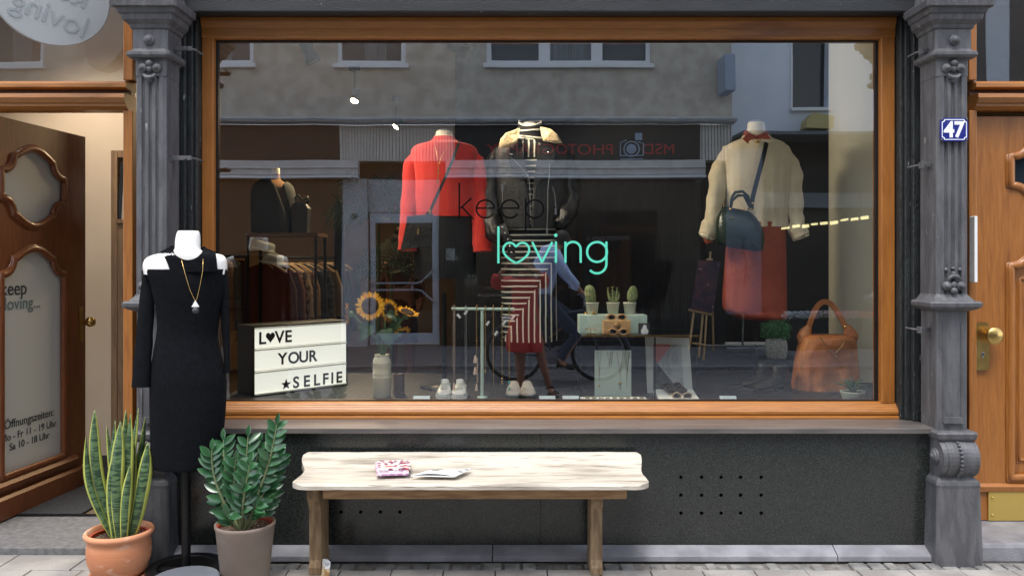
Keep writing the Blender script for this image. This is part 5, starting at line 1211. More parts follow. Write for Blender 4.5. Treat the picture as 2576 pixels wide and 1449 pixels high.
# black ankle boots
def boot(px,Y,lab,yaw):
    x=X(px,Y); s=T('ankle_boot',lab,'boot',(x,Y,DZ),'black ankle boots in the window'); Mb=Matrix.Translation((x,Y,DZ))@Matrix.Rotation(yaw,4,'Z'); mb=MB(Mb); rings=[]
    for z,y0,y1,w in ((.03,-.04,.09,.034),(.06,-.035,.09,.036),(.10,-.025,.085,.038),(.15,-.02,.08,.040),(.155,-.015,.075,.036),(.10,-.01,.07,.032)): rings.append([Vector((w*cos(2*PI*j/24),(y0+y1)/2+(y1-y0)/2*sin(2*PI*j/24),z)) for j in range(24)])
    mb.loft(rings,True,True); foot=[(-.16,.012,.022,.036),(-.15,.03,.018,.045),(-.12,.042,.016,.056),(-.08,.042,.016,.066),(-.03,.036,.016,.085),(.02,.034,.018,.10),(.07,.032,.02,.09),(.09,.02,.03,.07)]
    mb.loft([[Vector((w*cos(2*PI*j/20),y,(a+b)/2+(b-a)/2*sin(2*PI*j/20))) for j in range(20)] for y,w,a,b in foot]); mb.build('boot_shaft',leather,s)
    mb=MB(Mb); mb.box(-.03,.03,.03,.09,0,.032); mb.prism([(-.02,-.155),(.02,-.155),(.043,-.11),(.04,-.03),(-.04,-.03),(-.043,-.11)],'z',.003,.016); mb.build('sole',blackpl,s)
boot(1952,.45,'black leather ankle boot nearer the tan bag',R(-70)); boot(1915,.6,'black leather ankle boot pointing to the price card',R(-60))
# ================================================================ inside the shop
# spot lamps
def spot(px,py,Y,aim,on,label,power=30,warm=.64,glow=True):
    p=P(px,py,Y); s=T('spot_lamp',label,'lamp',tuple(p),'ceiling spot lamps'); d=(Vector(aim)-p).normalized(); rot=Matrix.Translation(p)@d.to_track_quat('Z','Y').to_matrix().to_4x4()
    mb=MB(rot); mb.lathe([(.018,-.12),(.032,-.11),(.034,-.03),(.045,.0),(.047,.02),(.042,.02),(.03,-.005)],(0,0,0),20,cap=True); mb.build('lamp_head',blackmt,s)
    mb=MB(); mb.tube([p+Vector((0,0,.02)),p+Vector((0,0,.12)),(p.x,p.y,3.3)],.009,8); mb.box(p.x-.05,p.x+.05,p.y-.02,p.y+.02,3.26,3.3); mb.build('lamp_arm',blackmt,s)
    MB(rot).lathe([(.036,.012),(.001,.016)],(0,0,0),20,cap=False).build('bulb',M('lit_bulb',C(255,214,150),.5,emit=30) if on and glow else M('dark_bulb',C(180,176,165),.3),s)
    if on:
        l=bpy.data.lights.new('spot_light','SPOT'); l.energy=power; l.color=(1,.55+.45*warm,warm); l.spot_size=R(110); l.spot_blend=.6; l.shadow_soft_size=.14
        o=bpy.data.objects.new('spot_light',l); SC.collection.objects.link(o); o.parent=s; o.location=d*.03; o.rotation_euler=d.to_track_quat('-Z','Y').to_euler()
spot(892,252,3.2,(-1.9,2.0,.9),True,'lit ceiling spot lamp, the higher of the two glowing ones',44,.42)
spot(997,318,4.6,(-2.6,3.6,1.3),True,'lit ceiling spot lamp, the lower one left of the red sweater',46,.42)
spot(785,150,.28,(X(1060,.6),.45,1.35),True,'dark looking ceiling spot lamp with its light on at the upper left of the window',26,.64,False)  # light added here while the bulb itself is drawn dark
spot(1172,135,.25,(X(1880,.6),.45,1.75),True,'slim ceiling spot lamp above the leather jacket',22)
spot(60,-25,.55,(-2.8,1.4,.9),True,'warm ceiling spot lamp over the open entrance',22,.82)
# mannequin bust with blazer on the shelf
Yi=3.0; SH=T('wall_shelf','brown wooden shelf in the shop carrying the blazer bust and black bag','shelf',(X(720,Yi),Yi,Z(590,Yi)))
shm=M('shelf_wood',C(96,66,46),.5,col2=C(112,78,54),ns=5,st=(1,8,8)); z=Z(588,Yi)
MB().box(X(636,Yi),X(812,Yi),Yi-.2,Yi+.2,z-.03,z).build('board',shm,SH); mb=MB()
for px in (640,806): mb.tube([(X(px,Yi),Yi+.18,z-.03),(X(px,Yi),Yi+.18,.03)],.015,8); mb.tube([(X(px,Yi),Yi-.18,z-.03),(X(px,Yi),Yi-.18,.03)],.012,8)
mb.build('upright',blackmt,SH)
BJ=T('mannequin','bust in a black blazer over a brown top on the shop shelf','mannequin',(X(690,Yi),Yi,z)); mb=MB()
bodyloft(mb,[(438,684,704),(452,682,706),(462,660,720),(480,650,735),(540,656,728),(586,660,725)],Yi,.28); mb.build('body',M('brown_top',C(128,92,64),.8),BJ); mb=MB(); bodyloft(mb,[(424,685,703),(430,684,704),(452,684,704),(460,674,712)],Yi,.2); mb.build('neck',cream,BJ)
mb=MB(); shell([(452,674,708,683,706),(460,652,724,682,708),(475,638,736,692,708),(510,636,742,705,718),(545,636,744,714,722),(585,636,746,712,728)],Yi,.40,None,mb); mb.build('blazer',blsh,BJ,solid=.01)
BK=T('handbag','black bag with bow handle on the shop shelf beside the blazer','bag',(X(757,Yi-.05),Yi-.05,z)); Yk=Yi-.05; mb=MB(); mb.prism([(X(a,Yk),Z(b,Yk)) for a,b in ((740,586),(776,588),(778,525),(770,512),(748,508),(738,520))][::1],'y',Yk-.06,Yk+.06); mb.build('bag_body',leather,BK,bevel=.02)
mb=MB(); mb.tube([P(748,512,Yk),P(742,498,Yk),P(750,491,Yk),P(762,505,Yk),P(774,496,Yk),P(776,508,Yk),P(764,514,Yk)],.012,8); mb.build('handle',leather,BK)
# hats on a shelf edge
hatm=M('pale_felt',C(158,162,162),.8,bump=.2,bs=60)
def hat(px,py,Y,w,h,tilt,label):
    p=P(px,py,Y); k=D(Y)/F; s=T('hat',label,'hat',tuple(p),'pale hats on the clothes rack'); mb=MB(Matrix.Translation(p)@Matrix.Rotation(R(tilt),4,'Y'))
    mb.lathe([(w*k*.78,0),(w*k*.80,.004),(w*k*.50,.012),(w*k*.48,h*k*.5),(w*k*.44,h*k*.95),(w*k*.36,h*k),(.01,h*k*.97)],(0,0,0),36,sy=.85); mb.build('crown',hatm,s)
Yr_=3.1
hat(664,630,Yr_-.35,52,22,16,'pale felt hat with flat crown, the upper of two on the rack'); hat(686,663,Yr_-.4,54,24,10,'pale felt hat, the lower of two on the rack')
# clothes rack
RK=T('clothes_rack','black clothes rail running back into the shop behind the letter box','rack',(X(740,3.4),3.4,.03)); z=Z(648,3.0)
a=Vector((X(655,2.9),2.9,z)); b=Vector((X(850,4.6),4.6,z)); mb=MB(); mb.tube([a,b],.015,10)
for p in (a,b): mb.tube([p,(p.x,p.y,.05)],.014,10); mb.box(p.x-.02,p.x+.02,p.y-.28,p.y+.28,.03,.06)
mb.build('rail',blackmt,RK)
woodh=M('hanger_wood',C(176,140,98),.4)
garm=[('rust brown blouse',C(110,56,40),None),('brown blouse',C(98,50,38),None),('floral beige blouse',C(120,100,78),C(60,40,40)),('floral brown blouse',C(112,88,64),C(70,36,36)),('black dress',C(22,22,24),None),('dark patterned top',C(70,62,48),C(24,24,26)),('sand coloured coat',C(140,112,74),None),('black coat',C(24,22,24),None),('dark wine dress',C(58,30,32),None),('black skirt suit',C(26,26,28),None)]
rdir=(b-a).normalized()
for i,(nm,c1,c2) in enumerate(garm):
    t=.04+.92*i/(len(garm)-1); p=a.lerp(b,t); s=T('hanging_garment',nm+' hanging on the shop rail, number %s from the front'%['one','two','three','four','five','six','seven','eight','nine','ten'][i],'clothes',tuple(p),'clothes on the shop rail')
    mg=M('garment_'+nm.replace(' ','_'),c1,.85,col2=c2,ns=22,lo=.5,hi=.56) ; yaw=R(18+ (i*37%17)); Mg=Matrix.Translation(p)@Matrix.Rotation(yaw,4,'Z')
    mb=MB(Mg); mb.tube([(0,0,.02),(.012,0,.012),(.012,0,-.01),(0,0,-.03),(0,0,-.055)],.003,6); mb.build('hook',silver,s)
    mb=MB(Mg); mb.tube([(-.20,.01,-.135),(-.12,0,-.085),(0,-.005,-.055),(.12,0,-.085),(.20,.01,-.135)],[.008,.012,.013,.012,.008],8); mb.build('hanger',woodh,s)
    ln=[.75,.72,.7,.72,.95,.7,1.05,.98,.9,.8][i]; mb=MB(Mg); rings=[]
    for zz,w,d in ((-.06,.06,.03),(-.09,.13,.045),(-.15,.215,.05),(-.2,.225,.055),(-.35,.215,.06),(-.5,.22,.065),(-ln,.24,.07)):
        rings.append([Vector((w*(abs(cos(q))**.8)*(1 if cos(q)>0 else -1),(d+.014*sin(9*q+i))*sin(q),zz)) for q in [2*PI*j/60 for j in range(60)]])
    mb.loft([ [Vector(v) for v in r] for r in rings])
    for sx in (-1,1): mb.tube([(sx*.19,0,-.14),(sx*.235,0,-.30),(sx*.245,.01,-.48),(sx*.25,.02,-.60)],[.04,.05,.045,.045],10)
    mb.build('garment',mg,s)
# black coat on a wall hook
p=P(854,506,4.2); CO=T('hanging_coat','long black coat hanging alone beyond the clothes rail','clothes',tuple(p)); mb=MB(); k=D(4.2)/F
bodyloft(mb,[(504,850,858),(514,845,863),(540,842,866),(640,841,867),(742,840,868)],4.2,.12,fold=.05); mb.build('coat',blsh,CO); MB().tube([P(854,506,4.2),P(854,478,4.2)],.006,6).build('hook',silver,CO)
# left part rack with garments near window left edge
p0=P(585,650,2.6); LR=T('clothes_rack','short black rack with mixed clothes at the left edge of the window','rack',(p0.x,2.6,.03)); mb=MB(); mb.tube([P(552,645,2.6),P(620,645,2.6)],.014,8); q=P(552,645,2.6); mb.tube([q,(q.x,q.y,.05)],.014,8); q2=P(620,645,2.6); mb.tube([q2,(q2.x,q2.y,.05)],.014,8); mb.build('rail',blackmt,LR)
for i,(px,c1,nm) in enumerate(((566,C(120,90,64),'tan top'),(584,C(90,84,72),'grey green blouse'),(604,C(70,34,32),'wine dress'))):
    Yq=2.55+.06*i; s=T('hanging_garment',nm+' on the short rack at the window edge','clothes',tuple(P(px,650,Yq)),'clothes on the short rack'); mb=MB(); bodyloft(mb,[(655,px-8,px+8),(664,px-20,px+20),(700,px-24,px+24),(760,px-25,px+25),(830,px-27,px+27)],Yq,.1,fold=.08,seed=i); mb.build('garment',M('gm_'+nm.replace(' ','_'),c1,.85,col2=C(60,50,44),ns=14,lo=.5,hi=.7),s)
# person in the shop seen from behind
def skin(name,joints,edges,mat,parent,sub=2):
    me=bpy.data.meshes.new(name); off=origin(parent)
    me.from_pydata([tuple(Vector(j[0])-off) for j in joints],edges,[]); me.materials.append(mat)
    o=bpy.data.objects.new(name,me); SC.collection.objects.link(o); o.parent=parent
    md=o.modifiers.new('sk','SKIN'); md.use_smooth_shade=True
    for i,j in enumerate(joints):
        r=j[1] if hasattr(j[1],'__len__') else (j[1],j[1]); o.data.skin_vertices[0].data[i].radius=r
    o.data.skin_vertices[0].data[0].use_root=True
    s_=o.modifiers.new('ss','SUBSURF'); s_.levels=sub; s_.render_levels=sub
    return o
hair=M('dark_hair',C(34,26,24),.6,bump=.6,bs=90); skinm=M('skin_tone',C(176,124,98),.5); skind=M('tanned_skin',C(150,100,78),.5)
Yp2=4.4; PB=T('person','shop visitor with dark pinned up hair and brown coat, seen from behind','person',(X(1010,Yp2),Yp2,.03)); x=X(1008,Yp2)
skin('body',[((x,Yp2,.95),.15),((x,Yp2,1.2),.14),((x,Yp2,1.42),.15),((x,Yp2,1.52),.06),((x,Yp2,1.6),.055),((x,Yp2,1.69),(.085,.1)),((x,Yp2,1.76),(.06,.07)),((x-.17,Yp2,1.44),.055),((x-.23,Yp2,1.15),.045),((x-.2,Yp2-.12,.95),.035),((x+.17,Yp2,1.44),.055),((x+.23,Yp2,1.15),.045),((x+.2,Yp2-.12,.95),.035),((x-.09,Yp2,.85),.09),((x-.1,Yp2,.48),.06),((x-.1,Yp2,.1),.045),((x-.1,Yp2-.13,.07),.035),((x+.09,Yp2,.85),.09),((x+.1,Yp2,.48),.06),((x+.1,Yp2,.1),.045),((x+.1,Yp2-.13,.07),.035)],
 [(0,1),(1,2),(2,3),(3,4),(4,5),(5,6),(2,7),(7,8),(8,9),(2,10),(10,11),(11,12),(0,13),(13,14),(14,15),(15,16),(0,17),(17,18),(18,19),(19,20)],skinm,PB)
mb=MB(); mb.sphere((x,Yp2,1.70),.108,20,14,(1,1.1,1.05)); mb.sphere((x,Yp2-.03,1.80),.06,16,10); mb.build('hair',hair,PB)
bc=M('brown_coat',C(92,56,38),.85,bump=.2,bs=40); mb=MB(); bodyloft(mb,[(Z2,l,r) for Z2,l,r in ((649,993,1023),(655,978,1038),(680,970,1046),(740,972,1044),(820,966,1050),(860,966,1050))],Yp2,.34,fold=.06)
limb(mb,[(976,664,Yp2,11),(966,700,Yp2,12),(962,750,Yp2-.05,11)]); limb(mb,[(1040,664,Yp2,11),(1050,700,Yp2,12),(1054,750,Yp2-.05,11)]); mb.build('coat',bc,PB)
# palm
def palm(px,py_base,Y,py_top,label,n=9,sc_=1):
    b0=Vector((X(px,Y),Y,.03)); s=T('potted_palm',label,'plant',tuple(b0),'palms in the shop'); top=P(px,py_base,Y); mb=MB(); mb.lathe([(.14,0),(.18,.3),(.19,.32),(.17,.3),(.16,.28)],b0,24,cap=False); mb.build('pot',M('dark_pot',C(50,44,40),.6),s)
    st=MB(); lf=MB(); random.seed(int(px+py_base)); st.tube([b0+Vector((0,0,.28)),top],[.02,.01],8)
    for k in range(n):
        a=R(200-220*k/(n-1))+random.uniform(-.1,.1); L_=random.uniform(.42,.6)*sc_; d=Vector((cos(a),random.uniform(-.4,.4),abs(sin(a))*.9+.25)).normalized(); pts=[top+d*L_*t+Vector((0,0,-.28*L_*t*t)) for t in [i/9 for i in range(10)]]; st.tube(pts,[.005-.0004*i for i in range(10)],5)
        for i in range(2,10):
            for sgn in (-1,1):
                tn=(pts[i]-pts[i-1]).normalized(); sd_=tn.cross(Vector((0,1,.2))).normalized()*sgn; dd=(sd_*.8+tn*.7+Vector((0,0,-.2))).normalized(); l_=.2*sc_*(1-abs(i-5)/9); w=sd_.cross(dd).normalized()*.0; nn=tn*.008
                lf.sheet([[pts[i]-nn,pts[i]+nn],[pts[i]+dd*l_*.5-nn,pts[i]+dd*l_*.5+nn],[pts[i]+dd*l_+Vector((0,0,-.02))-nn*.1,pts[i]+dd*l_+Vector((0,0,-.02))+nn*.1]])
    st.build('stem',M('palm_stem',C(70,80,44),.6),s); lf.build('fronds',M('palm_leaf',C(44,60,38),.5,col2=C(62,78,48),ns=8),s)
palm(952,560,2.4,490,'feathery palm left of the red sweater in the shop'); palm(985,690,2.9,640,'lower feathery palm before the shop visitor',8,.8)
# mirror panel and frame in the vestibule
Yv2=1.30; MF=T('mirror_shelf','tall rough wooden shelf frame with a black framed picture in the entrance','frame',(X(306,Yv2),Yv2,.03)); rw=M('rough_oak',C(122,94,64),.6,col2=C(146,114,80),ns=4,st=(12,12,1.2),bump=.2)
x0,x1=X(284,Yv2),X(345,Yv2); zt_,zs_,zb_=Z(380,Yv2),Z(553,Yv2),Z(1145,Yv2)
MB().box(x0,x0+.045,Yv2-.03,Yv2+.08,.04,zt_).box(x0+.046,x1,Yv2-.03,Yv2+.08,zt_-.05,zt_).build('frame_post',rw,MF,bevel=.003)
MB().box(x0+.046,x1,Yv2-.03,Yv2+.08,.04,zs_-.03).box(x0+.046,x1,Yv2-.05,Yv2+.08,zs_-.028,zs_).build('panel',rw,MF,bevel=.003)
bpic=T('picture','black framed poster standing on the entrance shelf','picture',(X(318,Yv2),Yv2,zs_))
mb=MB(); Mpp=Matrix.Translation((X(299,Yv2),Yv2-.02,zs_+.002))@Matrix.Rotation(R(3),4,'Y'); MB(Mpp).box(0,.022,0,.015,0,.40).box(.022,.3,0,.015,.378,.40).build('picture_frame',blackpl,bpic); MB(Mpp).box(.022,.3,.006,.01,0,.378).build('poster',M('poster_grey',C(172,166,156),.6),bpic)
text('lettering','W',.06,blackv,bpic,Mpp@Matrix.Translation((.05,.005,.03))@FRONT,.001)
DMt=MB().box(-3.6,-2.48,.27,1.38,.031,.045).build('door_mat',matm,bevel=.003); tag(DMt,'dark grey door mat inside the open entrance','mat')
MB().box(-3.6,-1.9,.245,.262,.02,.046).build('mat_rim',blackmt,SB)
# ================================================================ the other side of the street (seen in the glass)
Yo_=-9.65
OB=T('opposite_building','grey roughcast house across the street with shuttered photo studio shops below','building',(0,Yo_,0))
plas=M('roughcast',C(178,172,162),.95,col2=C(202,196,186),ns=4,bump=.8,bs=28)
fxr=lambda px:RX(px,Yo_); fz=lambda py:RZ(py,Yo_)
XR=fxr(1842); zl_=fz(303)
# upper wall with window openings
wins=[(-330,-190),(-60,110),(250,332),(420,640),(848,1022),(1226,1636)]
zsil=fz(163); xs=-9.5
mb=MB(); mb.box(xs,XR,Yo_-.4,Yo_,zl_,zsil); x=xs
for a,b in wins: mb.box(x,fxr(a),Yo_-.4,Yo_,zsil,zsil+1.45); x=fxr(b)
mb.box(x,XR,Yo_-.4,Yo_,zsil,zsil+1.45); mb.box(xs,XR,Yo_-.4,Yo_,zsil+1.45,9.2); mb.build('upper_wall',plas,OB)
wf=M('window_white',C(228,232,238),.4); opg=glassmat('far_glass',.06,(.6,.65,.7,1)); curt=M('curtain',C(150,150,146),.8,col2=C(186,186,182),ns=4,st=(9,1,.3))
for k,(a,b) in enumerate(wins):
    x0,x1=fxr(a),fxr(b); mb=MB(); w=.075; y0,y1=Yo_-.14,Yo_-.05
    mb.box(x0,x0+w,y0,y1,zsil,zsil+1.45); mb.box(x1-w,x1,y0,y1,zsil,zsil+1.45); mb.box(x0+w,x1-w,y0,y1,zsil,zsil+w); mb.box(x0+w,x1-w,y0,y1,zsil+1.45-w,zsil+1.45)
    for m_ in ([.345,.675] if k==5 else []): xm=x0+(x1-x0)*m_; mb.box(xm-.09,xm+.09,y0,y1+.005,zsil+w,zsil+1.45-w)
    f=mb.build('window',wf,OB); MB().box(x0-.05,x1+.05,Yo_-.1,Yo_+.10,zsil-.07,zsil-.002).build('sill',wf,f)
    MB().add([(x0+w,Yo_-.1,zsil+w),(x1-w,Yo_-.1,zsil+w),(x1-w,Yo_-.1,zsil+1.4),(x0+w,Yo_-.1,zsil+1.4)],[(3,2,1,0)]).build('pane',opg,f)
    g=[]; gx0,gx1=(x0+.35*(x1-x0),x1-.3*(x1-x0)) if k!=2 else (x0,x1)
    for zz in (zsil+.05,zsil+1.4): g.append([Vector((gx0+(gx1-gx0)*i/40,Yo_-.28+.03*sin(i*1.3),zz)) for i in range(41)])
    MB().sheet(g).build('curtain',curt,f); MB().box(x0,x1,Yo_-.39,Yo_-.37,zsil,zsil+1.45).build('room',dark,f)
MB().prism([(Yo_,zl_-.08),(Yo_+.20,zl_-.06),(Yo_+.24,zl_-.02),(Yo_+.24,zl_+.01),(Yo_+.04,zl_+.05),(Yo_,zl_+.05)],'x',xs,XR+.02).build('cornice',M('zinc_ledge',C(185,190,196),.5,col2=C(205,210,215),ns=6),OB)
# ground floor
zaw=fz(405); zab=fz(442)
shopd=M('dark_shop_front',C(30,31,33),.5); tile=M('ribbed_tile',C(150,150,146),.6)
nt=tile.node_tree; brickmat(tile,1,C(232,230,224),C(222,220,214),C(70,70,70),.055,.28,.006,.3)
MB().box(xs,fxr(850),Yo_-.4,Yo_-.02,zaw,zl_-.08).build('dark_fascia',shopd,OB)
MB(Matrix.Translation((0,0,0))).box(fxr(850),fxr(1145),Yo_-.4,Yo_-.03,zaw,zl_-.08).box(fxr(1762),XR,Yo_-.4,Yo_-.03,zaw,zl_-.08).build('tile_band',tile,OB)
MB().box(fxr(1146),fxr(1761),Yo_-.4,Yo_-.01,zaw,zl_-.08).build('sign_board',M('sign_black',C(20,20,22),.5),OB)
sgr=M('sign_red',C(170,40,44),.5); sgb=M('sign_blue',C(150,175,200),.5)
def otext(s,pxl,py,size,mat,y=Yo_+.0,al='CENTER',sx=1,par=None): return text('shop_lettering',s,size,mat,par or OB,Matrix.Translation((fxr(pxl),y,fz(py)))@BACK,.003,al,sx)
otext('MSD',1655,389,.25,sgr,sx=1.15); otext('PHOTOGRAPHY',1385,389,.25,sgr,sx=1.18)
mb=MB(); cxx,czz=fxr(1590),fz(372)
mb.tube([(cxx+.125*cos(t),Yo_+.01,czz-.03+.125*sin(t)) for t in [2*PI*i/32 for i in range(32)]],.012,6,closed=True); mb.lathe([(.085,0),(.085,.01),(.001,.01)],(cxx,Yo_,czz-.03),28,ax='y')
mb.tube([(cxx-.19,Yo_+.01,czz-.14),(cxx+.19,Yo_+.01,czz-.14)],.010,6); mb.tube([(cxx-.19,Yo_+.01,czz-.20),(cxx+.19,Yo_+.01,czz-.20)],.010,6); mb.tube([(cxx+.19,Yo_+.01,czz-.14),(cxx+.19,Yo_+.01,czz+.06),(cxx+.10,Yo_+.01,czz+.09)],.010,6); mb.tube([(cxx-.19,Yo_+.01,czz-.14),(cxx-.19,Yo_+.01,czz+.08),(cxx-.08,Yo_+.01,czz+.12)],.010,6)
mb.box(cxx+.06,cxx+.17,Yo_,Yo_+.01,czz+.12,czz+.24); mb.build('camera_emblem',sgb,OB)
aw=M('awning_case',C(195,195,195),.5,col2=C(210,210,210),ns=5); 
for a,b,lab in ((380,905,'o'),(1122,1768,'p')):
    x0,x1=fxr(a),fxr(b); mb=MB(); mb.box(x0,x1,Yo_-.02,Yo_+.18,zab,zaw-.012); mb.box(x0,x1,Yo_+.02,Yo_+.21,zab+.10,zab+.125); A=mb.build('awning_case',aw,OB,bevel=.01)
    mb=MB(); mb.box(x0,x1,Yo_-.02,Yo_+.22,zab-.055,zab-.012); mb.build('awning_bar',wf,A)
# recessed shop windows
zt2=zab-.06
MB().box(xs,XR,Yo_-.42,Yo_-.38,.03,zaw).build('shop_back',shopd,OB)
drp=M('studio_curtain',C(20,21,24),.8,col2=C(40,42,46),ns=3,st=(6,1,.2)); g=[]
for zz in (.12,zt2): g.append([Vector((fxr(1125)+(fxr(1770)-fxr(1125))*i/260,Yo_-.33+.035*sin(i*.55)+.015*sin(i*1.7),zz)) for i in range(261)])
MB().sheet(g).build('studio_curtain',drp,OB)
MB().add([(fxr(1120),Yo_-.2,.12),(fxr(1775),Yo_-.2,.12),(fxr(1775),Yo_-.2,zt2),(fxr(1120),Yo_-.2,zt2)],[(3,2,1,0)]).build('shop_pane',opg,OB)
mb=MB()
for px in (1118,1445,1778): mb.box(fxr(px)-.03,fxr(px)+.03,Yo_-.23,Yo_-.16,.12,zt2)
mb.box(fxr(1118),fxr(1778),Yo_-.25,Yo_-.05,.03,.118); mb.build('shop_frame',blackmt,OB)
otext('FOTOSTUDIO',1543,604,.10,M('grey_letter',C(120,120,122),.5),Yo_-.19); otext('40',890,551,.13,M('black_letter',C(24,24,24),.5),Yo_-.0)
# left pier and other shop at left
pier=M('grey_pier',C(170,172,178),.8,col2=C(184,186,192),ns=4)
MB().box(fxr(858),fxr(925),Yo_-.38,Yo_-.005,.03,zt2).build('pier',pier,OB); MB().box(fxr(1106),fxr(1117),Yo_-.38,Yo_-.02,.03,zt2).build('pier',blackmt,OB)
MB().add([(xs,Yo_-.2,.5),(fxr(857),Yo_-.2,.5),(fxr(857),Yo_-.2,zt2),(xs,Yo_-.2,zt2)],[(3,2,1,0)]).build('shop_pane',opg,OB); MB().box(xs,fxr(857),Yo_-.37,Yo_-.03,.03,.5).build('stall_riser',shopd,OB)
# aluminium door with pull handle
alu=M('blue_grey_aluminium',C(186,196,212),.35,metal=.1); dx0,dx1=fxr(929),fxr(1105); dz1=fz(535); w=.10; mb=MB(); y0,y1=Yo_-.16,Yo_-.09
mb.box(dx0,dx0+w*.9,y0,y1,.06,dz1); mb.box(dx1-w*1.25,dx1,y0,y1,.06,dz1); mb.box(dx0+w*.9,dx1-w*1.25,y0,y1,dz1-.17,dz1); mb.box(dx0+w*.9,dx1-w*1.25,y0,y1,.06,.24); SD=mb.build('glazed_door',alu,OB,bevel=.004)
MB().add([(dx0+w*.9,Yo_-.125,.24),(dx1-w*1.25,Yo_-.125,.24),(dx1-w*1.25,Yo_-.125,dz1-.17),(dx0+w*.9,Yo_-.125,dz1-.17)],[(3,2,1,0)]).build('pane',opg,SD)
MB().box(fxr(926),dx1,Yo_-.2,Yo_-.08,dz1+.01,zt2).build('door_fascia',pier,OB)
mb=MB(); q=lambda px,py:(fxr(px),Yo_+.0,fz(py))
mb.tube([q(934,714),q(1045,714),q(1056,712),q(1090,682)],.022,10); mb.tube([q(934,731),q(1045,731),q(1058,733),q(1090,760)],.022,10); mb.tube([q(1036,714),q(1036,731)],.016,8); mb.tube([q(1090,682),(fxr(1092),Yo_-.1,fz(680))],.016,8); mb.tube([q(1090,760),(fxr(1092),Yo_-.1,fz(762))],.016,8); mb.build('pull_handle',M('satin_steel',C(150,155,165),.35,metal=.6),SD)
mb=MB(); mb.box(fxr(1124),fxr(1128)+.12,Yo_-.19,Yo_-.17,fz(655),fz(625)); mb.build('window_sticker',M('sticker',C(190,200,200),.6,col2=C(60,70,70),ns=60),OB)
# projecting light box sign and downpipe
LS=T('projecting_sign','pale blue box sign projecting from the corner of the opposite house','sign',(fxr(1818),Yo_+.3,fz(195)))
MB().box(fxr(1806),fxr(1830),Yo_+.05,Yo_+.55,fz(245),fz(155)).build('sign_case',M('pale_blue_sign',C(150,166,190),.4),LS,bevel=.02); MB().box(fxr(1814),fxr(1822),Yo_-.02,Yo_+.05,fz(220),fz(180)).build('sign_bracket',blackmt,LS)
# neighbour house
Yn_=-10.1; nx=lambda px:RX(px,Yn_); nz=lambda py:RZ(py,Yn_)
NBH=T('neighbour_house','pale blue plastered house beyond the grey one with dark shop below','building',(6,Yn_,0)); bl_=M('pale_blue_plaster',C(220,230,244),.8,col2=C(226,234,246),ns=2)
wz0_,wz1_=nz(272),nz(118)+.9
mb=MB(); mb.box(XR+.002,nx(1990),Yn_-.4,Yn_,nz(345),9.0); mb.box(nx(2088),12,Yn_-.4,Yn_,nz(345),9); mb.box(nx(1990),nx(2088),Yn_-.4,Yn_,nz(345),wz0_); mb.box(nx(1990),nx(2088),Yn_-.4,Yn_,wz1_,9); mb.build('wall',bl_,NBH)
MB().box(nx(1990),nx(2088),Yn_-.3,Yn_-.2,wz0_,wz1_).build('window',M('dark_window',C(20,22,26),.15,spec=.8),NBH); MB().box(nx(1984),nx(2092),Yn_-.05,Yn_+.12,wz0_-.06,wz0_-.002).build('sill',wf,NBH)
MB().box(nx(1985),nx(1990)-.002,Yn_-.02,Yn_+.03,wz0_,wz1_).build('window_trim',wf,NBH)
for a_ in (2330,2420,2540,2700): MB().box(nx(a_),nx(a_+60),Yn_-.02,Yn_+.01,nz(205),nz(60)+.5).build('window',M('dark_window',C(20,22,26),.15,spec=.8),NBH)
MB().box(XR+.002,12,Yn_-.5,Yn_-.42,.03,nz(345)).build('shop_back',M('black_shop',C(16,17,19),.5),NBH)
MB().box(XR+.05,12,Yn_+.0,Yn_+.9,nz(358),nz(350)).build('canopy',M('canopy_grey',C(96,104,112),.6),NBH); MB().box(nx(1860),12,Yn_-.38,Yn_-.3,nz(520),nz(482)).build('shop_beam',M('beam_grey',C(112,122,132),.5),NBH)
TL=T('strip_lamp','long warm strip lamp glowing inside the dark neighbour shop','lamp',(nx(2100),Yn_-.2,nz(560)))
for i in range(9):
    a_,b_=i/9,(i+.72)/9; q_=lambda t:(nx(1975+225*t),Yn_-.25+.15*t,nz(575-30*t)+.012*math.sin(i*2.3)); MB().tube([q_(a_),q_(b_)],.019+.006*(i%3),8).build('tube',M('strip_lit',C(255,238,170),.5,emit=1.1),TL); MB().tube([(nx(1985),Yn_-.25,nz(575)+.03),(nx(1985),Yn_-.25,nz(482))],.008,6).tube([(nx(2180),Yn_-.12,nz(548)+.03),(nx(2180),Yn_-.3,nz(482))],.008,6).build('hanger',blackmt,TL)
LN=T('wall_lantern','ochre box shaped lantern mounted on the neighbour house front','lamp',(nx(2045),Yn_+.1,nz(318)))
och=M('ochre_metal',C(190,176,116),.5); cx_,cz_=nx(2048),nz(315); mb=MB(); mb.prism([(cx_-.26,cz_-.10),(cx_+.24,cz_-.12),(cx_+.26,cz_+.10),(cx_-.12,cz_+.16),(cx_-.24,cz_+.04)],'y',Yn_+.02,Yn_+.35); mb.build('lantern_box',och,LN,bevel=.03); MB().box(cx_-.3,cx_+.3,Yn_,Yn_+.3,cz_-.2,cz_-.15).build('bracket',M('bracket_grey',C(120,120,115),.5),LN)
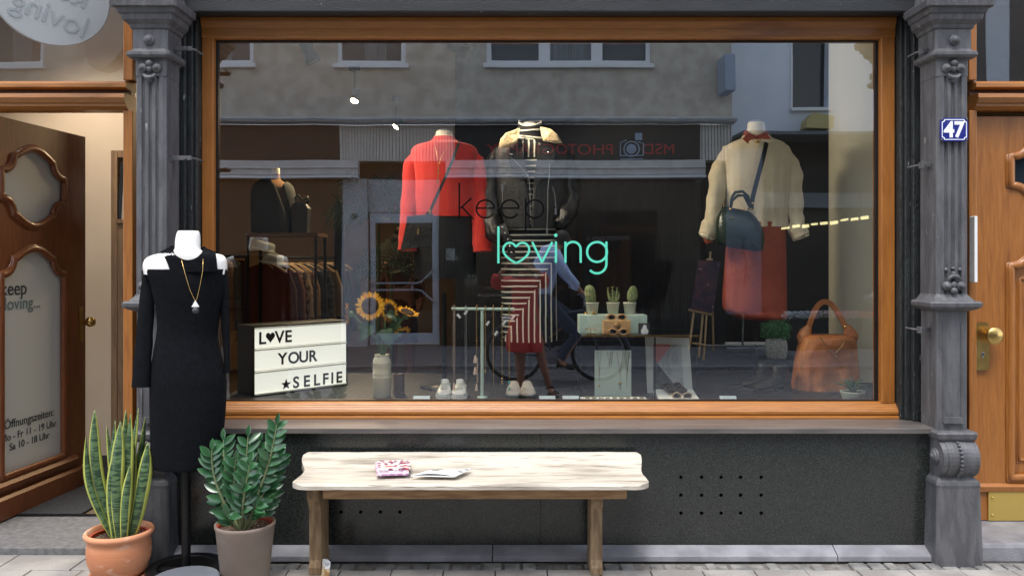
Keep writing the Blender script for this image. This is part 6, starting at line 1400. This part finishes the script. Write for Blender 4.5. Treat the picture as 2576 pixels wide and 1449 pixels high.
# tall pale banner with plant print, dark pot behind
YB=-8.9; bnx=lambda px:RX(px,YB); bnz=lambda py:RZ(py,YB)
BN2=T('roll_up_banner','tall pale blue roll up banner with dark flower print on the far pavement','banner',(bnx(1870),YB,.03))
MB().box(bnx(1829),bnx(1912),YB-.01,YB+.01,bnz(790),bnz(375)).build('banner_sheet',M('banner_blue',C(100,110,128),.6,col2=C(84,96,116),ns=2),BN2); MB().box(bnx(1826),bnx(1915),YB-.09,YB+.09,.031,.11).build('banner_base',silver,BN2,bevel=.01)
MB().box(bnx(1870)-.012,bnx(1870)+.012,YB-.035,YB-.012,.1,bnz(380)).build('banner_pole',silver,BN2)
mb=MB(); random.seed(6); dk=M('banner_print_dark',C(60,70,90),.6)
mb.tube([(bnx(1872),YB+.014,bnz(720)),(bnx(1876),YB+.014,bnz(660)),(bnx(1868),YB+.014,bnz(600))],.012,5)
for k in range(26):
    px=1870+random.uniform(-26,28); py=590+random.uniform(0,130); c0=Vector((bnx(px),YB+.014,bnz(py))); a=random.uniform(-.9,.9)+PI/2; l=random.uniform(.05,.1); d=Vector((cos(a)*l,0,sin(a)*l)); n_=Vector((-sin(a),0,cos(a)))*l*.2
    mb.add([c0,c0+d*.5+n_,c0+d,c0+d*.5-n_],[(0,3,2,1)])
mb.lathe([(.07,0),(.07,.006)],(bnx(1862),YB+.012,bnz(452)),14,ax='y'); mb.tube([(bnx(1862),YB+.014,bnz(455)),(bnx(1858),YB+.014,bnz(535))],.015,5)
mb.build('banner_print',dk,BN2)
# easel with dark painting
YE=-8.0; ex=lambda px:RX(px,YE); ez=lambda py:RZ(py,YE)
EA=T('easel','wooden easel standing on the far pavement before the photo studio','easel',(ex(1770),YE,.03)); ewd=M('easel_wood',C(196,160,112),.5,col2=C(212,178,130),ns=6)
mb=MB(); q=lambda px,py,dy=0:(ex(px),YE+dy,ez(py))
for a,b in ((q(1742,775,.1),q(1724,872,.28)),(q(1790,632,-.05),q(1760,906,.22)),(q(1765,780,.08),q(1748,892,.24)),(q(1797,780,-.1),q(1816,888,-.5))): mb.tube([a,b],.017,6)
mb.tube([q(1727,778,.14),q(1786,790,.1)],.02,6); mb.tube([q(1733,858,.22),q(1768,864,.2)],.016,6); mb.tube([q(1778,652,-.02),q(1795,652,-.02)],.014,6); mb.build('easel_frame',ewd,EA)
pnt=M('dark_painting',C(48,44,66),.5,col2=C(120,66,62),ns=7,lo=.42,hi=.75,detail=8,fleck=C(170,130,120),fs=16,ft=.66)
PTG=T('painting','dark violet and red painting resting on the easel','painting',q(1770,775,.12)); 
pts=[q(1731,776,.15),q(1788,786,.15),q(1815,657,.02),q(1757,653,.02)]
mb=MB(); mb.loft([[Vector(p) for p in pts],[Vector(p)-Vector((0,.03,0)) for p in pts]],sm=False); mb.build('canvas',pnt,PTG)
# potted bush in wicker basket
YK=-8.05; kx=RX(1951,YK); WK=T('potted_bush','bushy green plant in a round wicker basket on the far pavement','plant',(kx,YK,.03)); wick=M('wicker',C(170,164,150),.8,col2=C(220,214,200),ns=30,st=(1,1,2.5),lo=.45,hi=.55,bump=1,bs=30)
mb=MB(); mb.lathe([(.14,0),(.165,.08),(.175,.18),(.165,.26),(.15,.28),(.14,.26)],(kx,YK,.03),30,cap=False); mb.build('basket',wick,WK)
mb=MB(); random.seed(9)
for _ in range(900):
    a=random.uniform(0,2*PI); r=.24*random.random()**.5; z_=.3+random.uniform(0,.32)*(1-r*1.6); c0=Vector((kx+r*cos(a),YK+r*sin(a),z_+.03)); d=Vector((random.uniform(-1,1),random.uniform(-1,1),random.uniform(-.4,1))).normalized()*.03; n_=d.cross(Vector((random.random(),random.random(),random.random()))).normalized()*.011
    mb.add([c0,c0+d*.5+n_,c0+d,c0+d*.5-n_],[(0,1,2,3)])
mb.build('foliage',M('bush_leaf',C(70,130,72),.6,col2=C(100,160,90),ns=20),WK)
# flower boxes by the neighbour shop
random.seed(12)
for k,px in enumerate((2000,2062,2124,2186)):
    Yf=-9.3; x=RX(px,Yf); s=T('flower_box',['dark flower box with white blossoms','dark flower box with mixed white and pink blossoms','dark flower box with pink blossoms','dark flower box with coral and red blossoms'][k]+' on the far pavement','planter',(x,Yf,.03),'flower boxes before the neighbour shop')
    zt_=RZ(800,Yf); MB().box(x-.18,x+.18,Yf-.12,Yf+.12,.031,zt_).build('box',shopd,s,bevel=.01); mb=MB(); m2=MB()
    for _ in range(260):
        c0=Vector((x+random.uniform(-.2,.2),Yf+random.uniform(-.12,.14),zt_+random.uniform(0,.11))); mb.sphere(c0,random.uniform(.008,.016),5,3)
    for _ in range(160):
        c0=Vector((x+random.uniform(-.2,.2),Yf+random.uniform(-.12,.14),zt_+random.uniform(-.08,.08))); d=Vector((random.uniform(-1,1),random.uniform(-1,1),random.uniform(-.4,1))).normalized()*.05; n_=d.cross(Vector((0,.3,1))).normalized()*.015; m2.add([c0,c0+d*.5+n_,c0+d,c0+d*.5-n_],[(0,1,2,3)])
    mb.build('blossoms',M('blossom_%s'%['white','mixed','pink','red'][k],[C(220,222,230),C(226,200,206),C(226,160,170),C(220,110,90)][k],.7),s); m2.build('foliage',MATS['bush_leaf'],s)
# ================================================================ photographer and cyclist
redd=M('red_dress',C(186,30,34),.7,col2=C(200,40,44),ns=6,bump=.2,bs=50)
def hand(mb_parent,wrist,palmdir,curl,side,mat):
    pass
YP=-4.72
def B_(px,py,Y=YP): return Vector((RX(px,Y),Y,RZ(py,Y)))
fxp=B_(1330,690).x
PH=T('person','photographer in a red tunic dress holding a phone up with both hands','person',(fxp,YP,0))
pel=B_(1326,800); che=B_(1322,722); nk=B_(1318,700); hd=B_(1317,683)
lf_h=B_(1283,668,-4.62); rt_h=B_(1322,668,-4.62)
js=[(pel,(.13,.10)),(B_(1324,760),(.115,.09)),(che,(.135,.095)),(nk+Vector((0,0,.0)),(.055,.055)),(hd+Vector((0,0,-.03)),(.055,.06)),(hd+Vector((0,.0,.05)),(.078,.092)),(hd+Vector((0,-.01,.12)),(.06,.075)),
 (B_(1290,706),.052),(B_(1252,716,-4.70),.040),(B_(1262,684,-4.63),.032),(B_(1277,670,-4.58),.024),
 (B_(1350,704),.052),(B_(1366,712,-4.70),.040),(B_(1352,684,-4.63),.032),(B_(1325,670,-4.58),.024),
 (B_(1305,835),.085),(B_(1307,900),.058),(B_(1309,965),.038),(B_(1311,978,-4.71),.034),(B_(1313,986,-4.58),.028),
 (B_(1345,835),.085),(B_(1362,905),.058),(B_(1380,965,-4.74),.038),(B_(1386,978,-4.73),.034),(B_(1398,988,-4.60),.028)]
# feet down to the road level
ed=[(0,1),(1,2),(2,3),(3,4),(4,5),(5,6),(2,7),(7,8),(8,9),(9,10),(2,11),(11,12),(12,13),(13,14),(0,15),(15,16),(16,17),(17,18),(18,19),(0,20),(20,21),(21,22),(22,23),(23,24)]
for k in (17,22): js[k]=(Vector((js[k][0].x,js[k][0].y,.13)),js[k][1])
for k in (18,23): js[k]=(Vector((js[k][0].x,js[k][0].y,.055)),js[k][1])
for k in (19,24): js[k]=(Vector((js[k][0].x,js[k][0].y,.03)),js[k][1])
bo=skin('body',js,ed,skind,PH)
def fingers(par,wrist,dirv,upv,n=4,L_=.075,mat=None):
    "palm plus five bent fingers"
    dirv=dirv.normalized(); s_=dirv.cross(upv).normalized(); pj=[(wrist,(.024,.016)),(wrist+dirv*.045,(.038,.015)),(wrist+dirv*.085,(.038,.013))]; e=[(0,1),(1,2)]
    for i in range(4):
        b0=wrist+dirv*.085+s_*(-.030+.02*i); l=L_*[.88,1,.95,.76][i]; k=len(pj); pj+=[(b0,.0095),(b0+dirv*l*.45-upv*l*.15,.0088),(b0+dirv*l*.75-upv*l*.45,.0078)]; e+=[(2,k),(k,k+1),(k+1,k+2)]
    k=len(pj); b0=wrist+dirv*.02-s_*.03; pj+=[(b0,.012),(b0-s_*.028+dirv*.03-upv*.01,.0105),(b0-s_*.03+dirv*.058-upv*.03,.0085)]; e+=[(0,k),(k,k+1),(k+1,k+2)]
    return skin('hand',pj,e,mat or skind,par,1)
fingers(PH,js[10][0]-Vector((.0,0,.0)),Vector((.25,.15,1)),Vector((.5,-1,0)).normalized(),mat=skind,L_=.06); fingers(PH,js[14][0],Vector((-.25,.15,1)),Vector((-.5,-1,0)).normalized(),mat=skind,L_=.06)
mb=MB()
def rbody(mb,rows,Yc,dep,**k):
    # rows given as seen in the reflection
    kk=F/D(Yc); conv=[]
    for r in rows:
        x0,x1,z=RX(r[1],Yc),RX(r[2],Yc),RZ(r[0],Yc); conv.append((z,x0,x1))
    rr=smooth_rows(conv,5); rings=[]
    for i,(z,x0,x1) in enumerate(rr):
        cx=(x0+x1)/2; hx_=(x1-x0)/2; u=i/(len(rr)-1)
        rings.append([Vector((cx+hx_*cos(2*PI*j/48),Yc+min(hx_*.75,dep/2)*sin(2*PI*j/48)*(1+k.get('fold',.08)*u*noise.noise(Vector((cos(2*PI*j/48)*4,sin(2*PI*j/48)*4,u*1.5)))*2),z)) for j in range(48)])
    mb.loft(rings)
def rlimb(mb,pts,**k):
    w=smooth_rows([tuple(B_(a,b,y))+(r,) for a,b,y,r in pts],4); mb.tube([Vector(q[:3]) for q in w],[q[3] for q in w],16,fold=.06,fq=3)
rbody(mb,[(697,1304,1334),(700,1290,1348),(706,1282,1358),(725,1285,1354),(760,1288,1352),(800,1284,1356),(840,1276,1362),(872,1273,1367),(884,1277,1364)],YP,.30)
rlimb(mb,[(1292,706,YP,.06),(1272,712,-4.71,.066),(1252,716,-4.70,.062),(1249,702,-4.67,.06),(1254,695,-4.66,.058)]); rlimb(mb,[(1348,704,YP,.06),(1358,710,-4.71,.064),(1368,712,-4.70,.06),(1366,700,-4.67,.06),(1361,694,-4.66,.058)])
mb.build('dress',redd,PH)
mb=MB(); hc=hd+Vector((0,0,.045)); mb.sphere(hc+Vector((0,-.028,.022)),.108,20,14,(.95,1,1.05)); mb.tube([hc+Vector((-.085,-.02,.02)),hc+Vector((-.09,-.03,-.12))],[.035,.02],8); mb.tube([hc+Vector((.085,-.02,.02)),hc+Vector((.09,-.03,-.12))],[.035,.02],8); mb.build('hair',hair,PH)
mb=MB(); mb.sphere(hc+Vector((0,.092,-.015)),.014,8,6,(.8,1.2,1.4)); mb.build('nose',skind,PH)
mb=MB()
for s_ in (-1,1): mb.sphere(hc+Vector((s_*.032,.080,.015)),.011,8,6)
mb.build('eye',M('eye_dark',C(40,32,30),.3),PH); mb=MB(); mb.tube([hc+Vector((-.022,.082,-.052)),hc+Vector((0,.09,-.053)),hc+Vector((.022,.082,-.052))],.005,6); mb.build('mouth',M('lip',C(150,70,66),.5),PH)
mb=MB()
for k in (18,23):
    p=js[k][0]; t=js[k+1][0]; mb.tube([p+Vector((0,-.06,-.045)),p+Vector((0,0,-.045)),t+Vector((0,.05,-.02))],[.035,.04,.045],10,flat=.3); mb.tube([t+Vector((-.045,-.02,0)),t+Vector((0,-.02,.035)),t+Vector((.045,-.02,0))],.012,6); mb.tube([p+Vector((-.045,0,.02)),p+Vector((0,.03,.05)),p+Vector((.045,0,.02))],.010,6)
mb.build('sandal',M('sandal_brown',C(44,30,28),.5),PH)
PO=T('phone','dark phone held up by the photographer','phone',((js[10][0].x+js[14][0].x)/2,-4.57,1.52)); cxp=(js[10][0].x+js[14][0].x)/2
MB().box(cxp-.075,cxp+.075,-4.565,-4.557,1.50,1.575).build('phone_body',blackpl,PO,bevel=.002)
# cyclist
YC=-5.9
def Q(px,py,dy=0): return Vector((RX(px,YC),YC+dy,RZ(py,YC)))
BK_=T('bicycle','dark city bicycle ridden along the street, blurred in the window reflection','bicycle',(RX(1400,YC),YC,0)); blk=M('tyre',C(22,22,24),.8); stl=M('bike_steel',C(150,155,165),.35,metal=.6); dkb=M('bike_frame',C(70,80,96),.35,metal=.3)
rw_,fw_=Q(1294,0),Q(1508,0); R_=.335
for c0 in (rw_,fw_):
    cx_=c0.x; w=MB(); w.tube([(cx_+R_*cos(t),YC,R_+.004+R_*sin(t)) for t in [2*PI*i/48 for i in range(48)]],.02,8,closed=True); wo_=w.build('tyre',blk,BK_)
    w=MB(); w.tube([(cx_+(R_-.03)*cos(t),YC,R_+.004+(R_-.03)*sin(t)) for t in [2*PI*i/48 for i in range(48)]],.010,6,closed=True)
    for i in range(16): a=2*PI*i/16; w.tube([(cx_,YC+.02*(-1)**i,R_+.004),(cx_+(R_-.03)*cos(a),YC,R_+.004+(R_-.03)*sin(a))],.0015,4)
    w.lathe([(.02,-.04),(.025,-.03),(.025,.03),(.02,.04)],(cx_,YC,R_+.004),10,ax='y'); w.build('rim',stl,wo_)
    w=MB(); w.tube([(cx_+(R_+.035)*cos(R(a)),YC,R_+(R_+.035)*sin(R(a))) for a in range(-10 if c0 is fw_ else 10,175,8)],.018,6,flat=.35); w.build('mudguard',dkb,BK_)
bb=Vector(((rw_.x*.55+fw_.x*.45),YC,.29)); hdT=Vector((fw_.x-.19,YC,.92)); hdB=Vector((fw_.x-.13,YC,.72)); st_=Vector((bb.x-.16,YC,.86)); w=MB()
for a,b,r in ((bb,hdB,.022),(bb,st_,.017),(st_-Vector((0,0,.08)),hdT-Vector((0,0,.05)),.017),(hdT,hdB,.02),(hdB,Vector((fw_.x,YC+.05,R_)),.014),(hdB,Vector((fw_.x,YC-.05,R_)),.014),(bb,Vector((rw_.x,YC+.05,R_)),.013),(st_-Vector((0,0,.1)),Vector((rw_.x,YC+.05,R_)),.011)): w.tube([a,b],r,8)
w.build('frame',dkb,BK_)
w=MB(); hb=Q(1470,742); w.tube([hdT,hdT+Vector((.0,0,.1)),Vector((hb.x-.05,YC,hb.z+.02))],.014,8); 
w.tube([Vector((hb.x-.06,YC+.29,hb.z-.01)),Vector((hb.x-.0,YC+.15,hb.z+.01)),Vector((hb.x-.02,YC,hb.z+.02)),Vector((hb.x-.0,YC-.15,hb.z+.01)),Vector((hb.x-.06,YC-.29,hb.z-.01))],.012,8); w.build('handlebar',stl,BK_)
w=MB(); sd=Vector((st_.x-.03,YC,.955)); w.sphere(sd,.1,16,8,(1.3,.75,.3)); w.tube([st_,sd],.012,8); w.build('saddle',blk,BK_)
w=MB(); w.lathe([(.09,-.01),(.09,.01)],(bb.x,YC+.06,bb.z),20,ax='y'); w.tube([(bb.x,YC+.07,bb.z),(bb.x+.12,YC+.08,bb.z-.12)],.010,6); w.tube([(bb.x,YC-.07,bb.z),(bb.x-.12,YC-.08,bb.z+.12)],.010,6); w.box(bb.x+.07,bb.x+.17,YC+.08,YC+.16,bb.z-.135,bb.z-.115); w.box(bb.x-.17,bb.x-.07,YC-.16,YC-.08,bb.z+.11,bb.z+.13); w.build('crank',stl,BK_)
w=MB(); w.tube([(rw_.x-.15,YC-.0,.74),(rw_.x+.30,YC,.74)],.05,6,flat=.15); w.tube([(rw_.x,YC+.05,R_),(rw_.x+.02,YC+.05,.73)],.006,6); w.build('luggage_rack',stl,BK_)
CY=T('person','cyclist with glasses in a light blue shirt and dark trousers leaning onto the handlebar','person',(st_.x,YC,0))
hip=sd+Vector((.0,0,.09)); ch=Q(1388,640); ne=Q(1402,618); hc2=Q(1418,606)
j2=[(hip,(.13,.12)),(hip.lerp(ch,.5),(.115,.12)),(ch,(.12,.13)),(ne,(.05,.05)),(ne+Vector((.04,0,.03)),(.055,.055)),(hc2,(.085,.075)),(hc2+Vector((-.01,0,.07)),(.07,.065)),
 (ch+Vector((.02,.17,.03)),.055),(Q(1424,690,.27),.042),(Vector((hb.x-.05,YC+.26,hb.z+.03)),.03),(ch+Vector((.02,-.17,.03)),.055),(Q(1424,690,-.27),.042),(Vector((hb.x-.05,YC-.26,hb.z+.03)),.03),
 (hip+Vector((.06,.10,-.05)),.09),(Vector((bb.x+.30,YC+.12,.60)),.068),(Vector((bb.x+.10,YC+.12,.23)),.045),(Vector((bb.x+.18,YC+.12,.19)),.035),(hip+Vector((.06,-.10,-.05)),.09),(Vector((bb.x+.26,YC-.12,.80)),.068),(Vector((bb.x-.13,YC-.12,.48)),.045),(Vector((bb.x-.05,YC-.12,.44)),.035)]
skin('body',j2,[(0,1),(1,2),(2,3),(3,4),(4,5),(5,6),(2,7),(7,8),(8,9),(2,10),(10,11),(11,12),(0,13),(13,14),(14,15),(15,16),(0,17),(17,18),(18,19),(19,20)],skinm,CY)
fingers(CY,Vector((hb.x-.06,YC+.26,hb.z+.035)),Vector((1,0,-.15)),Vector((0,0,1)),mat=skinm); fingers(CY,Vector((hb.x-.06,YC-.26,hb.z+.035)),Vector((1,0,-.15)),Vector((0,0,1)),mat=skinm)
sh_=M('light_blue_shirt',C(168,188,232),.7,col2=C(182,200,238),ns=8,bump=.2,bs=30)
mb=MB(); mb.tube([hip+Vector((-.0,0,.0)),hip.lerp(ch,.35),hip.lerp(ch,.7)+Vector((-.03,0,.03)),ch+Vector((-.01,0,.03)),ne+Vector((-.02,0,-.0))],[.15,.155,.165,.16,.07],20,fold=.06,fq=4,flat=1.15)
for s_ in (1,-1): mb.tube([ch+Vector((-.02,.12*s_,.03)),ch+Vector((.03,.19*s_,.0)),Q(1412,675,.25*s_),Q(1426,694,.27*s_),Q(1446,716,.27*s_),Vector((hb.x-.14,YC+.265*s_,hb.z+.07))],[.07,.075,.066,.06,.05,.042],14,fold=.08,fq=3)
mb.build('shirt',sh_,CY)
mb=MB()
for s_,k in ((1,13),(-1,17)): mb.tube([hip+Vector((-.02,.05*s_,.02)),j2[k][0],j2[k+1][0],j2[k+2][0]+Vector((0,0,.05))],[.12,.115,.085,.06],14,fold=.05)
mb.build('trousers',M('dark_jeans',C(44,56,80),.8),CY); mb=MB()
for k in (15,19): mb.tube([j2[k][0]+Vector((-.05,0,-.02)),j2[k+1][0]+Vector((.09,0,-.02))],[.042,.036],10,flat=.8)
mb.build('shoe',leather,CY); mb=MB(); mb.sphere(hc2+Vector((-.025,0,.035)),.105,16,12,(1.05,.9,1)); mb.build('hair',hair,CY)
mb=MB(); gc=hc2+Vector((.085,0,.01))
for s_ in (-1,1): mb.tube([gc+Vector((.012,s_*.03+.024*cos(t),.02*sin(t))) for t in [2*PI*i/16 for i in range(16)]],.003,5,closed=True); mb.tube([gc+Vector((.01,s_*.055,0)),gc+Vector((-.07,s_*.08,.01))],.003,5)
mb.build('spectacles',gold,CY); mb=MB(); mb.sphere(hc2+Vector((.095,0,-.02)),.016,8,6,(1.3,.8,1.2)); mb.build('nose',skinm,CY)
